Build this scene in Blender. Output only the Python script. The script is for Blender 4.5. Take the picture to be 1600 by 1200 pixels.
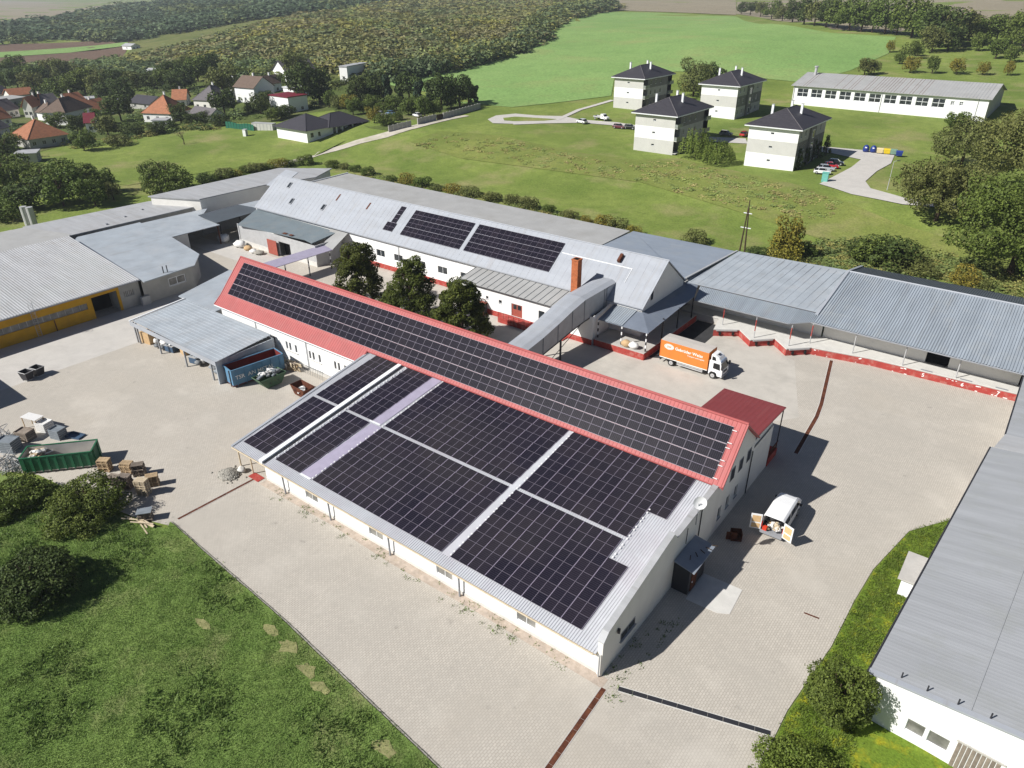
import bpy, math, random
import numpy as np
from mathutils import Vector, Matrix
from mathutils.geometry import delaunay_2d_cdt

random.seed(7); RNG = np.random.default_rng(7)
for o in list(bpy.data.objects): bpy.data.objects.remove(o)
S = bpy.context.scene
COL = S.collection

# ---------------------------------------------------------------- camera
cd = bpy.data.cameras.new('camera'); cam = bpy.data.objects.new('camera', cd); COL.objects.link(cam)
cd.sensor_width = 36.0; cd.lens = 36.0 * 1129.1 / 1600.0; cd.clip_start = 0.5; cd.clip_end = 12000
def cam_matrix(loc, pitch, roll, yaw):
    f = Vector((math.sin(yaw)*math.cos(pitch), math.cos(yaw)*math.cos(pitch), -math.sin(pitch)))
    r = Vector((math.cos(yaw), -math.sin(yaw), 0)); u = r.cross(f)
    c, s = math.cos(roll), math.sin(roll)
    r, u = c*r + s*u, -s*r + c*u
    m = Matrix((r, u, -f)).transposed().to_4x4(); m.translation = loc
    return m
cam.matrix_world = cam_matrix(Vector((17.506, -34.009, 46.0)), math.radians(28.717), math.radians(-0.158), math.radians(-37.436))
S.camera = cam
S.render.resolution_x, S.render.resolution_y = 1024, 768

# ---------------------------------------------------------------- sky, sun, exposure
SUN_EL, SUN_AZ = math.radians(39.5), math.radians(58.5)
to_sun = Vector((-math.cos(SUN_AZ)*math.cos(SUN_EL), -math.sin(SUN_AZ)*math.cos(SUN_EL), math.sin(SUN_EL)))
W = bpy.data.worlds.new('World'); S.world = W; W.use_nodes = True
nt = W.node_tree; nt.nodes.clear()
sky = nt.nodes.new('ShaderNodeTexSky'); sky.sky_type = 'NISHITA'; sky.sun_disc = False
sky.sun_elevation = SUN_EL; sky.sun_rotation = math.atan2(to_sun.x, to_sun.y)
sky.air_density = 0.65; sky.dust_density = 0.4; sky.ozone_density = 1.0
bg = nt.nodes.new('ShaderNodeBackground'); bg.inputs['Strength'].default_value = 0.05
wo = nt.nodes.new('ShaderNodeOutputWorld')
nt.links.new(sky.outputs[0], bg.inputs[0]); nt.links.new(bg.outputs[0], wo.inputs[0])
sl = bpy.data.lights.new('sun', 'SUN'); sl.energy = 5.0; sl.angle = math.radians(0.55); sl.color = (1.0, 0.972, 0.925)
so = bpy.data.objects.new('sun', sl); COL.objects.link(so)
so.rotation_euler = to_sun.to_track_quat('Z', 'Y').to_euler(); so.location = (-40, -60, 90)
S.view_settings.view_transform = 'Standard'; S.view_settings.look = 'None'
S.view_settings.exposure = 0.36; S.view_settings.gamma = 1.0; S.view_settings.use_curve_mapping = False
S.render.engine = 'CYCLES'

# ---------------------------------------------------------------- materials
MATS = {}
def newmat(name):
    m = bpy.data.materials.new(name); m.use_nodes = True; MATS[name] = m
    n = m.node_tree.nodes; p = n['Principled BSDF']
    return m, n, m.node_tree.links, p
def setp(p, rough, spec=0.3, metal=0.0):
    p.inputs['Roughness'].default_value = rough; p.inputs['Metallic'].default_value = metal
    p.inputs['Specular IOR Level'].default_value = spec
def coords(n, l, kind='pos'):
    if kind == 'pos': return n.new('ShaderNodeNewGeometry').outputs['Position']
    return n.new('ShaderNodeTexCoord').outputs['Object']
def noise(n, l, vec, scale, detail=4, rough=0.6, stretch=None):
    t = n.new('ShaderNodeTexNoise'); t.inputs['Scale'].default_value = scale
    t.inputs['Detail'].default_value = detail; t.inputs['Roughness'].default_value = rough
    if stretch:
        mp = n.new('ShaderNodeMapping'); mp.inputs['Scale'].default_value = stretch
        l.new(vec, mp.inputs['Vector']); vec = mp.outputs[0]
    l.new(vec, t.inputs['Vector']); return t.outputs['Fac']
def ramp(n, l, fac, stops):
    r = n.new('ShaderNodeValToRGB'); e = r.color_ramp.elements
    while len(e) < len(stops): e.new(0.5)
    for i, (p, c) in enumerate(stops):
        e[i].position = p; e[i].color = (*c, 1) if len(c) == 3 else c
    l.new(fac, r.inputs[0]); return r.outputs[0]
def mix(n, l, fac, a, b, mode='MIX'):
    x = n.new('ShaderNodeMixRGB'); x.blend_type = mode
    if hasattr(fac, 'is_output'): l.new(fac, x.inputs[0])
    else: x.inputs[0].default_value = fac
    for i, v in ((1, a), (2, b)):
        if hasattr(v, 'is_output'): l.new(v, x.inputs[i])
        else: x.inputs[i].default_value = (*v, 1) if len(v) == 3 else v
    return x.outputs[0]
def bumpn(n, l, p, h, strength=0.3, dist=0.05):
    b = n.new('ShaderNodeBump'); b.inputs['Strength'].default_value = strength; b.inputs['Distance'].default_value = dist
    l.new(h, b.inputs['Height']); l.new(b.outputs[0], p.inputs['Normal'])
def sc(c, k): return tuple(min(1, v*k) for v in c)
def mat(name, col, rough=0.7, var=0.18, scale=0.6, spec=0.3, metal=0.0, kind='pos', stain=None, stain_amt=0.5, stain_scale=0.25, bump=0.0, bscale=8, streak=None, rnd=0.0, grime=None):
    m, n, l, p = newmat(name); setp(p, rough, spec, metal)
    v = coords(n, l, kind)
    f = noise(n, l, v, scale, 6, 0.62, streak)
    c = ramp(n, l, f, [(0.3, sc(col, 1-var)), (0.7, sc(col, 1+var))])
    if stain:
        f2 = noise(n, l, v, stain_scale, 7, 0.7)
        fr = ramp(n, l, f2, [(0.5, (0, 0, 0)), (0.72, (stain_amt,)*3)])
        c = mix(n, l, fr, c, stain)
    if grime:
        gs, gc, ga = grime
        f3 = noise(n, l, v, 0.8, 6, 0.68, gs)
        c = mix(n, l, ramp(n, l, f3, [(0.56, (0, 0, 0)), (0.78, (ga,)*3)]), c, gc)
    if rnd:
        oi = n.new('ShaderNodeObjectInfo')
        h = n.new('ShaderNodeHueSaturation'); l.new(c, h.inputs['Color'])
        mr = n.new('ShaderNodeMapRange'); mr.inputs[3].default_value = 1-rnd; mr.inputs[4].default_value = 1+rnd
        l.new(oi.outputs['Random'], mr.inputs[0]); l.new(mr.outputs[0], h.inputs['Value'])
        c = h.outputs[0]
    l.new(c, p.inputs['Base Color'])
    if bump: bumpn(n, l, p, noise(n, l, v, bscale, 5, 0.6), bump, 0.04)
    return m

mat('white_render', (0.81, 0.81, 0.80), 0.9, 0.05, 0.5, 0.2, stain=(0.55, 0.53, 0.49), stain_amt=0.25, stain_scale=0.5)
mat('cream_render', (0.74, 0.72, 0.67), 0.9, 0.05, 0.5, 0.2)
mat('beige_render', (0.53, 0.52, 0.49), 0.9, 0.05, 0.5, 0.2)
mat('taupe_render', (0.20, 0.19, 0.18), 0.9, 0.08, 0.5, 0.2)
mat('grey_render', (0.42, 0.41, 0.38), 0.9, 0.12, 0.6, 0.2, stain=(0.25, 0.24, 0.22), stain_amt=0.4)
mat('yellow_paint', (0.60, 0.32, 0.012), 0.75, 0.1, 0.8, 0.3, stain=(0.30, 0.17, 0.03), stain_amt=0.35, stain_scale=0.6)
mat('red_plinth', (0.36, 0.055, 0.045), 0.85, 0.14, 1.0, 0.2, stain=(0.5, 0.36, 0.3), stain_amt=0.45, stain_scale=1.2)
mat('red_roof', (0.385, 0.092, 0.088), 0.55, 0.08, 0.5, 0.35, stain=(0.30, 0.10, 0.095), stain_amt=0.6, stain_scale=0.35, bump=0.1, grime=((2.0, .25, .25), (0.42, 0.17, 0.155), .6))
mat('dark_red_roof', (0.225, 0.046, 0.048), 0.6, 0.12, 0.5, 0.3, stain=(0.16, 0.04, 0.042), stain_amt=0.7, stain_scale=.5, grime=((1.6, .2, .2), (0.27, 0.085, 0.08), .6))
mat('zinc_pale', (0.345, 0.365, 0.40), 0.5, 0.08, 0.35, 0.45, stain=(0.32, 0.325, 0.33), stain_amt=0.5, stain_scale=0.35, streak=(0.4, 1.6, 1), grime=((2.2, .12, .12), (0.24, 0.20, 0.17), .45))
mat('zinc_shed', (0.50, 0.51, 0.54), 0.5, 0.07, 0.6, 0.45, stain=(0.44, 0.40, 0.45), stain_amt=0.6, stain_scale=0.12)
mat('walk_strip', (0.34, 0.31, 0.405), 0.6, 0.09, 1.2, 0.4, stain=(0.28, 0.26, 0.33), stain_amt=0.5, stain_scale=0.8)
mat('zinc_blue', (0.24, 0.275, 0.325), 0.5, 0.09, 0.4, 0.45, stain=(0.30, 0.32, 0.34), stain_amt=0.6, stain_scale=0.3, streak=(0.5, 2, 1))
mat('zinc_light', (0.385, 0.39, 0.40), 0.6, 0.12, 0.5, 0.4, stain=(0.33, 0.315, 0.30), stain_amt=0.6, stain_scale=0.4, streak=(.15, 1.6, 1), grime=((.12, 2.2, 1), (0.20, 0.175, 0.15), .5))
mat('zinc_rib', (0.285, 0.32, 0.36), 0.45, 0.14, 0.5, 0.5, stain=(0.35, 0.37, 0.38), stain_amt=0.6, stain_scale=0.3, streak=(1.8, .12, 1), grime=((2.4, .1, .1), (0.20, 0.18, 0.16), .5))
mat('straw', (0.27, 0.26, 0.12), 0.95, 0.25, 3.0, 0.1, stain=(0.2, 0.22, 0.08), stain_amt=0.8, stain_scale=1.2)
mat('canopy_blue', (0.165, 0.19, 0.235), 0.5, 0.09, 0.4, 0.45, stain=(0.21, 0.23, 0.26), stain_amt=0.6, stain_scale=0.3)
mat('bay_shade', (0.045, 0.045, 0.047), 0.9, 0.2, 0.8, 0.2)  # near-black colour standing in for deep shade in the loading bay
mat('zinc_steel', (0.365, 0.40, 0.435), 0.45, 0.12, 0.4, 0.5, stain=(0.42, 0.43, 0.44), stain_amt=0.6, stain_scale=0.3, grime=((1.2, .2, .2), (0.22, 0.21, 0.195), .55))
mat('zinc_green', (0.17, 0.205, 0.225), 0.55, 0.1, 0.4, 0.4, stain=(0.24, 0.24, 0.23), stain_amt=0.5, stain_scale=0.5)
mat('zinc_dark', (0.085, 0.10, 0.115), 0.6, 0.12, 0.5, 0.4, stain=(0.05, 0.05, 0.05), stain_amt=0.5)
mat('roof_felt', (0.36, 0.36, 0.355), 0.85, 0.08, 0.3, 0.25, stain=(0.28, 0.27, 0.25), stain_amt=0.5, stain_scale=0.2)
mat('roof_fore', (0.325, 0.335, 0.35), 0.6, 0.12, 0.5, 0.4, stain=(0.29, 0.30, 0.29), stain_amt=0.6, stain_scale=0.35, streak=(.12, 1.8, 1), grime=((.1, 1.6, 1), (0.24, 0.245, 0.23), .5))
mat('white_metal', (0.78, 0.79, 0.80), 0.45, 0.04, 0.6, 0.4)
mat('grey_metal', (0.27, 0.28, 0.30), 0.5, 0.1, 1, 0.4)
mat('mid_metal', (0.42, 0.42, 0.42), 0.5, 0.1, 1, 0.4)
mat('dark_metal', (0.03, 0.03, 0.035), 0.5, 0.1, 1, 0.4)
mat('concrete', (0.47, 0.45, 0.42), 0.9, 0.1, 0.7, 0.2, stain=(0.35, 0.33, 0.30), stain_amt=0.5, stain_scale=0.5, bump=0.15)
mat('pale_concrete', (0.60, 0.585, 0.55), 0.9, 0.08, 0.9, 0.2, stain=(0.48, 0.46, 0.43), stain_amt=0.4, stain_scale=0.7)
mat('brick', (0.42, 0.135, 0.055), 0.85, 0.25, 3.0, 0.2)
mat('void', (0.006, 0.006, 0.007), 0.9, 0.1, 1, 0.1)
mat('rust', (0.10, 0.035, 0.02), 0.85, 0.45, 1.5, 0.2, stain=(0.20, 0.075, 0.03), stain_amt=0.7, stain_scale=1.6)
mat('rubber', (0.018, 0.018, 0.018), 0.8, 0.1, 2, 0.3)
mat('timber', (0.42, 0.31, 0.19), 0.85, 0.22, 2.5, 0.2, kind='obj', rnd=0.2)
mat('timber_grey', (0.24, 0.20, 0.165), 0.9, 0.25, 2.5, 0.2, kind='obj', rnd=0.2)
mat('pale_timber', (0.55, 0.46, 0.33), 0.85, 0.15, 2.5, 0.2)
mat('plastic_white', (0.72, 0.71, 0.69), 0.6, 0.1, 2, 0.35, stain=(0.45, 0.44, 0.42), stain_amt=0.5, stain_scale=2)
mat('cardboard', (0.50, 0.345, 0.19), 0.9, 0.12, 2, 0.2)
mat('plastic_blue', (0.05, 0.09, 0.15), 0.55, 0.15, 2, 0.4)
mat('drum_grey', (0.20, 0.225, 0.25), 0.6, 0.15, 2, 0.4)
mat('scrap_wire', (0.17, 0.18, 0.19), 0.7, 0.3, 3, 0.3)
mat('skip_blue', (0.10, 0.23, 0.36), 0.6, 0.12, 0.8, 0.35, stain=(0.20, 0.13, 0.09), stain_amt=0.35, stain_scale=1.2)
mat('skip_inside', (0.17, 0.025, 0.02), 0.75, 0.15, 1, 0.3)
mat('skip_green', (0.018, 0.135, 0.062), 0.6, 0.12, 0.8, 0.35, stain=(0.07, 0.11, 0.06), stain_amt=0.4, stain_scale=1.5)
mat('skip_olive', (0.07, 0.13, 0.075), 0.7, 0.2, 1, 0.3, stain=(0.12, 0.08, 0.05), stain_amt=0.5, stain_scale=1.5)
mat('orange_tarp', (0.70, 0.205, 0.04), 0.6, 0.05, 0.8, 0.3)
mat('tarp_grey', (0.50, 0.46, 0.42), 0.75, 0.06, 1, 0.3)
mat('white_paint', (0.80, 0.80, 0.80), 0.3, 0.02, 1, 0.5)
mat('white_line', (0.82, 0.82, 0.80), 0.7, 0.05, 3, 0.3)
mat('gravel_grey', (0.30, 0.285, 0.25), 0.95, 0.35, 4, 0.1, bump=0.5, bscale=10)
mat('net_green', (0.02, 0.12, 0.075), 0.8, 0.15, 2, 0.2)
mat('terracotta', (0.35, 0.15, 0.082), 0.85, 0.2, 1.2, 0.2, kind='obj', rnd=0.2, stain=(0.20, 0.11, 0.07), stain_amt=0.5, stain_scale=0.8)
mat('slate_roof', (0.045, 0.042, 0.050), 0.6, 0.18, 1.5, 0.35, kind='obj')
mat('grey_tile', (0.13, 0.12, 0.125), 0.8, 0.15, 1.5, 0.25, kind='obj', rnd=0.2)
mat('brown_tile', (0.12, 0.085, 0.065), 0.8, 0.2, 1.5, 0.25, kind='obj', rnd=0.2)
mat('maroon_roof', (0.16, 0.018, 0.03), 0.6, 0.1, 1, 0.3)
mat('bark', (0.07, 0.05, 0.035), 0.95, 0.3, 3, 0.1, kind='obj')
mat('bare_soil', (0.36, 0.27, 0.19), 0.95, 0.2, 0.5, 0.1, bump=0.3)
mat('bin_blue', (0.014, 0.035, 0.20), 0.4, 0.08, 2, 0.5)
mat('bin_yellow', (0.62, 0.45, 0.012), 0.4, 0.08, 2, 0.5)
mat('bin_cream', (0.60, 0.50, 0.28), 0.4, 0.08, 2, 0.5)
mat('bin_green', (0.16, 0.27, 0.20), 0.4, 0.08, 2, 0.5)
mat('cabinet_teal', (0.14, 0.42, 0.36), 0.6, 0.06, 2, 0.4)
mat('door_red', (0.33, 0.085, 0.06), 0.7, 0.1, 2, 0.3)
mat('logo_red', (0.60, 0.05, 0.02), 0.5, 0.05, 2, 0.3)
mat('plywood', (0.62, 0.42, 0.22), 0.8, 0.1, 2, 0.2)
for nm, c in (('car_white', (0.8, 0.8, 0.8)), ('car_silver', (0.42, 0.45, 0.48)), ('car_maroon', (0.12, 0.02, 0.04)), ('car_black', (0.012, 0.012, 0.015)), ('car_red', (0.45, 0.02, 0.025)), ('car_grey', (0.10, 0.11, 0.13)), ('car_blue', (0.10, 0.2, 0.36))):
    m = mat(nm, c, 0.25, 0.02, 1, 0.5)
    m.node_tree.nodes['Principled BSDF'].inputs['Coat Weight'].default_value = 0.6
mat('brick_grey', (0.36, 0.35, 0.33), 0.9, 0.12, 1.5, 0.2, stain=(0.25, 0.24, 0.22), stain_amt=0.4)

def glass_mat(name, col, rough=0.06):
    m, n, l, p = newmat(name); setp(p, rough, 0.6)
    f = noise(n, l, coords(n, l, 'obj'), 0.9, 3)
    l.new(ramp(n, l, f, [(0.35, sc(col, 0.6)), (0.7, sc(col, 1.5))]), p.inputs['Base Color'])
glass_mat('glass', (0.03, 0.035, 0.04)); glass_mat('car_glass', (0.012, 0.014, 0.016), 0.04)
glass_mat('glass_pale', (0.22, 0.24, 0.22), 0.3)
glass_mat('glass_strip', (0.19, 0.185, 0.17), 0.35)
glass_mat('lamp_red', (0.4, 0.02, 0.01), 0.2); glass_mat('lamp_clear', (0.55, 0.55, 0.55), 0.1)

# solar glass: dark cells, fine lighter cell lines and one mid line, all in the panel's own coordinates (x across, y along)
def solar_mat(name, dim, painted_sheen):
    m, n, l, p = newmat(name); setp(p, 0.36, 0.03)
    v = coords(n, l, 'obj'); s = n.new('ShaderNodeSeparateXYZ'); l.new(v, s.inputs[0])
    def lines(sock, pitch, width, off=0.0):
        a = n.new('ShaderNodeMath'); a.operation = 'MULTIPLY_ADD'; a.inputs[1].default_value = 1/pitch; a.inputs[2].default_value = 100.5+off
        l.new(sock, a.inputs[0])
        b = n.new('ShaderNodeMath'); b.operation = 'FRACT'; l.new(a.outputs[0], b.inputs[0])
        c = n.new('ShaderNodeMath'); c.operation = 'COMPARE'; c.inputs[1].default_value = 0.5; c.inputs[2].default_value = width/pitch/2
        l.new(b.outputs[0], c.inputs[0]); return c.outputs[0]
    across = lines(s.outputs[0], 0.19, 0.016); along = lines(s.outputs[1], 0.095, 0.004); mid = lines(s.outputs[1], 50.0, 0.026)
    oi = n.new('ShaderNodeObjectInfo')
    base = ramp(n, l, oi.outputs['Random'], [(0.0, sc((0.012, 0.011, 0.020), dim)), (0.5, sc((0.016, 0.014, 0.024), dim)), (1.0, sc((0.023, 0.019, 0.028), dim))])
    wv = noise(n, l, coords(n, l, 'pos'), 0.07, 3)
    base = mix(n, l, ramp(n, l, wv, [(0.45, (0, 0, 0)), (0.7, (painted_sheen,)*3)]), base, (0.038, 0.034, 0.033))  # brownish sheen painted into the base colour with broad noise
    c = mix(n, l, across, base, (0.065, 0.06, 0.08)); c = mix(n, l, along, c, (0.03, 0.028, 0.04)); c = mix(n, l, mid, c, (0.28, 0.25, 0.32))
    l.new(c, p.inputs['Base Color'])
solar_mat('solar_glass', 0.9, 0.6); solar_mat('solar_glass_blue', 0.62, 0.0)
mat('frame_violet', (0.33, 0.29, 0.38), 0.45, 0.06, 0.3, 0.3)
mat('frame_dark', (0.10, 0.09, 0.115), 0.5, 0.06, 0.3, 0.2)
mat('frame_silver', (0.36, 0.345, 0.40), 0.45, 0.06, 0.3, 0.3)

def paver_mat(name, col, mortar, tile=(0.22, 0.11), rot=0.0, warm=(0.45, 0.40, 0.33)):
    m, n, l, p = newmat(name); setp(p, 0.92, 0.2)
    v = coords(n, l); mp = n.new('ShaderNodeMapping'); mp.inputs['Rotation'].default_value = (0, 0, rot); l.new(v, mp.inputs['Vector'])
    b = n.new('ShaderNodeTexBrick'); l.new(mp.outputs[0], b.inputs['Vector'])
    b.inputs['Scale'].default_value = 1.0; b.inputs['Brick Width'].default_value = tile[0]; b.inputs['Row Height'].default_value = tile[1]
    b.inputs['Mortar Size'].default_value = tile[1]*0.10; b.inputs['Mortar Smooth'].default_value = 0.2; b.offset = 0.5
    b.inputs['Color1'].default_value = (*sc(col, 1.05), 1); b.inputs['Color2'].default_value = (*sc(col, 0.93), 1); b.inputs['Mortar'].default_value = (*mortar, 1)
    f1 = noise(n, l, v, 0.11, 6, 0.6); f2 = noise(n, l, v, 0.55, 6, 0.65); f3 = noise(n, l, v, 0.05, 4, 0.6); f4 = noise(n, l, v, 3.0, 4, 0.7)
    c = mix(n, l, ramp(n, l, f1, [(0.40, (0, 0, 0)), (0.70, (0.55,)*3)]), b.outputs['Color'], sc(col, 0.82))
    c = mix(n, l, ramp(n, l, f2, [(0.55, (0, 0, 0)), (0.80, (0.5,)*3)]), c, sc(col, 0.70))
    c = mix(n, l, ramp(n, l, f3, [(0.52, (0, 0, 0)), (0.75, (0.55,)*3)]), c, warm)
    c = mix(n, l, ramp(n, l, f4, [(0.60, (0, 0, 0)), (0.80, (0.35,)*3)]), c, sc(col, 0.62))
    f5 = noise(n, l, v, 1.0, 5, 0.6, (.035, .4, 1)); c = mix(n, l, ramp(n, l, f5, [(0.50, (0, 0, 0)), (0.70, (0.4,)*3)]), c, sc(col, 0.80))
    f6 = noise(n, l, v, 0.9, 2, 0.4); c = mix(n, l, ramp(n, l, f6, [(0.70, (0, 0, 0)), (0.78, (0.5,)*3)]), c, sc(col, 0.55))
    f7 = noise(n, l, v, 0.16, 5, 0.6); c = mix(n, l, ramp(n, l, f7, [(0.52, (0, 0, 0)), (0.72, (0.5,)*3)]), c, sc(col, 1.14))
    l.new(c, p.inputs['Base Color']); bumpn(n, l, p, b.outputs['Fac'], -0.25, 0.02)
paver_mat('pavers', (0.505, 0.468, 0.412), (0.345, 0.305, 0.255), (0.32, 0.20), math.pi/2)
mat('yard_concrete', (0.50, 0.468, 0.418), 0.92, 0.07, 0.5, 0.2, stain=(0.34, 0.32, 0.285), stain_amt=0.55, stain_scale=0.22, bump=0.1)
mat('yard_pale', (0.515, 0.49, 0.455), 0.92, 0.06, 0.5, 0.2, stain=(0.40, 0.385, 0.36), stain_amt=0.45, stain_scale=0.3)
mat('dirt_track', (0.50, 0.46, 0.39), 0.95, 0.14, 0.4, 0.1, stain=(0.30, 0.30, 0.14), stain_amt=0.6, stain_scale=0.15)
mat('apron', (0.44, 0.37, 0.31), 0.95, 0.22, 1.5, 0.1, stain=(0.30, 0.24, 0.17), stain_amt=0.6, stain_scale=1.2, bump=0.3)

def grass_mat(name, dark, light, dry, dry_amt=0.5, s1=0.05, s2=0.6, s3=6.0, dry_scale=0.08):
    m, n, l, p = newmat(name); setp(p, 0.95, 0.1)
    v = coords(n, l)
    f1 = noise(n, l, v, s1, 5, 0.6); f2 = noise(n, l, v, s2, 6, 0.65); f3 = noise(n, l, v, s3, 4, 0.7); f4 = noise(n, l, v, dry_scale, 6, 0.62)
    c = ramp(n, l, f1, [(0.32, dark), (0.68, light)])
    c = mix(n, l, ramp(n, l, f2, [(0.42, (0, 0, 0)), (0.72, (0.65,)*3)]), c, sc(dark, 0.85))
    c = mix(n, l, ramp(n, l, f4, [(0.52, (0, 0, 0)), (0.70, (dry_amt,)*3)]), c, dry)
    c = mix(n, l, 0.55, c, mix(n, l, 1.0, c, ramp(n, l, f3, [(0.3, (0.45,)*3), (0.7, (1.5,)*3)]), 'MULTIPLY'))
    l.new(c, p.inputs['Base Color']); bumpn(n, l, p, f3, 0.6, 0.12)
grass_mat('meadow', (0.130, 0.185, 0.038), (0.235, 0.285, 0.070), (0.30, 0.265, 0.125), 0.75, 0.045, 0.35, 2.5, 0.06)
grass_mat('lawn', (0.12, 0.195, 0.045), (0.20, 0.28, 0.075), (0.34, 0.31, 0.16), 0.6, 0.12, 1.2, 9.0, 0.2)
grass_mat('flower_lawn', (0.115, 0.185, 0.022), (0.18, 0.25, 0.032), (0.42, 0.36, 0.02), 0.6, 0.2, 1.2, 6.0, 0.9)
grass_mat('crop', (0.185, 0.310, 0.095), (0.245, 0.360, 0.120), (0.31, 0.33, 0.13), 0.6, 0.012, 0.08, 0.9, 0.02)
grass_mat('rough_grass', (0.15, 0.19, 0.045), (0.22, 0.245, 0.065), (0.29, 0.245, 0.125), 0.6, 0.05, 0.3, 2.5, 0.08)
grass_mat('plough', (0.135, 0.090, 0.065), (0.175, 0.12, 0.085), (0.15, 0.12, 0.08), 0.4, 0.01, 0.1, 0.6, 0.02)
grass_mat('stubble', (0.27, 0.235, 0.165), (0.32, 0.275, 0.195), (0.24, 0.22, 0.13), 0.4, 0.006, 0.05, 0.5, 0.012)
grass_mat('garden_ground', (0.075, 0.105, 0.028), (0.13, 0.16, 0.045), (0.21, 0.18, 0.10), 0.6, 0.05, 0.2, 1.2, 0.05)
grass_mat('undergrowth', (0.11, 0.135, 0.04), (0.17, 0.18, 0.06), (0.22, 0.19, 0.10), 0.5, 0.03, 0.2, 1.5, 0.06)

def leaf_mat(name, dark, light, hue=0.012, attr=False, rv=(.62, 1.4)):
    m, n, l, p = newmat(name); setp(p, 0.65, 0.25)
    oi = n.new('ShaderNodeObjectInfo'); geo = n.new('ShaderNodeNewGeometry')
    f = noise(n, l, geo.outputs['Position'], 0.9, 4, 0.6)
    c = ramp(n, l, f, [(0.32, dark), (0.66, light)])
    h = n.new('ShaderNodeHueSaturation'); l.new(c, h.inputs['Color'])
    def mr(sock, a, b):
        r = n.new('ShaderNodeMapRange'); r.inputs[3].default_value = a; r.inputs[4].default_value = b; l.new(sock, r.inputs[0]); return r.outputs[0]
    l.new(mr(geo.outputs['Random Per Island'], rv[0], rv[1]), h.inputs['Value']); l.new(mr(oi.outputs['Random'], 0.5-hue, 0.5+hue*0.6), h.inputs['Hue'])
    c = h.outputs[0]
    if attr:
        at = n.new('ShaderNodeAttribute'); at.attribute_name = 'tint'
        c = mix(n, l, 1.0, c, at.outputs['Color'], 'MULTIPLY')
    l.new(c, p.inputs['Base Color'])
    tr = n.new('ShaderNodeBsdfTranslucent'); l.new(c, tr.inputs['Color'])
    ms = n.new('ShaderNodeMixShader'); ms.inputs[0].default_value = 0.22
    l.new(p.outputs[0], ms.inputs[1]); l.new(tr.outputs[0], ms.inputs[2]); l.new(ms.outputs[0], n['Material Output'].inputs['Surface'])
leaf_mat('leaf_green', (0.062, 0.095, 0.016), (0.140, 0.185, 0.036))
leaf_mat('leaf_dark', (0.040, 0.066, 0.016), (0.092, 0.125, 0.030))
leaf_mat('leaf_olive', (0.092, 0.110, 0.030), (0.175, 0.190, 0.056))
leaf_mat('leaf_yellow', (0.15, 0.145, 0.020), (0.26, 0.22, 0.035))
leaf_mat('leaf_hornbeam', (0.045, 0.062, 0.009), (0.105, 0.125, 0.018))
leaf_mat('leaf_willow', (0.090, 0.135, 0.020), (0.17, 0.22, 0.040))
leaf_mat('leaf_pine', (0.018, 0.040, 0.020), (0.045, 0.075, 0.034))
leaf_mat('leaf_wood', (0.165, 0.178, 0.070), (0.275, 0.280, 0.120), hue=0.0, attr=True, rv=(.86, 1.16))
leaf_mat('grass_blade', (0.150, 0.240, 0.058), (0.270, 0.360, 0.110), hue=0.0, rv=(.8, 1.25))
leaf_mat('weed_leaf', (0.090, 0.155, 0.035), (0.17, 0.24, 0.065), hue=0.0)

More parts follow.
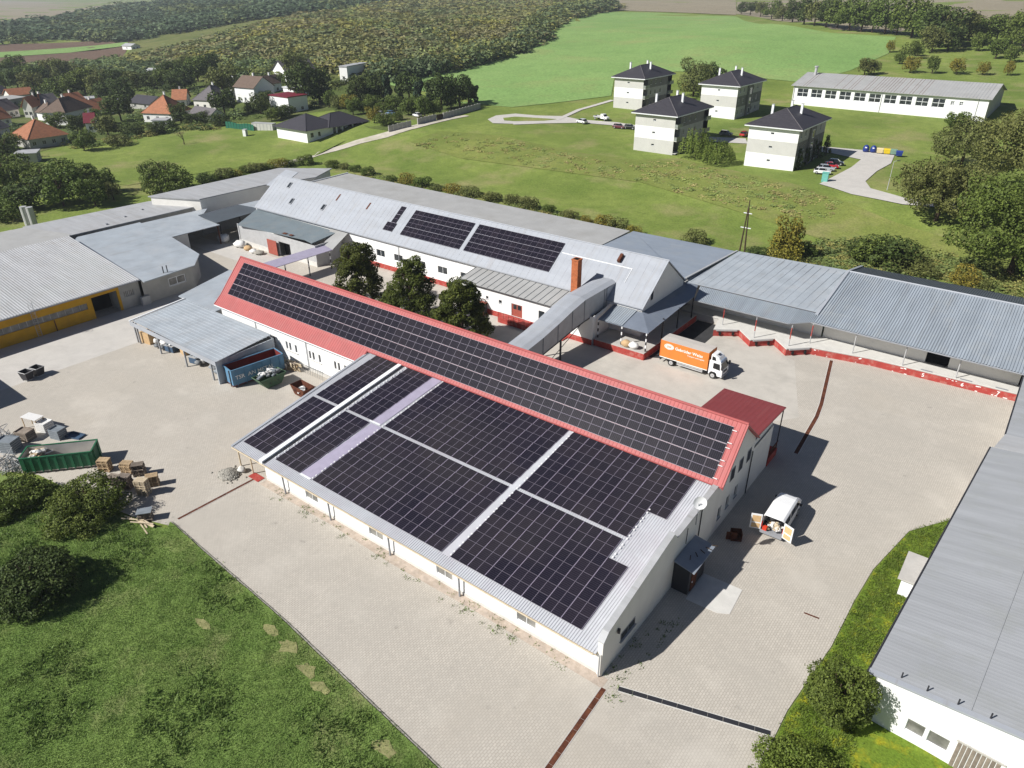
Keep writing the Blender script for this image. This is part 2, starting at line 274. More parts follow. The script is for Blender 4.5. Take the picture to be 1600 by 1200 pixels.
# ---------------------------------------------------------------- mesh helpers
BASE = {}          # world base of every built thing or part whose shapes are given in world coordinates
class MB:
    def __init__(s): s.v = []; s.f = []; s.m = []; s.k = 0
    def add(s, pts, faces):
        b = len(s.v); s.v += [tuple(p) for p in pts]
        for f in faces: s.f.append([b+i for i in f]); s.m.append(s.k)
        return s
    def face(s, *pts): return s.add(pts, [list(range(len(pts)))])
    def box(s, x0, x1, y0, y1, z0, z1):
        p = [(x0, y0, z0), (x1, y0, z0), (x1, y1, z0), (x0, y1, z0), (x0, y0, z1), (x1, y0, z1), (x1, y1, z1), (x0, y1, z1)]
        return s.add(p, [(3, 2, 1, 0), (4, 5, 6, 7), (0, 1, 5, 4), (1, 2, 6, 5), (2, 3, 7, 6), (3, 0, 4, 7)])
    def obox(s, c, size, rz=0.0, tilt=0.0):
        hx, hy, hz = (a/2 for a in size); R = Matrix.Rotation(rz, 3, 'Z') @ Matrix.Rotation(tilt, 3, 'X')
        p = [tuple(Vector(c) + R @ Vector((sx*hx, sy*hy, sz*hz))) for sx, sy, sz in ((-1, -1, -1), (1, -1, -1), (1, 1, -1), (-1, 1, -1), (-1, -1, 1), (1, -1, 1), (1, 1, 1), (-1, 1, 1))]
        return s.add(p, [(3, 2, 1, 0), (4, 5, 6, 7), (0, 1, 5, 4), (1, 2, 6, 5), (2, 3, 7, 6), (3, 0, 4, 7)])
    def prism(s, poly, z0, z1):
        n = len(poly)
        return s.add([(x, y, z0) for x, y in poly] + [(x, y, z1) for x, y in poly], [list(range(n))[::-1], list(range(n, 2*n))] + [(i, (i+1) % n, n+(i+1) % n, n+i) for i in range(n)])
    def slab(s, pts, t):              # top polygon in 3D, pushed down by t
        n = len(pts); lo = [(x, y, z-t) for x, y, z in pts]
        return s.add(list(pts)+lo, [list(range(n)), list(range(n, 2*n))[::-1]] + [((i+1) % n, i, n+i, n+(i+1) % n) for i in range(n)])
    def tube(s, a, b, r, n=8, r2=None):
        a, b = Vector(a), Vector(b); d = (b-a).normalized(); u = d.orthogonal().normalized(); w = d.cross(u); r2 = r if r2 is None else r2
        P = [a + (u*math.cos(t)+w*math.sin(t))*r for t in (2*math.pi*i/n for i in range(n))] + [b + (u*math.cos(t)+w*math.sin(t))*r2 for t in (2*math.pi*i/n for i in range(n))]
        return s.add(P, [(i, (i+1) % n, n+(i+1) % n, n+i) for i in range(n)] + [list(range(n))[::-1], list(range(n, 2*n))])
    def blob(s, c, r, seed=0, n=9, m=5, rough=0.25, flat=True):
        rs = random.Random(seed); P = []; c = Vector(c)
        for j in range(m+1):
            ph = math.pi*(j/m) - math.pi/2
            for i in range(n):
                t = 2*math.pi*i/n; k = 1 + rs.uniform(-rough, rough)
                P.append((c.x + r[0]*math.cos(ph)*math.cos(t)*k, c.y + r[1]*math.cos(ph)*math.sin(t)*k, c.z + r[2]*math.sin(ph)*(k if 0 < j < m else 1)))
        return s.add(P, [(j*n+i, j*n+(i+1) % n, (j+1)*n+(i+1) % n, (j+1)*n+i) for j in range(m) for i in range(n)])
    def corr(s, A, B, C, D, pitch=0.25, h=0.05):   # ribbed sheet: ribs run A->D, repeat along A->B
        A, B, C, D = map(Vector, (A, B, C, D)); L = (B-A).length; n = max(1, int(L/pitch)); N = (B-A).cross(D-A).normalized()
        if N.z < 0: N = -N
        P = []
        for i in range(n):
            for u, k in ((0, 0), (0.48, 0), (0.60, 1), (0.88, 1)):
                t = (i+u)/n; P += [A.lerp(B, t)+N*h*k, D.lerp(C, t)+N*h*k]
        P += [B, C]; c = len(P)//2
        return s.add(P, [(2*i, 2*i+2, 2*i+3, 2*i+1) for i in range(c-1)])
    def build(s, name, mats, parent=None, smooth=False, kind=None):
        if isinstance(mats, str): mats = [mats]
        off = BASE.get(parent.name) if parent is not None else None
        v = s.v if off is None else [(a-off[0], b-off[1], c-off[2]) for a, b, c in s.v]
        me = bpy.data.meshes.new(name); me.from_pydata(v, [], s.f)
        for m in mats: me.materials.append(MATS[m])
        if len(mats) > 1: me.polygons.foreach_set('material_index', s.m)
        if smooth: me.polygons.foreach_set('use_smooth', [True]*len(me.polygons))
        me.update(); o = bpy.data.objects.new(name, me); COL.objects.link(o)
        if parent is not None:
            o.parent = parent
            if off is not None: BASE[o.name] = off
        if kind: o['kind'] = kind
        return o
def tag(o, label, cat, group=None):
    o['label'] = label; o['category'] = cat
    if group: o['group'] = group
    return o
def thing(name, label, cat, loc=(0, 0, 0), rz=0.0, group=None, world=True):
    o = bpy.data.objects.new(name, None); COL.objects.link(o); o.location = loc; o.rotation_euler = (0, 0, rz); o.empty_display_size = 0.5
    if world: BASE[o.name] = tuple(loc)
    return tag(o, label, cat, group)
def copy_tree(o, parent=None):
    c = o.copy(); COL.objects.link(c)
    if parent is not None: c.parent = parent; c.matrix_parent_inverse = o.matrix_parent_inverse.copy()
    for ch in o.children: copy_tree(ch, c)
    return c
def ordinal(i): return ['first', 'second', 'third', 'fourth', 'fifth', 'sixth', 'seventh', 'eighth', 'ninth', 'tenth', 'eleventh', 'twelfth', 'thirteenth', 'fourteenth', 'fifteenth', 'sixteenth', 'seventeenth', 'eighteenth', 'nineteenth', 'twentieth'][i] if i < 20 else {20: 'twenty-first', 21: 'twenty-second', 22: 'twenty-third', 23: 'twenty-fourth', 24: 'twenty-fifth', 25: 'twenty-sixth', 26: 'twenty-seventh', 27: 'twenty-eighth', 28: 'twenty-ninth', 29: 'thirtieth'}.get(i, str(i+1)+'th')

def wall(mb, p0, p1, z0, z1, holes=(), depth=0.18, top=None):
    """Flat wall from p0 to p1 (outside on the right of p0->p1) with real openings; holes = (u0, u1, za, zb) in metres along the wall."""
    a, b = Vector((p0[0], p0[1])), Vector((p1[0], p1[1])); L = (b-a).length; d = (b-a)/L; nrm = Vector((d.y, -d.x))
    us = sorted({0.0, L, *[min(max(h[0], 0), L) for h in holes], *[min(max(h[1], 0), L) for h in holes]}); zs = sorted({z0, z1, *[h[2] for h in holes], *[h[3] for h in holes]})
    P = lambda u, z, k=0.0: (a.x+d.x*u-nrm.x*k, a.y+d.y*u-nrm.y*k, z)
    for i in range(len(us)-1):
        for j in range(len(zs)-1):
            uc, zc = (us[i]+us[i+1])/2, (zs[j]+zs[j+1])/2
            if any(h[0] < uc < h[1] and h[2] < zc < h[3] for h in holes): continue
            mb.face(P(us[i], zs[j]), P(us[i+1], zs[j]), P(us[i+1], zs[j+1]), P(us[i], zs[j+1]))
    for u0, u1, za, zb in holes:
        for q in (((u0, za), (u1, za)), ((u1, za), (u1, zb)), ((u1, zb), (u0, zb)), ((u0, zb), (u0, za))):
            mb.face(P(*q[0]), P(*q[1]), P(*q[1], depth), P(*q[0], depth))
    return P
def window(parent, P, h, glass='glass', frame='white_metal', depth=0.14, bars=1, sill=True, name='window', fw=0.06, hbars=0):
    """A window set in the opening h of a wall: frame with mullions, a pane behind it, a sill in front."""
    u0, u1, za, zb = h; mb = MB()
    def bar(ua, ub, z0, z1, k0, k1):
        p = [P(ua, z0, k1), P(ub, z0, k1), P(ub, z0, k0), P(ua, z0, k0), P(ua, z1, k1), P(ub, z1, k1), P(ub, z1, k0), P(ua, z1, k0)]
        mb.add(p, [(3, 2, 1, 0), (4, 5, 6, 7), (0, 1, 5, 4), (1, 2, 6, 5), (2, 3, 7, 6), (3, 0, 4, 7)])
    k0, k1 = depth-0.05, depth
    bar(u0, u0+fw, za, zb, k0, k1); bar(u1-fw, u1, za, zb, k0, k1); bar(u0+fw, u1-fw, za, za+fw, k0, k1); bar(u0+fw, u1-fw, zb-fw, zb, k0, k1)
    for i in range(bars):
        c = u0+(u1-u0)*(i+1)/(bars+1); bar(c-fw/2, c+fw/2, za+fw, zb-fw, k0, k1)
    for i in range(hbars):
        c = za+(zb-za)*(i+1)/(hbars+1); bar(u0+fw, u1-fw, c-fw/2, c+fw/2, k0-0.004, k1-0.004)
    if sill: bar(u0-0.05, u1+0.05, za-0.05, za-0.004, -0.06, depth-0.06)
    w = mb.build(name, frame, parent)
    g = MB(); g.face(P(u0+0.01, za+0.01, depth-0.02), P(u1-0.01, za+0.01, depth-0.02), P(u1-0.01, zb-0.01, depth-0.02), P(u0+0.01, zb-0.01, depth-0.02)); g.build('pane', glass, w)
    return w
def gutter(parent, a, b, r=0.07, m='grey_metal', name='gutter'):
    return MB().tube(a, b, r, 6).build(name, m, parent)
def post(parent, x, y, z0, z1, r=0.07, m='grey_metal', name='post'):
    return MB().box(x-r, x+r, y-r, y+r, z0, z1).build(name, m, parent)

def smst(a, b, v):
    t = min(1.0, max(0.0, (v-a)/(b-a))); return t*t*(3-2*t)
def terrain(x, y):
    th = math.degrees(math.atan2(-(x-17.5), y+34.0)); w = 1-smst(50, 66, th); r = math.hypot(x-17.5, y+34.0)
    z = 4.2*smst(112, 150, y)*smst(-240, -150, x)
    z += w*20*smst(190, 620, r)+w*9*smst(620, 1500, r)
    z += (1-w)*6*smst(500, 1600, r)
    z += 0.5*smst(80, 112, y)*math.sin(x*.035+1.3)*math.sin(y*.05)
    return z-0.06
def inside(x, y, poly):
    c = False; j = len(poly)-1
    for i in range(len(poly)):
        xi, yi = poly[i][0], poly[i][1]; xj, yj = poly[j][0], poly[j][1]
        if (yi > y) != (yj > y) and x < (xj-xi)*(y-yi)/(yj-yi)+xi: c = not c
        j = i
    return c
def drape(name, poly, m, off, step, kind='structure', hf=None):
    """A sheet that follows the terrain inside a ground polygon."""
    hf = hf or terrain
    P = [Vector((p[0], p[1])) for p in poly]; pts = []; n = len(P)
    for i in range(n):
        a, b = P[i], P[(i+1) % n]; k = max(1, int((b-a).length/step))
        pts += [a.lerp(b, t/k) for t in range(k)]
    m0 = len(pts); edges = [(i, (i+1) % m0) for i in range(m0)]
    xs = [p.x for p in P]; ys = [p.y for p in P]; x = min(xs)+step/2
    ring = [(p.x, p.y) for p in P]
    while x < max(xs):
        y = min(ys)+step/2
        while y < max(ys):
            if inside(x, y, ring): pts.append(Vector((x+random.uniform(-.2, .2)*step, y+random.uniform(-.2, .2)*step)))
            y += step
        x += step
    v, e, f, *_ = delaunay_2d_cdt(pts, edges, [list(range(m0))], 1, 1e-4)
    me = bpy.data.meshes.new(name); me.from_pydata([(p.x, p.y, hf(p.x, p.y)+off) for p in v], [], f); me.materials.append(MATS[m])
    me.polygons.foreach_set('use_smooth', [True]*len(me.polygons)); me.update()
    o = bpy.data.objects.new(name, me); COL.objects.link(o); o['kind'] = kind
    return o
def sheet(name, poly, m, z, t=0.0, kind='structure', parent=None):
    mb = MB()
    if t: mb.prism(poly, z-t, z)
    else: mb.face(*[(x, y, z) for x, y in poly])
    return mb.build(name, m, parent, kind=kind)
def text_mesh(name, body, size, m, parent, mtx, extrude=0.004, bold=0.0, shear=0.0):
    cu = bpy.data.curves.new(name, 'FONT'); cu.body = body; cu.size = size; cu.extrude = extrude; cu.offset = bold; cu.shear = shear; cu.resolution_u = 2
    t = bpy.data.objects.new(name+'_tmp', cu); COL.objects.link(t); bpy.context.view_layer.update()
    me = bpy.data.meshes.new_from_object(t.evaluated_get(bpy.context.evaluated_depsgraph_get())); bpy.data.objects.remove(t); bpy.data.curves.remove(cu)
    me.transform(mtx); me.materials.clear(); me.materials.append(MATS[m]); me.name = name
    o = bpy.data.objects.new(name, me); COL.objects.link(o); o.parent = parent
    return o
def np_mesh(name, verts, quads, m, parent=None, tint=None, kind=None, tri=False):
    k = 3 if tri else 4
    me = bpy.data.meshes.new(name); nv, nf = len(verts), len(quads)
    me.vertices.add(nv); me.vertices.foreach_set('co', np.asarray(verts, dtype=np.float32).ravel())
    me.loops.add(nf*k); me.loops.foreach_set('vertex_index', np.asarray(quads, dtype=np.int32).ravel())
    me.polygons.add(nf); me.polygons.foreach_set('loop_start', np.arange(0, nf*k, k, dtype=np.int32)); me.polygons.foreach_set('loop_total', np.full(nf, k, dtype=np.int32))
    me.materials.append(MATS[m]); me.update(calc_edges=True)
    if tint is not None:
        a = me.color_attributes.new('tint', 'FLOAT_COLOR', 'POINT'); a.data.foreach_set('color', np.asarray(tint, dtype=np.float32).ravel())
    o = bpy.data.objects.new(name, me); COL.objects.link(o)
    if parent is not None: o.parent = parent
    if kind: o['kind'] = kind
    return o

# ---------------------------------------------------------------- ground, roads, fields
def build_ground():
    def axis(lo, hi, fine0, fine1, s0):
        a = list(np.arange(fine0, fine1, s0)); st = s0; x = fine1
        while x < hi: a.append(x); st *= 1.12; x += st
        a.append(hi); st = s0; x = fine0-s0; L = []
        while x > lo: L.append(x); st *= 1.12; x -= st
        L.append(lo); return np.array(L[::-1]+a)
    X = axis(-6000, 1500, -330, 60, 6.0); Y = axis(-900, 6500, -40, 420, 6.0)
    V = [(x, y, terrain(x, y)) for y in Y for x in X]; nx = len(X)
    F = [(j*nx+i, j*nx+i+1, (j+1)*nx+i+1, (j+1)*nx+i) for j in range(len(Y)-1) for i in range(nx-1)]
    me = bpy.data.meshes.new('ground'); me.from_pydata(V, [], F); me.materials.append(MATS['meadow'])
    me.polygons.foreach_set('use_smooth', [True]*len(F)); o = bpy.data.objects.new('ground', me); COL.objects.link(o); o['kind'] = 'structure'
build_ground()

yard_edge = [(14.2, -15.0), (-4.7, -12.9), (-23.5, -11.1), (-43.1, -9.9), (-42.53, -10.36), (-46.75, -11.85), (-54.29, -13.30), (-61.94, -14.45), (-66.17, -16.62), (-80, -30), (-80, -48)]
sheet('pavement', [(24, 40), (24, 70), (-133, 70), (-133, -48)][:0] + [(12.3, 5.5), (13.1, 13.5), (13.2, 19.6), (13.5, 24.7), (14.9, 32.3), (18.4, 37.6), (26, 41), (26, 71), (-131, 71), (-131, -48)] + yard_edge[::-1] + [(12.3, -8)], 'pavers', 0.0)
# lighter concrete road along the yellow building, pale slab at the porch, yard patches
sheet('road', [(-99.6, -48), (-86.2, -48), (-85.6, 10.4), (-88.5, 11.5), (-92.5, 31), (-97, 46.0), (-131, 44), (-131, 40), (-99.6, 40)], 'yard_pale', 0.004)
sheet('concrete_yard', [(-59, 31), (-7.2, 31), (-7.2, 38), (-0.5, 47), (-6, 62), (-12, 64), (-22.8, 62), (-22.8, 49.2), (-59, 49.2)], 'yard_concrete', 0.005)
sheet('porch_slab', [(1.63, 11.12), (1.60, 14.97), (5.11, 15.09), (5.33, 11.75), (4.42, 11.24)], 'pale_concrete', 0.03, 0.05)
sheet('wall_apron', [(-41.5, -1.0), (-30, -0.8), (-22, -1.1), (-12, -0.85), (0.6, -1.0), (0.6, -0.01), (-41.5, -0.01)], 'apron', 0.006)
sheet('bay_shade_sheet', [(-22.9, 50.5), (-20.4, 52.0), (-18.4, 58), (-18.5, 63), (-19.4, 67), (-22.9, 67)], 'bay_shade', 0.012)  # dark sheet laid over the bay ground to paint its shade
# lawn in the foreground, its kerb along the pavement, flower strip at the right warehouse
def lawn_h(x, y): return 0.10 + 0.10*math.sin(x*0.45+1)*math.sin(y*0.5) + 0.05*math.sin(x*1.9)*math.sin(y*1.7+.5)
lawn_poly = [(14.2, -15.2), (-4.7, -13.15), (-23.5, -11.35), (-43.1, -10.15), (-42.29, -10.89), (-46.24, -12.45), (-53.42, -13.71), (-60.95, -14.87), (-64.87, -17.11), (-75, -30), (-75, -75), (20, -75), (20, -15.2)]
drape('lawn', lawn_poly, 'lawn', 0.0, 0.8, hf=lawn_h)
dry_spots = []
for k_, (q_, r_) in enumerate((((-28.82, -15.50), .6), ((-23.74, -12.50), .55), ((-21.25, -12.82), .7), ((-18.32, -13.38), .75), ((-16.22, -13.74), .6), ((-8.79, -14.30), .7))):
    pl_ = [(q_[0]+r_*random.uniform(.5, 1.2)*1.5*math.cos(a_), q_[1]+r_*random.uniform(.4, 1.1)*math.sin(a_)) for a_ in (2*math.pi*i_/11 for i_ in range(11))]; dry_spots.append((q_, r_)); drape('bare_patch', pl_, 'straw', 0.035, 0.5, hf=lawn_h)
drape('verge', [(12.45, -8), (12.45, 5.5), (13.25, 13.5), (13.35, 19.6), (13.65, 24.7), (15.0, 32.3), (18.5, 37.6), (24, 40), (24, 5), (18.5, 4), (18.5, -14.5), (14.4, -14.8)], 'flower_lawn', 0.0, 0.9, hf=lambda x, y: 0.09+0.05*math.sin(x*1.3)*math.sin(y*1.1))
def kerb_run(label, pts, step, m='gravel_grey', w=0.10, h=0.12, name='kerb'):
    t = thing(name, label, 'kerb', (pts[0][0], pts[0][1], 0)); k = 0
    for a, b in zip(pts, pts[1:]):
        a, b = Vector(a), Vector(b); n = max(1, int((b-a).length/step)); ang = math.atan2(b.y-a.y, b.x-a.x)
        for i in range(n):
            c = a.lerp(b, (i+0.5)/n); MB().obox((c.x, c.y, h/2-0.04+random.uniform(-.012, .012)), ((b-a).length/n-0.02, w, h), ang+random.uniform(-.01, .01)).build('kerb_stone', m, t); k += 1
    return t
kerb_run('grey kerb stones between the green lawn and the paved yard', [(14.2, -15.08), (-4.7, -13.02), (-23.5, -11.22), (-43.1, -10.02)], 1.0)
# drain channels: sunk troughs with edge strips and rusty or dark covers
def channel(label, pts, w, cover, edge, step=1.0):
    t = thing('drain_channel', label, 'drain', (pts[0][0], pts[0][1], 0))
    for a, b in zip(pts, pts[1:]):
        a, b = Vector(a), Vector(b); L = (b-a).length; ang = math.atan2(b.y-a.y, b.x-a.x); d = (b-a)/L; nn = Vector((-d.y, d.x)); m = (a+b)/2
        for s in (-1, 1):
            c = m+nn*s*(w/2+0.03); MB().obox((c.x, c.y, 0.008), (L, 0.06, 0.022), ang).build('edge_strip', edge, t)
        n = max(1, int(L/step))
        for i in range(n):
            c = a.lerp(b, (i+0.5)/n); MB().obox((c.x, c.y, 0.006+random.uniform(0, .006)), (L/n-0.03, w-0.01, 0.02), ang).build('cover_plate', cover, t)
    return t
channel('straight rust red drain channel running out from the corner of the long hall', [(0.75, -0.9), (1.25, -14.6)], 0.40, 'rust', 'concrete')
channel('dark open drain channel across the pavement right of the hall corner', [(1.6, -0.25), (12.0, 3.0)], 0.40, 'dark_metal', 'pale_concrete')
channel('bent rust red drain channel between the loading dock and the red annex', [(-1.9, 65.2), (0.7, 52.0), (1.2, 48.5), (1.8, 39.0)], 0.45, 'rust', 'pale_concrete')
channel('thin rust red drain channel beside the pile of gravel at the lawn corner', [(-43.0, -9.4), (-42.7, -0.9)], 0.3, 'rust', 'concrete')
MB().box(-43.6, -41.9, -0.9, -0.05, 0.0, 0.06).build('steel_plate', 'red_plinth')
tag(bpy.data.objects['steel_plate'], 'small red plate lying at the open left end of the long hall', 'plate')

# fields beyond the compound
drape('crop_field', [(-253.44, 215.20, 7.86), (-253.39, 266.50, 9.58), (-258.38, 327.22, 13.64), (-282.57, 384.74, 16.81), (-358.38, 505.48, 20.06), (-420.39, 627.04, 20.87), (-474.26, 796.47, 22.84), (-284.80, 717.62, 21.35), (-179.01, 525.78, 23.33), (-123.10, 468.91, 21.57), (-85.17, 460.21, 21.02), (-74.55, 400.37, 16.39), (-75.39, 338.96, 13.16), (-83.60, 304.02, 10.33), (-115.70, 306.11, 11.32), (-141.38, 300.79, 11.91), (-159.04, 272.92, 10.93), (-138.92, 236.32, 7.94), (-157.67, 195.28, 6.58), (-189.30, 194.58, 6.02), (-178.10, 199.11, 6.41), (-196.37, 210.55, 6.32), (-228.37, 212.72, 6.46)], 'crop', 0.15, 14)
drape('stubble_field', [(-481.43, 808.50, 23.18), (-670.15, 1139.90, 28.37), (-497.16, 1236.53, 28.25), (-298.00, 749.98, 21.43)], 'stubble', 0.3, 40)
drape('stubble_field', [(-308.79, 776.36, 21.79), (-477.37, 1193.14, 27.99), (-241.53, 1327.79, 28.68), (-95.12, 1176.26, 30.58), (-35.21, 576.23, 24.10), (-95.03, 669.63, 24.02), (-89.70, 479.69, 22.07), (-130.24, 492.83, 22.58), (-243.74, 691.42, 20.65)], 'stubble', 0.2, 40)
drape('stubble_field', [(-1101.22, 334.77, 3.78), (-1201.27, 499.06, 5.04), (-1543.10, 760.44, 7.93), (-1763.51, 1029.64, 15.28), (-2232.62, 1332.76, 16.19), (-3933.02, 1303.69, 6.28)], 'stubble', 0.3, 60)
drape('ploughed_field', [(-823.22, 239.10, 1.82), (-776.25, 319.82, 1.61), (-742.30, 355.75, 3.25), (-668.83, 313.93, 2.54), (-541.98, 242.47, 1.06), (-538.66, 205.41, -0.27), (-543.22, 142.91, 0.39)], 'plough', 0.2, 30)
drape('field_strip', [(-717.09, 202.40, 0.55), (-702.01, 274.78, 1.37), (-719.73, 340.58, 2.53), (-668.83, 313.93, 2.54), (-657.67, 259.73, 0.60), (-647.09, 178.40, 0.31)], 'crop', 0.45, 30)
drape('rough_slope', [(-541.98, 242.47, 1.06), (-650.22, 307.54, 2.57), (-733.83, 348.03, 2.78), (-723.02, 431.49, 12.13), (-727.98, 489.47, 17.38), (-695.34, 550.17, 22.58), (-880.16, 879.36, 27.53), (-609.52, 1033.05, 26.56), (-475.39, 795.45, 22.84), (-400.48, 591.70, 20.56), (-278.06, 378.48, 16.51), (-255.78, 323.83, 13.28), (-250.61, 263.38, 9.36), (-253.44, 215.20, 7.86), (-260.54, 188.86, 6.49), (-312.68, 200.11, 7.81), (-336.19, 182.70, 4.90), (-393.29, 187.50, 2.50), (-455.88, 194.06, 0.63)], 'undergrowth', 0.25, 30)
drape('bank', [(-151.84, 134.40, 3.47), (-149.52, 146.94, 5.31), (-130.84, 153.44, 4.93), (-99.47, 149.76, 4.00), (-81.29, 151.23, 3.79), (-71.91, 159.97, 3.85), (-50.63, 153.30, 3.94), (-33.97, 147.49, 4.14), (-21.58, 140.50, 3.66), (-10.47, 133.94, 2.69), (3.75, 129.01, 1.79), (15.18, 124.28, 0.94), (16.51, 114.25, -0.28), (4.24, 115.66, -0.19), (-17.50, 119.17, 0.23), (-41.08, 126.61, 1.32), (-69.88, 134.18, 2.37), (-98.58, 132.38, 2.18), (-126.69, 129.93, 2.11)], 'rough_grass', 0.12, 6)
drape('mown_lawn', [(-242.12, 61.02, -0.06), (-241.24, 74.38, -0.06), (-250.59, 106.34, 0.74), (-218.32, 132.79, 2.40), (-199.08, 122.25, 1.62), (-174.57, 127.83, 2.38), (-171.23, 111.66, 0.28), (-179.13, 81.27, 0.09), (-182.45, 58.55, -0.06), (-202.55, 52.76, -0.06)], 'meadow', 0.10, 10)
drape('garden_plots', [(-499.83, 127.95, -0.01), (-485.21, 181.20, -0.03), (-390.65, 185.99, 2.47), (-347.70, 193.91, 5.66), (-322.04, 211.04, 8.81), (-289.49, 221.31, 9.81), (-254.68, 222.56, 8.28), (-228.37, 212.72, 6.46), (-189.30, 194.58, 6.02), (-175.79, 196.34, 6.41), (-166.60, 165.80, 6.10), (-166.49, 139.84, 4.58), (-177.20, 140.35, 4.49), (-221.35, 162.50, 4.08), (-227.73, 151.86, 3.34), (-221.95, 138.38, 2.70), (-244.07, 127.14, 1.61), (-252.49, 117.65, 1.10), (-252.99, 107.70, 0.76), (-252.57, 93.02, 0.16), (-258.29, 79.79, -0.06), (-249.68, 64.19, -0.06), (-243.64, 40.35, -0.06)], 'garden_ground', 0.08, 14)
# lanes
def lane(name, pts, w, m, off, step=4):
    L = []; R = []
    for i, p in enumerate(pts):
        a = Vector(pts[max(0, i-1)][:2]); b = Vector(pts[min(len(pts)-1, i+1)][:2]); d = (b-a).normalized(); n = Vector((-d.y, d.x)); c = Vector(p[:2])
        ww = p[3] if len(p) > 3 else w
        L.append(tuple(c+n*ww/2)); R.append(tuple(c-n*ww/2))
    drape(name, L+R[::-1], m, off, step)
lane('track', [(-170.34, 94.45, 0.03, 3), (-172.51, 115.26, 0.53, 3.4), (-169.13, 128.47, 2.47, 4.5), (-164.82, 135.83, 3.88, 5.5), (-161.30, 147.28, 5.53, 4.5), (-161.12, 163.07, 6.06, 3.6), (-159.67, 171.67, 6.23, 2.5)], 3.5, 'dirt_track', 0.13)
lane('drive', [(-139.08, 170.93, 5.64), (-131.93, 179.65, 5.62), (-121.97, 188.43, 5.66), (-110.76, 190.92, 5.55), (-102.93, 190.06, 5.38)], 5.0, 'yard_pale', 0.16)
lane('drive', [(-130.04, 183.88, 5.69), (-134.22, 205.43, 6.47), (-133.71, 228.52, 7.45)], 2.0, 'yard_pale', 0.19)
drape('turning_circle', [(-138.44, 170.09, 5.60), (-144.01, 166.65, 5.72), (-149.41, 170.56, 5.99), (-151.57, 177.92, 6.19), (-148.60, 185.31, 6.24), (-140.24, 187.48, 6.05), (-132.31, 192.02, 5.99), (-124.62, 190.53, 5.79), (-126.72, 183.68, 5.60)], 'yard_pale', 0.14, 3)
drape('traffic_island', [(-140.53, 173.92, 5.75), (-143.70, 172.62, 5.83), (-146.79, 175.87, 6.00), (-144.97, 180.51, 6.04), (-137.52, 183.68, 5.89), (-130.57, 186.23, 5.78), (-132.86, 180.98, 5.69)], 'meadow', 0.19, 3)
drape('car_park', [(-30.55, 151.07, 4.25), (-29.36, 174.09, 4.40), (-29.81, 185.07, 4.52), (-38.55, 188.79, 4.62), (-49.32, 188.48, 4.68), (-50.46, 194.61, 4.91), (-27.31, 198.76, 4.72), (-23.91, 197.23, 4.65), (-22.08, 184.76, 4.51), (-22.80, 173.06, 4.45), (-22.23, 159.73, 4.41), (-19.38, 152.96, 4.43), (-9.96, 147.47, 4.45), (0.48, 149.24, 4.58), (0.56, 145.19, 4.36), (-10.32, 143.37, 4.11), (-21.69, 145.61, 4.20)], 'yard_pale', 0.15, 4)
drape('car_park', [(-77.70, 189.54, 5.00), (-65.90, 193.71, 5.07), (-62.88, 187.71, 4.76), (-73.55, 184.13, 4.68)], 'yard_pale', 0.15, 3)

# ---------------------------------------------------------------- long hall with the big solar roof (front corner at the origin)
SA = math.atan2(3.32, 20.3); zr = lambda y: 2.38+(y+0.3)*3.32/20.3
hall = thing('workshop_hall', 'long low white hall with a ribbed metal roof full of solar panels', 'hall', (-20, 5, 0))
fx = lambda px, py: 0
wm = MB()
wins = [(a-0.95+41.5, a+0.95+41.5, 0.72, 1.92) for a in ((-33.93, 1.15)[0], (-24.62, 1.46)[0], (-16.02, 1.65)[0], (-7.17, 1.81)[0], -11.0)][:4]
P = wall(wm, (-41.5, 0), (-0.02, 0), 0.0, 2.36, wins)
wm.build('front_wall', 'white_render', hall)
MB().box(-41.5, -0.3, -0.06, -0.004, 0.0, 0.32).build('plinth', 'pale_concrete', hall)
for h in wins: window(hall, P, h, 'glass_strip', 'white_metal', bars=1)
# stepped parapet gable towards the yard
g = MB(); gy = [(0, 0), (20.0, 0), (20.0, 6.05), (12.2, 5.75), (12.2, 6.05), (11.0, 6.62), (10.9, 6.62), (0.0, 3.95)]
gy = [(-0.12, 0), (20.2, 0), (20.2, 6.0), (12.3, 5.6), (11.6, 5.62), (10.9, 6.45), (0.55, 4.15), (-0.12, 3.55)]
n = len(gy); g.add([(0.0, y, z) for y, z in gy]+[(-0.42, y, z) for y, z in gy], [list(range(n)), list(range(n, 2*n))[::-1]]+[((i+1) % n, i, n+i, n+(i+1) % n) for i in range(n)])
g.build('parapet_gable', 'cream_render', hall)
for (ya, za), (yb, zb) in (((-0.16, 3.53), (0.55, 4.17)), ((0.5, 4.15), (10.95, 6.47)), ((11.6, 5.64), (20.25, 6.02))):
    L = math.hypot(yb-ya, zb-za); c = MB(); c.add([(x, y, z+k) for k in (0.0, 0.07) for x in (-0.5, 0.05) for y, z in ((ya, za), (yb, zb))], [(0, 2, 3, 1), (4, 5, 7, 6), (0, 1, 5, 4), (2, 6, 7, 3), (0, 4, 6, 2), (1, 3, 7, 5)]); c.build('coping', 'zinc_light', hall)
gw = MB(); hw = (2.9, 5.0, 1.5, 2.5); hw2 = (17.2, 17.9, 0.7, 2.2)
for (y0, y1, z0, z1, nm) in ((2.6, 4.9, 1.35, 2.15, 'window'),):
    b = MB(); b.box(-0.02, 0.035, y0, y1, z0, z1); w = b.build(nm, 'grey_metal', hall)
    MB().box(0.037, 0.042, y0+.07, (y0+y1)/2-.04, z0+.07, z1-.07).build('pane', 'glass', w); MB().box(0.037, 0.042, (y0+y1)/2+.04, y1-.07, z0+.07, z1-.07).build('pane', 'glass', w); MB().box(0.0, 0.16, y0-.1, y1+.1, z0-.08, z0-.01).build('sill', 'mid_metal', w)
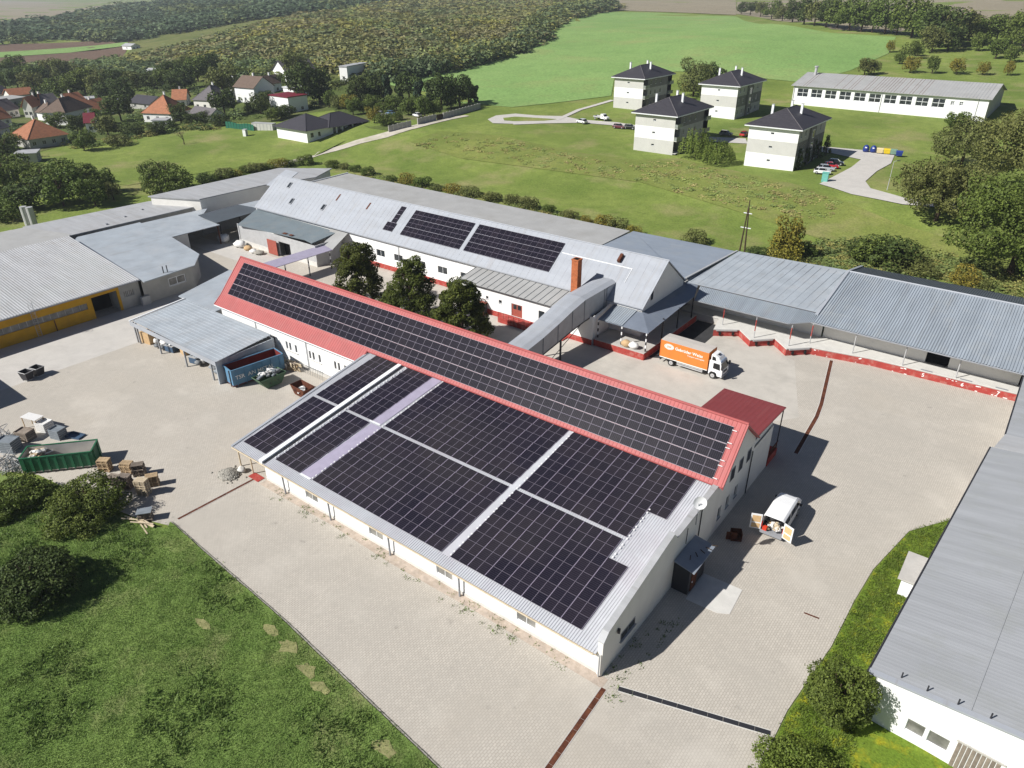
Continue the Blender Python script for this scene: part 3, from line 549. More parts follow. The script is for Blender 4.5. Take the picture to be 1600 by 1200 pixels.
# ribbed roof with a plain fascia
r = MB(); r.corr((-46.5, -0.4, zr(-0.4)), (-0.42, -0.4, zr(-0.4)), (-0.42, 20.1, zr(20.1)), (-46.5, 20.1, zr(20.1)), 0.235, 0.045)
r.build('ribbed_roof', 'zinc_shed', hall)
MB().slab([(-46.5, -0.38, zr(-.4)-.02), (-0.42, -0.38, zr(-.4)-.02), (-0.42, 20.1, zr(20.1)-.02), (-46.5, 20.1, zr(20.1)-.02)], 0.14).build('roof_deck', 'pale_timber', hall)
gutter(hall, (-46.5, -0.47, zr(-.4)-0.05), (-0.6, -0.47, zr(-.4)-0.05), 0.07, 'pale_timber')
MB().slab([(-46.75, -0.4, zr(-.4)+.12), (-46.45, -0.4, zr(-.4)+.12), (-46.45, 20.1, zr(20.1)+.12), (-46.75, 20.1, zr(20.1)+.12)], 0.3).build('verge_flashing', 'zinc_pale', hall)
# raised white ridge flashing, walkway strip and grey service strip
MB().slab([(-41.75, -0.4, zr(-.4)+.30), (-41.2, -0.4, zr(-.4)+.30), (-40.55, 20.0, zr(20)+.30), (-41.1, 20.0, zr(20)+.30)], 0.36).build('ridge_flashing', 'white_metal', hall)
MB().slab([(-41.19, -0.3, zr(-.3)+.10), (-40.95, -0.3, zr(-.3)+.10), (-40.3, 20.0, zr(20)+.10), (-40.54, 20.0, zr(20)+.10)], 0.1).build('cable_tray', 'dark_metal', hall)
for (ya, yb) in ((0.75, 10.2), (10.5, 19.95)):
    MB().slab([(-36.35, ya, zr(ya)+.085), (-34.65, ya, zr(ya)+.085), (-34.15, yb, zr(yb)+.085), (-35.75, yb, zr(yb)+.085)], 0.06).build('walkway_strip', 'walk_strip', hall)
    MB().slab([(-36.3, ya-.12, zr(ya)+.1), (-34.7, ya-.12, zr(ya)+.1), (-34.7, ya+.12, zr(ya)+.1), (-36.3, ya+.12, zr(ya)+.1)], 0.05).build('strip_end', 'white_metal', hall)
MB().slab([(-16.85, 0.75, zr(.75)+.08), (-16.0, 0.75, zr(.75)+.08), (-15.75, 19.95, zr(19.95)+.08), (-16.5, 19.95, zr(19.95)+.08)], 0.05).build('service_strip', 'zinc_shed', hall)
for x in (-37.9, -30.8, -22.5, -14.0): MB().tube((x, -0.40, 2.25), (x, -0.34, 0.02), 0.09, 8).build('downpipe', 'grey_metal', hall)
MB().tube((-0.15, -0.3, 2.4), (-0.15, -0.3, 0.1), 0.07, 8).build('downpipe', 'mid_metal', hall)
for x, y in ((-43.6, -0.25), (-45.9, -0.2), (-45.9, 9.0), (-45.9, 18.0)): post(hall, x, y, 0, zr(y)-.16, 0.06, 'pale_timber')
MB().box(-41.52, -41.3, 0.02, 19.6, 0, 2.3).build('end_wall', 'white_render', hall)
# satellite dish on the parapet, security lamp
dish = thing('satellite_dish', 'round white satellite dish on the parapet of the long hall', 'dish', (-0.1, 15.2, 6.0))
dm = MB(); dc = Vector((0.1, 15.4, 6.95)); ax = Vector((0.55, -0.75, 0.35)).normalized(); u = ax.orthogonal().normalized(); w_ = ax.cross(u)
rings = [(0.0, 0.0), (0.25, 0.03), (0.45, 0.10), (0.6, 0.18)]
pts = [dc-ax*0.1] + [dc-ax*0.1+ax*d+(u*math.cos(t)+w_*math.sin(t))*r_ for r_, d in rings[1:] for t in (2*math.pi*i/14 for i in range(14))]
dm.add(pts, [(0, 1+i, 1+(i+1) % 14) for i in range(14)]+[(1+k*14+i, 1+(k+1)*14+i, 1+(k+1)*14+(i+1) % 14, 1+k*14+(i+1) % 14) for k in range(2) for i in range(14)]); dm.build('reflector', 'white_paint', dish, True)
MB().tube((0.06, 15.3, 4.6), (0.06, 15.3, 6.9), 0.035, 6).tube(dc, dc+ax*0.5, 0.02, 5).obox(dc+ax*0.5, (0.1, 0.1, 0.12)).build('mast', 'grey_metal', dish)
MB().tube((0.05, 13.6, 5.3), (0.05, 13.6, 3.6), 0.03, 6).build('cable', 'dark_metal', hall); MB().tube((0.06, 16.4, 5.6), (0.06, 16.4, 2.6), 0.05, 6).build('downpipe', 'dark_metal', hall)
MB().obox((0.12, 2.0, 3.1), (0.2, 0.3, 0.3), 0.3).tube((0.02, 2.0, 3.3), (0.14, 2.0, 3.2), 0.03, 6).build('wall_lamp', 'dark_metal', hall)
# porch: dirty blue-grey sheet roof over a dark timber lobby
porch = thing('entrance_porch', 'dark boxed porch with a blue-grey sheet roof on the hall gable', 'porch', (1.3, 8, 0))
pc = [(-0.22, 15.60), (-0.15, 11.36), (2.06, 11.14), (2.04, 15.48)]
MB().slab([(0.06, pc[1][1], 3.25), (pc[2][0], pc[2][1], 3.05), (pc[3][0], pc[3][1], 3.05), (0.06, pc[0][1], 3.25)], 0.07).build('porch_roof', 'zinc_blue', porch)
y0, y1 = pc[1][1]+0.25, pc[0][1]-0.6
MB().box(0.01, 1.5, y0, y1, 0, 2.95).build('lobby', 'dark_metal', porch); d_ = MB().box(1.5, 1.56, y0+0.5, y0+1.6, 0.05, 2.2).build('door', 'rust', porch); MB().box(1.56, 1.62, y0+0.6, y0+0.68, 1.0, 1.15).build('handle', 'white_metal', d_)
for k in range(5): MB().obox((1.0+0.25*k, pc[1][1]+1.2+0.7*k, 3.30-0.03*k), (0.55, 0.07, 0.05), 1.9+0.4*k).build('branch_debris', 'bark', porch)
# planters and crates in the shade beside the gable
crate = thing('rusty_crate', 'rusty open crate standing by the white van in the building shade', 'crate', (*(2.02, 21.11), 0)); x, y = crate.location.x, crate.location.y
MB().obox((x, y, 0.1), (1.0, 0.8, 0.12), 0.5).obox((x-.28, y-.4, .5), (1.0, .05, .9), .5).build('crate_body', 'rust', crate)
for sx, sy in ((-.48, 0), (.48, 0)): MB().obox((x+sx*math.cos(.5), y+sx*math.sin(.5), .5), (.05, .8, .9), .5).build('crate_side', 'rust', crate)
MB().obox((x-.2, y+.36, .5), (1.0, .05, .9), .5).build('crate_back', 'rust', crate)

# solar arrays ------------------------------------------------------------------
def panel_mesh(name, w, l, frame, glass='solar_glass'):
    b = MB(); t, e = 0.04, 0.024; W2, L2 = w/2, l/2
    o = [(-W2, -L2), (W2, -L2), (W2, L2), (-W2, L2)]; i_ = [(-W2+e, -L2+e), (W2-e, -L2+e), (W2-e, L2-e), (-W2+e, L2-e)]
    v = [(x, y, -t) for x, y in o]+[(x, y, 0) for x, y in o]+[(x, y, 0) for x, y in i_]+[(x, y, -0.004) for x, y in i_]
    b.k = 0; b.add(v, [(12, 13, 14, 15)]); f0 = len(b.v)-16; b.k = 1
    k_ = 0
    for q in [(3, 2, 1, 0)]+[(i, (i+1) % 4, 4+(i+1) % 4, 4+i) for i in range(4)]+[(4+i, 4+(i+1) % 4, 8+(i+1) % 4, 8+i) for i in range(4)]+[(8+i, 8+(i+1) % 4, 12+(i+1) % 4, 12+i) for i in range(4)]:
        b.f.append([f0+k for k in q]); b.m.append(1 if k_ in (5, 7) else 2); k_ += 1
    me = bpy.data.meshes.new(name); me.from_pydata(b.v, [], b.f); me.materials.append(MATS[glass]); me.materials.append(MATS[frame]); me.materials.append(MATS['frame_dark']); me.polygons.foreach_set('material_index', b.m); me.update()
    return me
def solar_array(label, me, places, rot, rail=None):
    c = sum((Vector(p) for p in places), Vector())/len(places)
    t = thing('solar_array', label, 'solar panels', c, group='solar arrays on the roofs')
    for p in places:
        o = bpy.data.objects.new('solar_panel', me); COL.objects.link(o); o.parent = t; o.location = Vector(p)-c; o.rotation_euler = rot
    return t
rot_s = (Matrix.Rotation(SA, 3, 'X') @ Matrix.Rotation(-math.pi/2, 3, 'Z')).to_euler()
nS = Vector((0, -math.sin(SA), math.cos(SA)))
def shed_block(x0, x1, ncol, lower, skew=0.0, keep=None):
    out = []; pitch = (x1-x0)/ncol; y0 = 0.74 if lower else 10.56; rp = 1.198
    for j in range(8):
        yy = y0+(j+0.5)*rp*math.cos(SA)
        for i in range(ncol):
            if keep and not keep(i, j): continue
            x = x0+(i+0.5)*pitch+skew*(yy/20.0); out.append(Vector((x, yy, zr(yy)))+nS*0.13)
    return out
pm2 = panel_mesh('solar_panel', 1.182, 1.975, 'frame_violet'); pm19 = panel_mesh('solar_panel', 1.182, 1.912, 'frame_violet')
for lo, w_ in ((True, 'lower'), (False, 'upper')):
    solar_array('narrow %s block of solar panels at the left edge of the hall roof' % w_, pm2, shed_block(-46.1, -42.1, 2, lo, 1.0), rot_s)
    solar_array('narrow %s block of solar panels between the white ridge flashing and the lilac walkway' % w_, pm2, shed_block(-40.5, -36.45, 2, lo, 0.9), rot_s)
    solar_array('largest %s block of solar panels right of the lilac walkway strip' % w_, pm19, shed_block(-34.5, -17.0, 9, lo, 0.7), rot_s)
solar_array('lower stepped block of solar panels at the right end of the hall roof', pm19, shed_block(-15.92, -2.42, 7, True, 0.0, lambda i, j: not (i == 6 and j > 5)), rot_s)
solar_array('upper stepped block of solar panels beside the red eave at the hall gable', pm19, shed_block(-15.8, -2.2, 7, False, 0.0, lambda i, j: not (i == 6 and j < 3)), rot_s)
# mounting clamps along the strips
cl = bpy.data.meshes.new('clamp'); cb = MB().box(-.07, .07, -.07, .07, 0, .09); cl.from_pydata(cb.v, [], cb.f); cl.materials.append(MATS['white_paint'])
for x, lab in ((-40.65, 0), (-34.62, 0), (-15.98, 0), (-4.0, 1)):
    y = 0.95
    while y < (19.9 if not lab else 14):
        if not (lab and y < 8):
            for k in (0, 0.42):
                o = bpy.data.objects.new('panel_clamp', cl); COL.objects.link(o); o.parent = hall; yy = y+k; xx = x + (0.8 if x < -30 else 0.2 if x < -10 else 0)*yy/20*(0 if lab else 1)
                o.location = Vector((xx, yy, zr(yy)+0.09))-Vector(hall.location)
        y += 1.18

# ---------------------------------------------------------------- red-roofed long building behind it
red = thing('red_roofed_building', 'long white building with a steep red roof covered in solar panels', 'building', (-38, 24, 0))
RA = math.atan2(4.48, 4.25); rz = lambda y: 6.21+(y-19.93)*4.48/4.25
R0, R1 = (19.78, rz(19.78)), (24.18, 10.69)
m = MB(); m.slab([(-78.3, R0[0], R0[1]), (0.42, R0[0], R0[1]), (0.42, R1[0], R1[1]), (-78.3, R1[0], R1[1])], 0.14)
m.slab([(-78.3, 18.45, 4.95), (-46.55, 18.45, 4.95), (-46.55, 19.80, R0[1]+.01), (-78.3, 19.80, R0[1]+.01)], 0.14)
m.slab([(-78.3, R1[0], R1[1]), (0.42, R1[0], R1[1]), (0.42, 28.7, 6.95), (-78.3, 28.7, 6.95)], 0.14)
roof = m.build('red_roof', 'red_roof', red)
c = MB()
for y0_, z0_, y1_, z1_, xa, xb, pp in ((R0[0], R0[1]+.02, R1[0]-.1, R1[1]-.08, -78.2, 0.3, 0.42), (18.47, 4.97, 19.78, R0[1]+.03, -78.2, -46.6, 0.42)):
    c.corr((xa, y0_, z0_), (xb, y0_, z0_), (xb, y1_, z1_), (xa, y1_, z1_), pp, 0.03)
c.build('tile_ribs', 'red_roof', roof)
MB().tube((-78.3, 24.18, 10.72), (0.45, 24.18, 10.72), 0.13, 8).build('ridge_cap', 'red_roof', roof)
for x in (0.36, -78.34): MB().slab([(x, R0[0], R0[1]+.10), (x+.12, R0[0], R0[1]+.10), (x+.12, R1[0], R1[1]+.12), (x, R1[0], R1[1]+.12)], 0.34).build('verge_board', 'red_roof', roof)
MB().slab([(-78.34, 18.43, 5.03), (-78.22, 18.43, 5.03), (-78.22, 19.8, R0[1]+.10), (-78.34, 19.8, R0[1]+.10)], 0.3).build('verge_board', 'red_roof', roof)
wl = MB(); cx = [(-66.36, 2.67)[0], (-61.50, 2.58)[0], (-56.53, 2.59)[0], (-51.40, 2.73)[0]]
hs = []
for x in cx: hs += [(x-1.15+77.6, x-0.72+77.6, 1.95, 3.15), (x-0.42+77.6, x+0.02+77.6, 1.95, 3.15), (x+0.85+77.6, x+1.28+77.6, 1.95, 3.15)]
P = wall(wl, (-77.6, 19.0), (-45.0, 19.0), 0, 5.0, hs); wl.build('front_wall', 'white_render', red)
for h in hs: window(red, P, h, 'glass', 'white_metal', bars=0, sill=False, fw=0.04)
for x in cx: MB().box(x-1.25, x+1.4, 18.86, 18.995, 1.84, 1.92).build('sill', 'pale_concrete', red)
MB().box(-77.6, -45.0, 18.93, 18.996, 0, 0.5).build('plinth', 'pale_concrete', red)
gutter(red, (-78.3, 18.40, 4.83), (-46.6, 18.40, 4.83), 0.07, 'white_metal')
for x in (-69.2, -58.0): MB().tube((x, 18.9, 4.8), (x, 18.9, 0.1), 0.05, 6).build('downpipe', 'grey_metal', red)
# shaded gable towards the yard: pentagon with two rows of windows
gm = MB(); gh = []
for py, z0_, z1_, wdt in (((27.48, 5.31), 0, 0, 1.0), ((25.41, 5.35), 0, 0, 1.0), ((23.34, 5.40), 0, 0, 1.0), ((25.31, 2.20), 0, 0, 0.8), ((23.26, 2.17), 0, 0, 0.8), ((21.32, 2.04), 0, 0, 0.8)):
    gh.append((py[0]-wdt/2-20.15, py[0]+wdt/2-20.15, py[1]-0.7, py[1]+0.7))
P = wall(gm, (0, 20.15), (0, 34.5), 0, 5.35, [h for h in gh if h[3] < 5.3 and h[0] > .1], 0.25)
up = [h for h in gh if h[3] >= 5.3]
gm.add([(0, 20.15, 5.35), (0, 28.9, 5.35), (0, 28.75, 6.75), (0, 24.2, 10.5)], [(0, 1, 2, 3)]); gm.face((0, 20.15, 5.35), (0, 24.2, 10.5), (0, 20.0, 6.3))
gm.build('gable_wall', 'cream_render', red)
for h in gh:
    if h[3] < 5.3 and h[0] > .1: window(red, P, h, 'glass', 'grey_metal', bars=0, depth=0.2, sill=True)
for h in up:
    w = MB().box(0.0, 0.05, h[0]+20.15, h[1]+20.15, h[2], h[3]).build('window', 'grey_metal', red); MB().box(0.052, 0.056, h[0]+20.2, h[1]+20.1, h[2]+.06, h[3]-.06).build('pane', 'glass', w)
MB().box(-77.6, -77.4, 19.05, 29, 0, 5.3).build('end_wall', 'white_render', red); MB().box(-77.4, -0.2, 28.6, 28.9, 0, 5.3).build('back_wall', 'white_render', red)
MB().tube((0.08, 28.4, 5.3), (0.08, 28.4, 0.1), 0.06, 6).build('downpipe', 'dark_metal', red)
rot_r = Matrix.Rotation(RA, 3, 'X').to_euler(); nR = Vector((0, -math.sin(RA), math.cos(RA)))
pmr = panel_mesh('solar_panel', 1.21, 1.735, 'frame_silver', 'solar_glass_blue')
pl = []
for j in range(3):
    s = 0.20+(j+0.5)*1.765; yy = 19.93+s*math.cos(RA)
    for i in range(62): pl.append(Vector((-76.75+(i+0.5)*1.2268, yy, rz(yy)))+nR*0.13)
solar_array('three long rows of solar panels along the steep red roof', pmr, pl, rot_r)
tipm = bpy.data.meshes.new('rail_end'); tb = MB().box(-.22, .22, -.03, .03, -.03, .03); tipm.from_pydata(tb.v, [], tb.f); tipm.materials.append(MATS['white_paint'])
for s in (0.35, 1.62, 2.15, 3.4, 3.9, 5.15):
    yy = 19.93+s*math.cos(RA); o = bpy.data.objects.new('rail_end', tipm); COL.objects.link(o); o.parent = red; o.location = Vector((-0.5, yy, rz(yy)))+nR*0.14-Vector(red.location)

# dark red canopy annex at the far end of the gable
ann = thing('red_canopy_annex', 'dark red flat sheet roof annex with porch posts behind the red gable', 'annex', (-3.4, 33, 0))
MB().slab([(-6.9, 28.7, 6.9), (0.15, 28.7, 6.9), (0.15, 37.5, 6.15), (-6.9, 37.5, 6.15)], 0.1).corr((-6.85, 28.72, 6.91), (0.1, 28.72, 6.91), (0.1, 37.45, 6.16), (-6.85, 37.45, 6.16), 0.5, 0.010).build('roof', 'dark_red_roof', ann)
for x, y in ((0.0, 37.2), (-6.6, 37.2), (-3.3, 37.2)): MB().tube((x, y, 0), (x, y, 6.2), 0.07, 6).build('post', 'dark_metal', ann)
MB().box(-6.7, -0.15, 28.9, 34.5, 0, 6.0).build('lobby_wall', 'cream_render', ann)
MB().box(0.02, 0.1, 34.6, 37.3, 0.9, 1.0).build('handrail', 'red_plinth', ann)
MB().box(-6.6, 0.1, 34.52, 37.4, 0, 0.9).build('landing', 'red_plinth', ann)
for k in range(9): MB().box(0.04, 0.08, 34.7+k*.3, 34.74+k*.3, 0.9, 1.9).build('baluster', 'rust', ann)
MB().box(0.02, 0.1, 34.6, 37.3, 1.86, 1.94).build('handrail', 'rust', ann)

# ---------------------------------------------------------------- long rear building with pale sheet roof
B1 = thing('rear_building', 'long rear white building with a steep pale metal gable roof', 'building', (-70, 60, 0))
bz = lambda y: 5.6+(y-53.6)*5.3/7.1; BA = math.atan2(5.3, 7.1)
m = MB(); m.slab([(-118, 53.6, 5.6), (-25.9, 53.6, 5.6), (-25.9, 60.7, 10.9), (-118, 60.7, 10.9)], 0.12).slab([(-118, 60.7, 10.9), (-25.9, 60.7, 10.9), (-25.9, 67.8, 5.7), (-118, 67.8, 5.7)], 0.12)
rf = m.build('roof', 'zinc_pale', B1)
for i in range(76):                                # standing seams, each a real batten
    x = -117.4+i*1.215; MB().slab([(x, 53.62, bz(53.62)+.018), (x+.03, 53.62, bz(53.62)+.018), (x+.03, 60.66, bz(60.66)+.018), (x, 60.66, bz(60.66)+.018)], 0.016).build('seam', 'zinc_pale', rf)
MB().tube((-118, 60.7, 10.93), (-25.8, 60.7, 10.93), 0.1, 6).build('ridge_cap', 'zinc_pale', rf)
wl = MB(); wx = [(-80.53, 3.79)[0], (-75.87, 3.75)[0], (-70.26, 3.81)[0], (-65.07, 3.72)[0], (-59.81, 3.58)[0]]
hs = [(x-1.1+118, x+1.1+118, 2.2, 3.5) for x in wx]
P = wall(wl, (-118, 54), (-26.2, 54), 0, 5.75, hs); wl.build('front_wall', 'white_render', B1)
for h in hs: window(B1, P, h, 'glass', 'white_metal', bars=1)
MB().box(-92, -31.5, 53.93, 53.996, 0, 0.9).build('plinth', 'red_plinth', B1)
g = MB(); g.add([(-26.2, 54, 0), (-26.2, 67.4, 0), (-26.2, 67.4, 5.75), (-26.2, 60.7, 10.75), (-26.2, 54, 5.75)], [(0, 1, 2, 3, 4)]); g.build('gable_wall', 'cream_render', B1)
g = MB(); g.add([(-117.8, 54, 0), (-117.8, 67.4, 0), (-117.8, 67.4, 5.75), (-117.8, 60.7, 10.75), (-117.8, 54, 5.75)], [(4, 3, 2, 1, 0)]); g.build('gable_wall', 'white_render', B1)
MB().box(-26.2, -26.12, 56.4, 57.0, 6.0, 7.2).build('vent', 'glass', B1)
gutter(B1, (-118, 53.52, 5.5), (-31, 53.52, 5.5), 0.07, 'grey_metal'); MB().tube((-75.6, 53.85, 5.4), (-75.6, 53.85, 0.1), 0.06, 6).build('downpipe', 'grey_metal', B1)
for px, py, m_ in ((464,322,'glass'),(516.5,335.5,'white_metal')): pass
for x, y in ((-108.6, 56.3), (-99.0, 56.6), (-112.5, 59.2)):
    s = MB().slab([(x-.45, y-.6, bz(y-.6)+.14), (x+.45, y-.6, bz(y-.6)+.14), (x+.45, y+.6, bz(y+.6)+.14), (x-.45, y+.6, bz(y+.6)+.14)], 0.12).build('roof_light', 'grey_metal', rf)
    MB().slab([(x-.33, y-.48, bz(y-.48)+.16), (x+.33, y-.48, bz(y-.48)+.16), (x+.33, y+.48, bz(y+.48)+.16), (x-.33, y+.48, bz(y+.48)+.16)], 0.02).build('pane', 'glass', s)
for x, y in ((-97.0, 59.0), (-88.0, 58.7)): MB().slab([(x-.2, y-.6, bz(y-.6)+.02), (x+.2, y-.6, bz(y-.6)+.02), (x+.2, y+.7, bz(y+.7)+.02), (x-.2, y+.7, bz(y+.7)+.02)], 0.01).build('rust_patch', 'rust', rf)
MB().slab([(-43.2, 58.4, bz(58.4)+.08), (-30.6, 58.4, bz(58.4)+.08), (-30.6, 58.46, bz(58.46)+.08), (-43.2, 58.46, bz(58.46)+.08)], 0.06).slab([(-30.66, 56.4, bz(56.4)+.08), (-30.6, 56.4, bz(56.4)+.08), (-30.6, 58.4, bz(58.4)+.08), (-30.66, 58.4, bz(58.4)+.08)], 0.06).build('snow_guard', 'white_metal', rf)
MB().obox((-33.2, 59.3, bz(59.3)+.3), (0.45, 1.4, 0.6), 0, BA).build('roof_vent', 'rust', rf)
rot_b = Matrix.Rotation(BA, 3, 'X').to_euler(); nB = Vector((0, -math.sin(BA), math.cos(BA)))
pmb = panel_mesh('solar_panel', 1.155, 1.90, 'frame_silver', 'solar_glass_blue')
def b_places(x0, ncol, rows, s0):
    out = []
    for j in rows:
        s = s0+(j+0.5)*1.925; yy = 53.6+s*math.cos(BA)
        for i in range(ncol): out.append(Vector((x0+(i+.5)*1.175, yy, bz(yy)))+nB*0.14)
    return out
solar_array('left of the two solar panel blocks on the pale rear roof', pmb, b_places(-76.3, 12, range(3), 2.05), rot_b)
solar_array('right of the two solar panel blocks on the pale rear roof', pmb, b_places(-61.2, 15, range(3), 2.05), rot_b)
solar_array('small L-shaped group of solar panels left of the rear roof blocks', pmb, b_places(-80.9, 2, range(1), 2.2)+b_places(-80.1, 1, (1, 2), 2.2), rot_b)
# low wing left of the gable
wing = thing('rear_wing', 'short pale metal roof wing at the left end of the rear building', 'building', (-121, 63, 0))
MB().slab([(-122.5, 60.5, 8.3), (-118.1, 60.5, 8.3), (-118.1, 66, 10.6), (-122.5, 66, 10.6)], 0.12).build('roof', 'zinc_pale', wing); MB().box(-122.2, -118.2, 61, 66, 0, 7.9).build('wall', 'white_render', wing)
# flat roofs behind
fl = thing('rear_flat_hall', 'low flat grey felt roof hall hidden behind the rear building', 'hall', (-85, 77, 0))
MB().slab([(-126, 67.9, 5.5), (-46, 67.9, 5.5), (-46, 85.8, 5.7), (-126, 86.6, 5.7)], 0.2).build('roof', 'roof_felt', fl); MB().box(-125.6, -46.2, 68.2, 85.4, 0, 5.25).build('wall', 'grey_render', fl)
MB().tube((-126, 67.95, 5.62), (-126, 86.6, 5.82), 0.12, 6).build('edge_trim', 'white_metal', fl)
fb = thing('blue_grey_hall', 'flat blue-grey sheet metal roof hall beside the pale gable', 'hall', (-36, 77, 0))
MB().slab([(-45.9, 67.9, 5.55), (-26.7, 67.9, 5.55), (-26.7, 69.1, 5.45), (-25.2, 86.2, 5.7), (-45.4, 86.0, 5.7)], 0.2).build('roof', 'zinc_blue', fb); MB().box(-45.6, -26.3, 68.2, 85.6, 0, 5.2).build('wall', 'grey_render', fb)
MB().slab([(-26.75, 69.1, 5.66), (-26.45, 69.1, 5.66), (-24.95, 86.2, 5.91), (-25.25, 86.2, 5.91)], 0.15).build('verge_trim', 'zinc_light', fb)
f3 = thing('dock_hall', 'flat steel-grey sheet roof hall behind the corrugated dock canopy', 'hall', (-15, 77, 0))
MB().slab([(-26.4, 69.1, 5.0), (-6.1, 69.1, 5.0), (-5.1, 77, 5.5), (-5.1, 87.8, 5.75), (-24.9, 86.4, 5.75)], 0.2).build('roof', 'zinc_steel', f3)
for k in range(17): x = -25.8+k*1.2; MB().slab([(x, 69.15, 5.03), (x+.04, 69.15, 5.03), (x+.6, 86.4, 5.78), (x+.56, 86.4, 5.78)], 0.03).build('seam', 'zinc_steel', f3)
wl = MB(); P = wall(wl, (-26.1, 69.8), (-5.0, 69.8), 1.1, 4.75, [(4.2, 6.6, 3.0, 4.4)]); wl.box(-26.1, -5.0, 69.95, 86, 0, 1.0); wl.build('dock_wall', 'cream_render', f3)
window(f3, P, (4.2, 6.6, 3.0, 4.4), 'glass', 'grey_metal', bars=1)
gutter(f3, (-26.6, 69.02, 4.86), (-6.1, 69.02, 4.86), 0.08, 'dark_metal')
# corrugated canopy over the saw-tooth dock
cn = thing('dock_canopy', 'corrugated pale grey canopy on posts over the saw-tooth loading dock', 'canopy', (-15, 66, 1.1))
MB().corr((-23.0, 64.9, 4.05), (-8.5, 64.75, 4.05), (-8.5, 68.95, 4.82), (-24.0, 68.95, 4.82), 0.26, 0.06).corr((-8.5, 64.75, 4.05), (-5.9, 66.8, 4.25), (-5.9, 68.95, 4.82), (-8.5, 68.95, 4.82), 0.26, 0.08).build('corrugated_roof', 'zinc_rib', cn)
MB().tube((-23, 64.85, 4.0), (-8.5, 64.7, 4.0), 0.06, 6).tube((-8.5, 64.7, 4.0), (-5.9, 66.8, 4.2), 0.06, 6).build('edge_beam', 'grey_metal', cn)
for x, y in ((-18.2, 65.2), (-12.7, 63.6), (-7.7, 63.9), (-5.6, 66.6)):
    p_ = MB().tube((x, y, 1.1), (x, y, 4.3), 0.07, 8).build('post', 'mid_metal', cn); MB().tube((x, y, 2.2), (x, y, 3.9), 0.078, 8).build('paint_band', 'red_plinth', p_)
# dock platform with saw-tooth bays, red faces
dk = thing('loading_dock', 'raised concrete loading dock with red saw-tooth front and painted bay numbers', 'dock', (-5, 66, 0))
edge = [(-18.6, 62.9), (-15.4, 65.1), (-12.8, 62.6), (-10.1, 65.2), (-7.6, 62.8), (-4.9, 65.4), (2.8, 66.8), (21, 67.5)]
poly = edge+[(21, 70.2), (-26, 70.2), (-26, 67.2), (-19.6, 67.2)]
MB().prism(poly, 1.0, 1.1).build('deck', 'pale_concrete', dk)
MB().prism([(x, y+.05) for x, y in edge]+[(21, 70), (-26, 70), (-26, 67.3), (-19.5, 67.3)], 0.0, 1.0).build('base', 'concrete', dk)
for a, b in zip(edge, edge[1:]):
    a, b = Vector(a), Vector(b); d = (b-a).normalized(); nn = Vector((d.y, -d.x)); q = MB()
    q.add([(*(a+nn*.02), 0), (*(b+nn*.02), 0), (*(b+nn*.02), .93), (*(a+nn*.02), .93)], [(0, 1, 2, 3)]); q.build('red_face', 'red_plinth', dk)
for a, b in zip(edge[1:5:2]+[edge[5]], edge[2:6:2]+[edge[5]]): pass
for i in (0, 2, 4):
    a, b = Vector(edge[i]), Vector(edge[i+1]); mid = (a+b)/2
for i in (1, 3, 5):
    a, b = Vector(edge[i-1]), Vector(edge[i]); d = (b-a).normalized(); nn = Vector((d.y, -d.x)); mid = (a+b)/2
    MB().obox((mid.x-nn.x*.02+nn.x*.12, mid.y+nn.y*.10, 0.98), ((b-a).length*.8, 0.16, 0.22), math.atan2(d.y, d.x)).build('bumper_beam', 'mid_metal', dk)
    for s in (0.25, 0.75):
        c = a.lerp(b, s); MB().obox((c.x+nn.x*.14, c.y+nn.y*.14, 0.45), (0.3, 0.2, 0.5), math.atan2(d.y, d.x)).build('rubber_bumper', 'rubber', dk)
for tx, px_ in (('5', (9.16, 0.86)[0]), ('6', (13.79, 0.74)[0]), ('7', (17.81, 0.81)[0])):
    yy = 66.8+(px_-2.8)*0.7/18.2
    text_mesh('bay_number', tx, 0.72, 'white_line', dk, Matrix.Translation((px_+.0+5, yy-0.05-66, 0.28)) @ Matrix.Rotation(math.pi/2, 4, 'X'), 0.003, 0.012)
    MB().box(px_-0.3, px_+1.1, yy+0.12, yy+0.42, 1.1, 1.14).build('leveller_plate', 'grey_metal', dk)
for k in range(26):
    x = -4.6+random.random()*25; y = 65.4+(x+4.9)*1.4/7.7 if x < 2.8 else 66.8+(x-2.8)*.7/18.2
    z_ = random.choice((random.uniform(0.02, 0.12), random.uniform(.7, .9))); s_ = random.uniform(.06, .2)
    MB().obox((x, y-.03, z_), (s_*1.8, .012, s_*.7), 0.06).build('paint_chip', 'white_line', dk)

# right dock warehouse
rw = thing('dock_warehouse', 'long warehouse with a ribbed steel-grey roof above the red loading dock', 'warehouse', (8, 80, 0))
ew = (66.7, 4.25); rw_r = (81.6, 7.55)
MB().corr((-6.0, ew[0], ew[1]), (23, ew[0]-.3, ew[1]), (23, rw_r[0], rw_r[1]), (-5.7, rw_r[0], rw_r[1]), 0.34, 0.10).build('ribbed_roof', 'zinc_rib', rw)
MB().slab([(-6.0, ew[0]+.02, ew[1]-.03), (23, ew[0]-.28, ew[1]-.03), (23, rw_r[0], rw_r[1]-.03), (-5.7, rw_r[0], rw_r[1]-.03)], 0.1).build('roof_deck', 'grey_metal', rw)
MB().corr((-5.7, rw_r[0], rw_r[1]), (23, rw_r[0], rw_r[1]), (23, 91, 5.7), (-5.7, 91, 5.7), 0.30, 0.06).slab([(-5.7, rw_r[0], rw_r[1]-.03), (23, rw_r[0], rw_r[1]-.03), (23, 91, 5.67), (-5.7, 91, 5.67)], 0.1).build('back_roof', 'zinc_dark', rw)
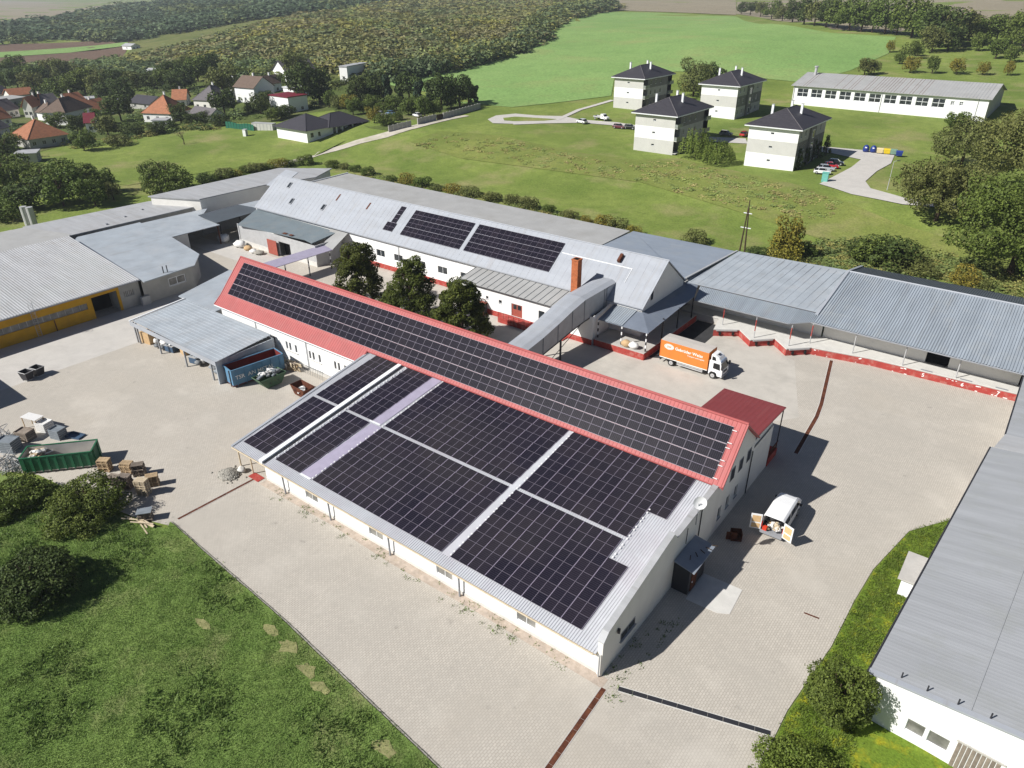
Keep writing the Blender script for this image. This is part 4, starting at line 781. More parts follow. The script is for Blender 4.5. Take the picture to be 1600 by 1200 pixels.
MB().tube((-5.8, rw_r[0], rw_r[1]+.07), (23, rw_r[0], rw_r[1]+.07), 0.17, 6).build('ridge_cap', 'zinc_pale', rw)
MB().slab([(-6.12, 68.6, 4.9), (-5.72, 68.6, 4.9), (-5.5, rw_r[0], rw_r[1]+.22), (-5.9, rw_r[0], rw_r[1]+.22)], 0.3).slab([(-5.9, rw_r[0], rw_r[1]+.22), (-5.5, rw_r[0], rw_r[1]+.22), (-5.5, 91, 5.9), (-5.9, 91, 5.9)], 0.3).build('verge_trim', 'zinc_pale', rw)
wl = MB(); P = wall(wl, (-4.8, 70.0), (22.5, 70.0), 1.1, 5.0, [(13.6, 16.4, 1.1, 3.6), (24.5, 26.6, 1.1, 3.4)], 0.3); wl.build('dock_wall', 'cream_render', rw)
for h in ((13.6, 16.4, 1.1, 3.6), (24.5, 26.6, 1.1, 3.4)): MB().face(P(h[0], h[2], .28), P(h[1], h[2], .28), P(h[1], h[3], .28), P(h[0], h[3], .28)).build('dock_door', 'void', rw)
MB().add([(-5.6, 69.9, 0), (-5.6, 90.8, 0), (-5.6, 90.8, 5.5), (-5.6, 81.6, 7.4), (-5.6, 69.9, 4.85)], [(4, 3, 2, 1, 0)]).build('gable_wall', 'cream_render', rw)
gutter(rw, (-6.0, ew[0]-.08, ew[1]-.06), (23, ew[0]-.38, ew[1]-.06), 0.08, 'grey_metal')
for x, y in ((0.2, 66.9), (6.6, 67.1), (13.0, 67.4)):
    MB().tube((x, y, 1.1 if x != 6.6 else 0), (x, y, 4.35), 0.075, 8).build('post', 'mid_metal', rw)
# dark canopy round the rear gable and its platform
dc_ = thing('dark_canopy', 'dark blue-grey flat canopy wrapping the corner of the rear gable', 'canopy', (-26, 55, 0))
MB().slab([(-31.0, 49.9, 4.0), (-22.9, 49.9, 4.0), (-23.2, 65.2, 4.55), (-24.4, 69.0, 4.9), (-26.6, 69.0, 5.0), (-26.15, 54.1, 4.9), (-31.0, 54.1, 4.9)], 0.12).build('roof', 'canopy_blue', dc_)
MB().corr((-30.4, 49.85, 4.05), (-27.0, 49.85, 4.05), (-27.0, 54.0, 4.95), (-30.4, 54.0, 4.95), 0.32, 0.05).build('ribbed_sheet', 'zinc_rib', dc_)
MB().slab([(-31.0, 54.0, 5.02), (-26.2, 54.0, 5.02), (-26.2, 54.25, 5.02), (-31.0, 54.25, 5.02)], 0.1).build('flashing', 'dark_metal', dc_)
MB().box(-31.2, -23.0, 49.3, 53.9, 0, 1.05).build('platform', 'concrete', dc_); MB().box(-26.1, -23.0, 53.9, 66.5, 0, 1.05).build('side_platform', 'concrete', dc_)
MB().box(-31.2, -23.0, 49.26, 49.295, 0, 0.95).build('red_face', 'red_plinth', dc_); MB().box(-22.995, -22.95, 49.3, 66.5, 0, 0.95).build('red_face', 'red_plinth', dc_)
for x in (-31.0, -27.1, -23.2):
    for k in range(6): MB().box(x-.08, x+.08, 49.95, 50.11, (1.05 if x < -24 else 1.05)+k*.49, 1.05+(k+1)*.49).build('post_band', 'white_metal' if k % 2 else 'dark_metal', dc_)
for y in (55.0, 60.0, 65.0): post(dc_, -23.2, y, 1.05, 4.4, 0.08, 'dark_metal')
def sack(name, label, c, r, m, seed, group=None, z=0):
    o = MB().blob((0, 0, r[2]*0.9), r, seed, 10, 6, 0.16).build(name, m, None, True); o.location = (c[0], c[1], z); return tag(o, label, 'sack', group)
sack('goods_sack', 'pale brown bulk sack on the red-edged platform corner', (-26.2, 49.9), (0.75, 0.55, 0.5), 'cardboard', 3, z=1.05)
sack('goods_sack', 'white bulk sack on the red-edged platform corner', (-25.0, 49.95), (0.8, 0.55, 0.52), 'plastic_white', 4, z=1.05)

# low annex under the conveyor, with its entrance
an = thing('low_annex', 'low white annex with red plinth and lean-to sheet roof', 'annex', (-45, 51, 0))
wl = MB(); hs = [(5.3, 5.8, 2.5, 3.0), (7.9, 8.5, 2.4, 2.95), (10.4, 12.5, 0.9, 3.0), (15.6, 16.7, 1.6, 3.1), (18.6, 19.8, 2.0, 3.1)]
P = wall(wl, (-56.6, 49.1), (-31.4, 49.1), 0, 4.5, hs); wl.build('front_wall', 'white_render', an)
for h in hs:
    if h[2] > 1: window(an, P, h, 'glass', 'grey_metal', bars=0)
d_ = MB().face(P(10.4, .9, .1), P(12.5, .9, .1), P(12.5, 3.0, .1), P(10.4, 3.0, .1)).build('door', 'door_red', an)
MB().face(P(10.7, 2.1, .09), P(11.35, 2.1, .09), P(11.35, 2.85, .09), P(10.7, 2.85, .09)).face(P(11.55, 2.1, .09), P(12.2, 2.1, .09), P(12.2, 2.85, .09), P(11.55, 2.85, .09)).build('pane', 'glass', d_)
MB().box(-56.6, -31.4, 49.03, 49.096, 0, 0.85).build('plinth', 'red_plinth', an); MB().box(-56.6, -56.4, 49.15, 53.9, 0, 4.5).build('end_wall', 'white_render', an); MB().add([(-31.45, 49.1, 0), (-31.45, 53.9, 0), (-31.45, 53.9, 5.0), (-31.45, 49.1, 4.4)], [(0, 1, 2, 3)]).build('end_wall', 'white_render', an)
MB().slab([(-57, 48.75, 4.55), (-36, 48.75, 4.55), (-36, 54.0, 5.42), (-57, 54.0, 5.42)], 0.1).build('roof', 'roof_felt', an)
for k in range(18): x = -56.9+k*1.22; MB().slab([(x, 48.75, 4.60), (x+.06, 48.75, 4.60), (x+.06, 53.98, 5.47), (x, 53.98, 5.47)], 0.06).build('seam', 'zinc_dark', an)
MB().slab([(-57, 53.7, 5.5), (-36, 53.7, 5.5), (-36, 53.95, 5.5), (-57, 53.95, 5.5)], 0.1).build('flashing', 'dark_metal', an)
gutter(an, (-57, 48.7, 4.45), (-33, 48.7, 4.45), 0.07, 'dark_metal'); MB().tube((-54.3, 49.0, 4.4), (-54.3, 49.0, 0.1), 0.06, 6).build('downpipe', 'grey_metal', an)
MB().box(-47.6, -42.2, 47.4, 49.02, 0, 0.85).build('landing', 'red_plinth', an)
for k in range(4): MB().box(-42.2+k*.32, -41.88+k*.32, 47.6, 49.0, 0, 0.70-k*.18).build('step', 'red_plinth', an)
for k in range(6): MB().tube((-47.5+k*1.0, 47.45, .85), (-47.5+k*1.0, 47.45, 1.75), .025, 5).build('rail_post', 'rust', an)
MB().tube((-47.5, 47.45, 1.75), (-42.4, 47.45, 1.75), .03, 5).build('rail', 'rust', an)
for k in range(4): MB().box(-36.8+k*.3, -36.5+k*.3, 47.7, 49.0, 0, 0.7-k*.17).build('step', 'red_plinth', an)
kb = thing('wooden_kiosk', 'small brown timber cabinet against the annex wall', 'cabinet', (-51.5, 48.3, 0)); MB().box(-52.2, -50.9, 47.9, 48.95, 0, 2.0).build('body', 'door_red', kb); MB().box(-50.899, -50.86, 48.0, 48.85, .2, 1.8).build('door', 'dark_metal', kb)
# brick chimney
ch = thing('brick_chimney', 'tall square orange brick chimney rising through the pale rear roof', 'chimney', (-37.0, 53.0, 0))
MB().box(-37.55, -36.45, 52.5, 53.58, 4.9, 10.8).build('shaft', 'brick', ch); MB().box(-37.62, -36.38, 52.43, 53.65, 10.8, 11.0).build('cap', 'brick', ch); MB().box(-37.4, -36.6, 52.6, 53.4, 11.0, 11.02).build('flue', 'void', ch)
for i in range(51):                                 # brick courses proud of the joints
    z_ = 5.0+i*.113
    MB().box(-37.562, -36.438, 52.488, 53.592, z_, z_+.085).build('brick_course', 'brick', ch)
# conveyor bridge between the two buildings
cb_ = thing('conveyor_bridge', 'grey metal clad conveyor bridge between the red roof and the rear roof', 'bridge', (-33.5, 45, 0))
prof = [(28.5, 2.3, 4.75), (33.8, 2.6, 5.15), (37.5, 2.95, 5.65), (41.0, 3.4, 6.35), (44.5, 3.9, 7.15), (47.6, 4.2, 7.7), (53.0, 4.4, 7.75), (57.6, 4.4, 7.7)]
tp = MB(); sd2 = MB(); sd = MB(); bt = MB()
for (ya, ba, ta), (yb, bb, tb_) in zip(prof, prof[1:]):
    tp.add([(-35.2, ya, ta-.22), (-34.3, ya, ta), (-32.8, ya, ta+.02), (-31.9, ya, ta-.22), (-35.2, yb, tb_-.22), (-34.3, yb, tb_), (-32.8, yb, tb_+.02), (-31.9, yb, tb_-.22)], [(0, 1, 5, 4), (1, 2, 6, 5), (2, 3, 7, 6)])
    sd.face((-32.0, ya, ba), (-32.0, yb, bb), (-32.0, yb, tb_-.24), (-32.0, ya, ta-.24)); sd2.face((-35.1, yb, bb), (-35.1, ya, ba), (-35.1, ya, ta-.24), (-35.1, yb, tb_-.24))
    bt.slab([(-35.15, ya, ba), (-31.95, ya, ba), (-31.95, yb, bb), (-35.15, yb, bb)], 0.16)
tp.build('roof_sheet', 'zinc_pale', cb_); sd.build('side_cladding', 'mid_metal', cb_); sd2.build('side_cladding', 'mid_metal', cb_); bt.build('floor_beam', 'dark_metal', cb_)
for ya, ba, ta in prof[1:]:
    MB().box(-31.99, -31.93, ya-.05, ya+.05, ba, ta-.25).build('cladding_rib', 'grey_metal', cb_)
for ya, ba, ta in ((41.8, 3.5, 0), (36.0, 2.8, 0)):
    MB().box(-32.15, -31.93, ya-.1, ya+.1, 0, ba).build('leg', 'dark_metal', cb_); MB().box(-35.1, -34.9, ya-.1, ya+.1, 0, ba).build('leg', 'dark_metal', cb_)
MB().tube((-31.9, 36.2, .3), (-31.9, 46.5, 4.0), .05, 6).build('brace', 'dark_metal', cb_)
MB().add([(-35.1, 53.6, 5.7), (-31.9, 53.6, 5.7), (-31.9, 56.2, 7.5), (-35.1, 56.2, 7.5), (-31.9, 53.6, 7.4), (-35.1, 53.6, 7.4)], [(1, 2, 4), (0, 5, 3)]).build('cheek', 'zinc_pale', cb_)

# ---------------------------------------------------------------- carport and stores at the left end of the red building
cp = thing('carport', 'grey open-fronted metal carport in front of the red building end', 'carport', (-75, 14, 0))
MB().slab([(-85.9, 9.6, 3.35), (-64.2, 9.2, 3.35), (-64.9, 18.4, 3.75), (-86.6, 18.4, 3.75)], 0.08).build('roof_deck', 'zinc_steel', cp)
for k in range(14): y = 9.9+k*.62; MB().box(-86.0, -64.5, y, y+.05, 3.36+(y-9.5)*.044, 3.41+(y-9.5)*.044).build('seam', 'zinc_steel', cp)
MB().box(-86.0, -64.2, 9.12, 9.2, 2.75, 3.42).build('fascia', 'zinc_pale', cp)
MB().slab([(-86.15, 9.15, 3.5), (-85.9, 9.15, 3.5), (-86.55, 18.4, 3.9), (-86.8, 18.4, 3.9)], 0.12).build('edge_trim', 'white_metal', cp)
for x in (-85.6, -84.9, -79.2, -72.5, -66.0): post(cp, x, 9.45, 0, 3.3, 0.09, 'grey_metal')
e_ = MB().box(-64.5, -64.3, 9.2, 18.3, 0, 3.3).build('end_wall', 'zinc_steel', cp)
for y in (10.2, 11.0, 15.5): MB().box(-64.3, -64.26, y, y+.35, 0.2, 3.2).build('cladding_strip', 'zinc_pale', e_)
MB().box(-85.8, -64.5, 18.1, 18.3, 0, 3.4).build('back_wall', 'grey_metal', cp)
st = thing('lean_to_store', 'pale blue-grey flat roofed store between carport and red building', 'store', (-86, 24, 0))
MB().slab([(-88.6, 18.5, 3.75), (-78.5, 18.5, 3.75), (-78.5, 30.0, 3.9), (-92.4, 30.2, 3.9)], 0.15).build('roof', 'zinc_steel', st); MB().prism([(-88, 18.8), (-78.7, 18.8), (-78.7, 29.8), (-91.8, 29.8)], 0, 3.6).build('wall', 'grey_render', st)
# goods under the carport
def cbox(label, c, size, rz, m, name='carton', cat='box', group=None, z=0.0):
    t = thing(name, label, cat, (c[0], c[1], z), rz, group, world=False); sx, sy, sz = size
    MB().box(-sx/2, sx/2, -sy/2, sy/2, 0, sz).build('body', m, t); MB().box(-sx/2-.02, sx/2+.02, -.06, .06, sz*.2, sz+.01).build('strap', 'timber_grey', t)
    for y in (-sy/2+.1, sy/2-.1): MB().box(-sx/2, sx/2, y-.05, y+.05, -0.0, .1).build('runner', 'timber', t)
    return t
cbox('big brown carton crate at the open left corner of the carport', (-84.34, 10.90), (1.9, 2.1, 1.75), 0.15, 'cardboard')
cbox('small brown carton in the middle of the carport front', (-76.53, 11.68), (1.5, 1.1, 0.95), -0.2, 'cardboard')
for i, (px, py, lab) in enumerate(((270, 548, 'dark plastic bin between the two cartons at the carport front'), (308, 566, 'dark plastic bin nearest the right end of the carport front'))):
    t = thing('storage_bin', lab, 'bin', (*(-78.86, 10.97), 0) if i == 0 else (*(-72.68, 11.02), 0), 0.2, world=False)
    MB().box(-.8, .8, -.6, .6, 0.05, 0.95).build('body', 'plastic_blue', t); MB().box(-.85, .85, -.65, .65, 0.95, 1.02).build('rim', 'mid_metal', t)
    for k in range(5): MB().blob((random.uniform(-.5, .5), random.uniform(-.3, .3), 1.05), (.32, .28, .25), k+9*i, 7, 4, .35).build('contents', random.choice(('plastic_white', 'scrap_wire', 'drum_grey')), t)
for i, (x, y, m_, lab) in enumerate(((-81.4, 10.6, 'plastic_white', 'heap of white sacks beside the big carton under the carport'), (-72.2, 10.9, 'plastic_white', 'heap of pale sacks behind the bins under the carport'), (-67.4, 10.6, 'drum_grey', 'heap of dark sacks at the right end of the carport'))):
    t = thing('sack_heap', lab, 'sacks', (x, y, 0))
    for k in range(6): MB().blob((x+random.uniform(-1.2, 1.2), y+random.uniform(-.5, .5), random.uniform(.25, .8)), (random.uniform(.4, .6), random.uniform(.3, .45), random.uniform(.25, .4)), 20*i+k, 8, 5, .22).build('sack', m_ if k % 3 else 'scrap_wire', t, True)

# ---------------------------------------------------------------- yellow building at the far left and its neighbours
yl = thing('yellow_warehouse', 'warehouse with yellow shaded front, window band and pale ribbed roof', 'warehouse', (-113, -10, 0))
MB().corr((-98.9, -48, 4.35), (-98.9, 17.9, 4.35), (-128.4, 20.4, 5.55), (-128.4, -48, 5.55), 0.40, 0.06).build('ribbed_roof', 'zinc_light', yl)
MB().slab([(-98.9, -48, 4.33), (-98.9, 17.9, 4.33), (-128.4, 20.4, 5.53), (-128.4, -48, 5.53)], 0.16).build('roof_deck', 'grey_metal', yl)
o0 = 48.0
wl = MB(); yA = (-3.59, 1.25)[0]; yD0 = (10.04, 1.92)[0]; yD1 = (14.08, 1.69)[0]
band = [(0.3, o0+yD0-0.8, 1.85, 2.85)]; door = (o0+yD0, o0+yD1, 0.0, 3.45)
P = wall(wl, (-99.5, -48), (-99.5, yD1+.4), 0, 4.3, [door]+band, 0.25); wl.build('front_wall', 'yellow_paint', yl)
wl2 = MB(); band2 = (0.6, 17.8-yD1-1.4, 1.95, 2.95); P2 = wall(wl2, (-99.5, yD1+.4), (-99.5, 17.8), 0, 4.3, [band2], 0.2); wl2.build('front_wall', 'grey_render', yl)
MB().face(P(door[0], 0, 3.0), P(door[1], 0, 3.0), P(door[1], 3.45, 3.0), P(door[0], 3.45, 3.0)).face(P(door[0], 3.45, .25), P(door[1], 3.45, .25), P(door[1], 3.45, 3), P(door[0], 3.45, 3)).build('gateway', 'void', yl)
MB().face(P(door[0], 0, .24), P(door[0], 0, 3), P(door[0], 3.45, 3), P(door[0], 3.45, .24)).build('gate_jamb', 'grey_render', yl); MB().face(P(door[1], 0, .24), P(door[1], 0, 3), P(door[1], 3.45, 3), P(door[1], 3.45, .24)).build('gate_jamb', 'grey_render', yl)
nb = 26; w0, w1 = band[0][0], band[0][1]
for i in range(nb): window(yl, P, (w0+(w1-w0)*i/nb, w0+(w1-w0)*(i+1)/nb, 1.85, 2.85), 'glass_strip', 'mid_metal', bars=1, sill=False, depth=0.2, fw=0.05)
for i in range(2): a, b = band2[0], band2[1]; window(yl, P2, (a+(b-a)*i/2, a+(b-a)*(i+1)/2, 1.95, 2.95), 'glass_strip', 'mid_metal', bars=2, sill=False, depth=0.16)
gutter(yl, (-98.8, -48, 4.25), (-98.8, 17.9, 4.25), .09, 'grey_metal')
for y in (-30, -14, yD0-6): MB().box(-99.48, -99.38, y-.06, y+.06, 0, 1.8).build('pilaster', 'rust', yl)
ld = thing('roof_ladder', 'caged grey metal ladder standing against the yellow wall', 'ladder', (-99.1, (1.50, -0.37)[0], 0)); y = ld.location.y
for s in (-.28, .28): MB().tube((-99.15, y+s, 0), (-99.15, y+s, 5.6), .035, 5).build('rail', 'mid_metal', ld)
for k in range(18): MB().tube((-99.15, y-.28, .3+k*.3), (-99.15, y+.28, .3+k*.3), .02, 4).build('rung', 'mid_metal', ld)
for k in range(5):
    z_ = 2.6+k*.7
    for i in range(6): a0, a1 = math.pi*i/6, math.pi*(i+1)/6; MB().tube((-99.15+.7*math.sin(a0), y-.38*math.cos(a0), z_), (-99.15+.7*math.sin(a1), y-.38*math.cos(a1), z_), .02, 4).build('cage_hoop', 'mid_metal', ld)
# grey flat-roofed block with the cut corner
bk = thing('grey_block', 'grey flat roofed block with cut corner and white barred window', 'building', (-113, 26, 0))
MB().slab([(-97.8, 18.0, 4.15), (-98.6, 27.5, 4.15), (-103.4, 31.4, 4.15), (-117, 33.9, 4.2), (-131, 35.2, 4.3), (-131, 22.8, 4.3), (-128.3, 20.4, 4.3)], 0.18).build('roof', 'zinc_steel', bk)
wl = MB(); hb = (4.6, 7.8, 1.6, 3.0); P = wall(wl, (-98.9, 18.0), (-99.3, 27.2), 0, 4.0, [hb]); wall(wl, (-99.3, 27.2), (-103.6, 31.0), 0, 4.0); wall(wl, (-103.6, 31.0), (-131, 35.0), 0, 4.0); wl.build('wall', 'grey_render', bk)
window(bk, P, hb, 'glass_strip', 'white_metal', bars=1, fw=.14)
for k, y in enumerate((22.2, 22.9)): MB().tube((-99.2, y, 3.2), (-99.2, y, 5.3), .09, 6).build('flue', 'dark_metal', bk)
MB().box(-98.88, -98.3, 17.2, 18.6, 0, 1.5).build('meter_box', 'mid_metal', bk)
# long pale roofs along the left boundary
l1 = thing('grey_roofed_shed', 'low grey roof behind the yellow warehouse at the picture edge', 'shed', (-137, 0, 0))
MB().slab([(-128.6, -48, 5.0), (-128.6, 20.3, 5.0), (-131.6, 21.9, 5.0), (-144.5, 18.9, 4.7), (-146, -48, 4.7)], 0.2).build('roof', 'roof_felt', l1); MB().box(-145.5, -129, -47, 17, 0, 4.5).build('wall', 'grey_render', l1)
w1_ = thing('long_white_roofed_store', 'long low store with a very pale roof along the left boundary', 'store', (-139, 34, 0))
MB().slab([(-132.4, 22.0, 4.5), (-132.2, 49.6, 4.5), (-133.6, 56, 4.45), (-144.3, 44.6, 4.6), (-145.6, 19.0, 4.6)], 0.2).build('roof', 'zinc_light', w1_); MB().prism([(-132.8, 22.3), (-132.6, 56), (-144, 56), (-145.2, 19.4)], 0, 4.3).build('wall', 'grey_render', w1_)
for k in range(4): MB().obox((-134-2.4*k, 30+5*k, 4.62), (.5, .4, .25)).build('roof_vent', 'grey_metal', w1_)
w2_ = thing('tall_white_roofed_store', 'taller store with white roof and shaded grey side at the rear left', 'store', (-133, 62, 0))
MB().slab([(-141.5, 43.2, 6.4), (-130.2, 48.6, 6.4), (-129.9, 64.8, 6.4), (-126.6, 77, 6.4), (-131.0, 85.8, 6.4), (-142.0, 78.0, 6.4)], 0.22).build('roof', 'zinc_light', w2_); MB().prism([(-141.1, 43.6), (-130.5, 48.8), (-130.2, 64.8), (-127, 77), (-131.3, 85.3), (-141.6, 77.8)], 0, 6.2).build('wall', 'cream_render', w2_)
ta = thing('rooftop_tank', 'pair of small grey rooftop tanks at the left boundary', 'tank', (*(-163.81, 26.22), 0))
for k in range(2): MB().tube((ta.location.x+k*1.6, ta.location.y+k*.6, 0), (ta.location.x+k*1.6, ta.location.y+k*.6, 4.2), .7, 12).build('tank', 'mid_metal', ta)
# link roofs
g1 = thing('link_canopy', 'pale blue-grey canopy roof over the dark passage at the rear left', 'canopy', (-124, 41, 0))
MB().slab([(-131.0, 35.3, 4.05), (-117.4, 33.8, 4.0), (-117.3, 44.6, 4.0), (-125.4, 45.6, 4.1), (-130.2, 50.0, 4.15)], 0.12).build('roof', 'zinc_steel', g1)
MB().box(-130.5, -130.3, 35.4, 49, 0, 3.9).build('back_wall', 'grey_render', g1); MB().box(-118.6, -117.6, 34.2, 37.6, 0, 3.8).build('side_wall', 'cream_render', g1); post(g1, -117.6, 44.2, 0, 3.9, .1, 'rust')
MB().box(-130, -118.8, 34.6, 34.8, 0, 3.9).build('inner_wall', 'zinc_dark', g1)
g2 = thing('dark_lean_to', 'dark slate-coloured lean-to roof in front of the white store', 'lean-to', (-122, 51, 0))
MB().slab([(-125.6, 45.0, 4.5), (-118.1, 44.4, 4.3), (-118.9, 56.6, 4.3), (-126.4, 55.0, 4.5)], 0.12).build('roof', 'zinc_dark', g2); MB().slab([(-126.5, 55.1, 4.4), (-118.9, 56.7, 4.2), (-119, 61, 4.2), (-126, 61, 4.4)], 0.12).build('rear_roof', 'zinc_steel', g2)
for y in (45.2, 50, 55.5): post(g2, -118.4, y, 0, 4.2, .09, 'dark_metal')
MB().box(-126, -125.8, 45.4, 60, 0, 4.3).build('back_wall', 'grey_metal', g2)
# grey storehouse with greenish roof, red door and walkway canopy
b5 = thing('grey_storehouse', 'grey storehouse with dark greenish metal roof and open red door', 'storehouse', (-104, 51, 0))
MB().slab([(-113.6, 46.2, 4.3), (-94.6, 48.0, 4.3), (-91.8, 47.4, 4.3), (-91.6, 53.6, 5.0), (-118, 54.0, 5.0), (-118.0, 55.5, 5.0)][:5], 0.15).build('roof', 'zinc_green', b5)
wl = MB(); hd = (13.3, 16.8, 0.0, 2.9); P = wall(wl, (-115.0, 47.0), (-90.5, 47.0), 0, 4.15, [hd], .2); wl.build('wall', 'mid_metal', b5)
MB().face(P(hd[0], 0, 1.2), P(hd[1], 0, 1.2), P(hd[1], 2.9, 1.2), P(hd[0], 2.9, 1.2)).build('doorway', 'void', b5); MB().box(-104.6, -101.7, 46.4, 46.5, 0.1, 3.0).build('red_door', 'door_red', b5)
MB().box(-115, -104.8, 46.93, 46.995, 0, .9).box(-97.5, -90.5, 46.93, 46.995, 0, .9).build('plinth', 'pale_concrete', b5); MB().box(-90.7, -90.5, 47.05, 53.5, 0, 4.1).build('end_wall', 'mid_metal', b5); MB().tube((-114.6, 46.9, 4.1), (-114.6, 46.9, .1), .07, 6).build('downpipe', 'white_metal', b5)
for x in (-100.5, -98.6): MB().slab([(x-.6, 47.6, 4.46), (x+.4, 47.6, 4.46), (x+.6, 48.2, 4.53), (x-.4, 48.2, 4.53)], .01).build('rust_patch', 'rust', b5)
wk = thing('walkway_canopy', 'pale lilac covered walkway roof joining the red building and storehouse', 'canopy', (-91, 44, 0))
MB().slab([(-91.6, 29.5, 3.6), (-88.0, 29.5, 3.6), (-87.2, 48.3, 3.7), (-90.8, 49.2, 3.75)], 0.1).build('roof', 'walk_strip', wk); MB().slab([(-90.8, 49.25, 3.8), (-87.2, 48.35, 3.75), (-89.0, 53.9, 5.2), (-94, 53.9, 5.2)], 0.1).build('rear_roof', 'roof_felt', wk)
for y in (33, 38, 43, 48):
    for k in range(6): MB().box(-87.9, -87.74, y, y+.16, k*.6, (k+1)*.6).build('post_band', 'white_metal' if k % 2 else 'dark_metal', wk)
for i, (px, py, r_, m_, lab) in enumerate(((352,368,(1.5,1.1,.75),'plastic_white','white tarpaulin covered heap in front of the dark passage'),(372,386,(.9,.8,.5),'cardboard','brown sack by the grey storehouse wall'),(384,389,(.9,.7,.4),'plastic_white','pale sack by the grey storehouse wall'),(402,393,(1.2,.9,.35),'gravel_grey','low grey rubble sack near the red building end'),(345,374,(1.6,1.2,.9),'plastic_white','heap of white bags inside the dark passage'))):
    loc = [(-112.63, 45.43), (-109.62, 45.14), (-107.42, 44.79), (-105.84, 45.00), (-118.34, 45.36)][i]
    sack('sack', lab, loc, r_, m_, 40+i)

# building outside the picture whose shadow reaches in from the left
nbm = thing('neighbour_shed', 'grey shed just outside the left picture edge casting a shadow', 'shed', (-90.5, -22, 0))

# ---------------------------------------------------------------- skips
def heap(parent, cx, cy, z, rx, ry, rz_, n, mats, seed=0, size=(.15, .5), rot=0.0, name='rubbish'):
    rs = random.Random(seed); c_, s_ = math.cos(rot), math.sin(rot)
    for k in range(n):
        a, b = rs.uniform(-1, 1), rs.uniform(-1, 1); h = (1-.5*(a*a+b*b))*rz_
        x, y = cx+a*rx*c_-b*ry*s_, cy+a*rx*s_+b*ry*c_; q = rs.uniform(*size); m_ = rs.choice(mats)
        if k % 3 == 0: MB().blob((x, y, z+h), (q, q*.8, q*.6), rs.randint(0, 9999), 7, 4, .4).build(name, m_, parent)
        else: MB().obox((x, y, z+h), (q*2.2, q*.9, q*.35), rs.uniform(0, 6), rs.uniform(-.6, .6)).build(name, m_, parent)
def container(label, base, L, Wd, Hh, rot, m, inner, ribs, name='roll_off_container'):
    t = thing(name, label, 'skip', (*base, 0), rot, 'skips in the yard', world=False); h = Hh; x, y = L/2, Wd/2; f = .25
    MB().box(-x, x, -y, y, f, f+.1).build('floor', inner, t)
    for s in (-1, 1):
        w = MB(); w.k = 0; ya, yb = (s*y, s*(y-.08)); w.box(-x, x, min(ya, yb), max(ya, yb), f+.1, h); w.k = 1; yy = yb-s*.004; w.face((-x+.1, yy, f+.1), (x-.1, yy, f+.1), (x-.1, yy, h-.01), (-x+.1, yy, h-.01)); w.build('side', [m, inner], t)
        for k in range(ribs): xx = -x+L*(k+.5)/ribs; MB().box(xx-.05, xx+.05, min(s*y, s*(y+.08)), max(s*y, s*(y+.08)), f, h-.1).build('rib', m, t)
        MB().box(-x, x, min(s*(y-.09), s*(y+.05)), max(s*(y-.09), s*(y+.05)), h, h+.09).build('rim', m, t)
    for s in (-1, 1):
        w = MB(); xa, xb = s*x, s*(x-.08); w.k = 0; w.box(min(xa, xb), max(xa, xb), -y+.081, y-.081, f+.1, h); w.k = 1; xx = xb-s*.004; w.face((xx, -y+.1, f+.1), (xx, y-.1, f+.1), (xx, y-.1, h-.01), (xx, -y+.1, h-.01)); w.build('end', [m, inner], t)
        MB().box(min(s*(x-.09), s*(x+.05)), max(s*(x-.09), s*(x+.05)), -y+.1, y-.1, h, h+.09).build('rim', m, t)
        for yy in (-.45, .45): MB().box(min(s*x, s*(x+.1)), max(s*x, s*(x+.1)), yy*Wd*.6-.09, yy*Wd*.6+.09, .1, h-.1).build('end_post', 'dark_metal' if s < 0 else m, t)
        for yy in (-.6, .6): MB().tube((s*(x-.6), yy-.1, .14), (s*(x-.6), yy+.1, .14), .14, 10).build('roller', 'dark_metal', t)
    MB().box(-x, x, -.55, -.4, .1, f).box(-x, x, .4, .55, .1, f).build('skid', 'dark_metal', t)
    return t
def yaw(a, b): return math.atan2(b[1]-a[1], b[0]-a[0])
# blue open-top container beside the carport: near end bottom corners at the left
pa, pb = (-61.86, 9.69), (-60.85, 16.11)
ang = yaw(pa, pb); d = Vector((math.cos(ang), math.sin(ang))); nn = Vector((-d.y, d.x)); ctr = Vector(pa)+d*3.7+nn*1.25
bs = container('blue open-top container with red inside lettered along its side', tuple(ctr), 7.4, 2.5, 2.5, ang, 'skip_blue', 'skip_inside', 6)
text_mesh('lettering', 'TSR  AN METAL', 0.78, 'white_line', bs, Matrix.Translation((-3.3, -1.345, 1.15)) @ Matrix.Rotation(math.pi/2, 4, 'X'), .002, .004)
MB().obox((-1.9, -.2, .7), (2.2, 1.5, .6), .2, .3).obox((-1.2, .3, 1.0), (1.6, .5, .2), .5, .5).build('timber_scrap', 'timber', bs)
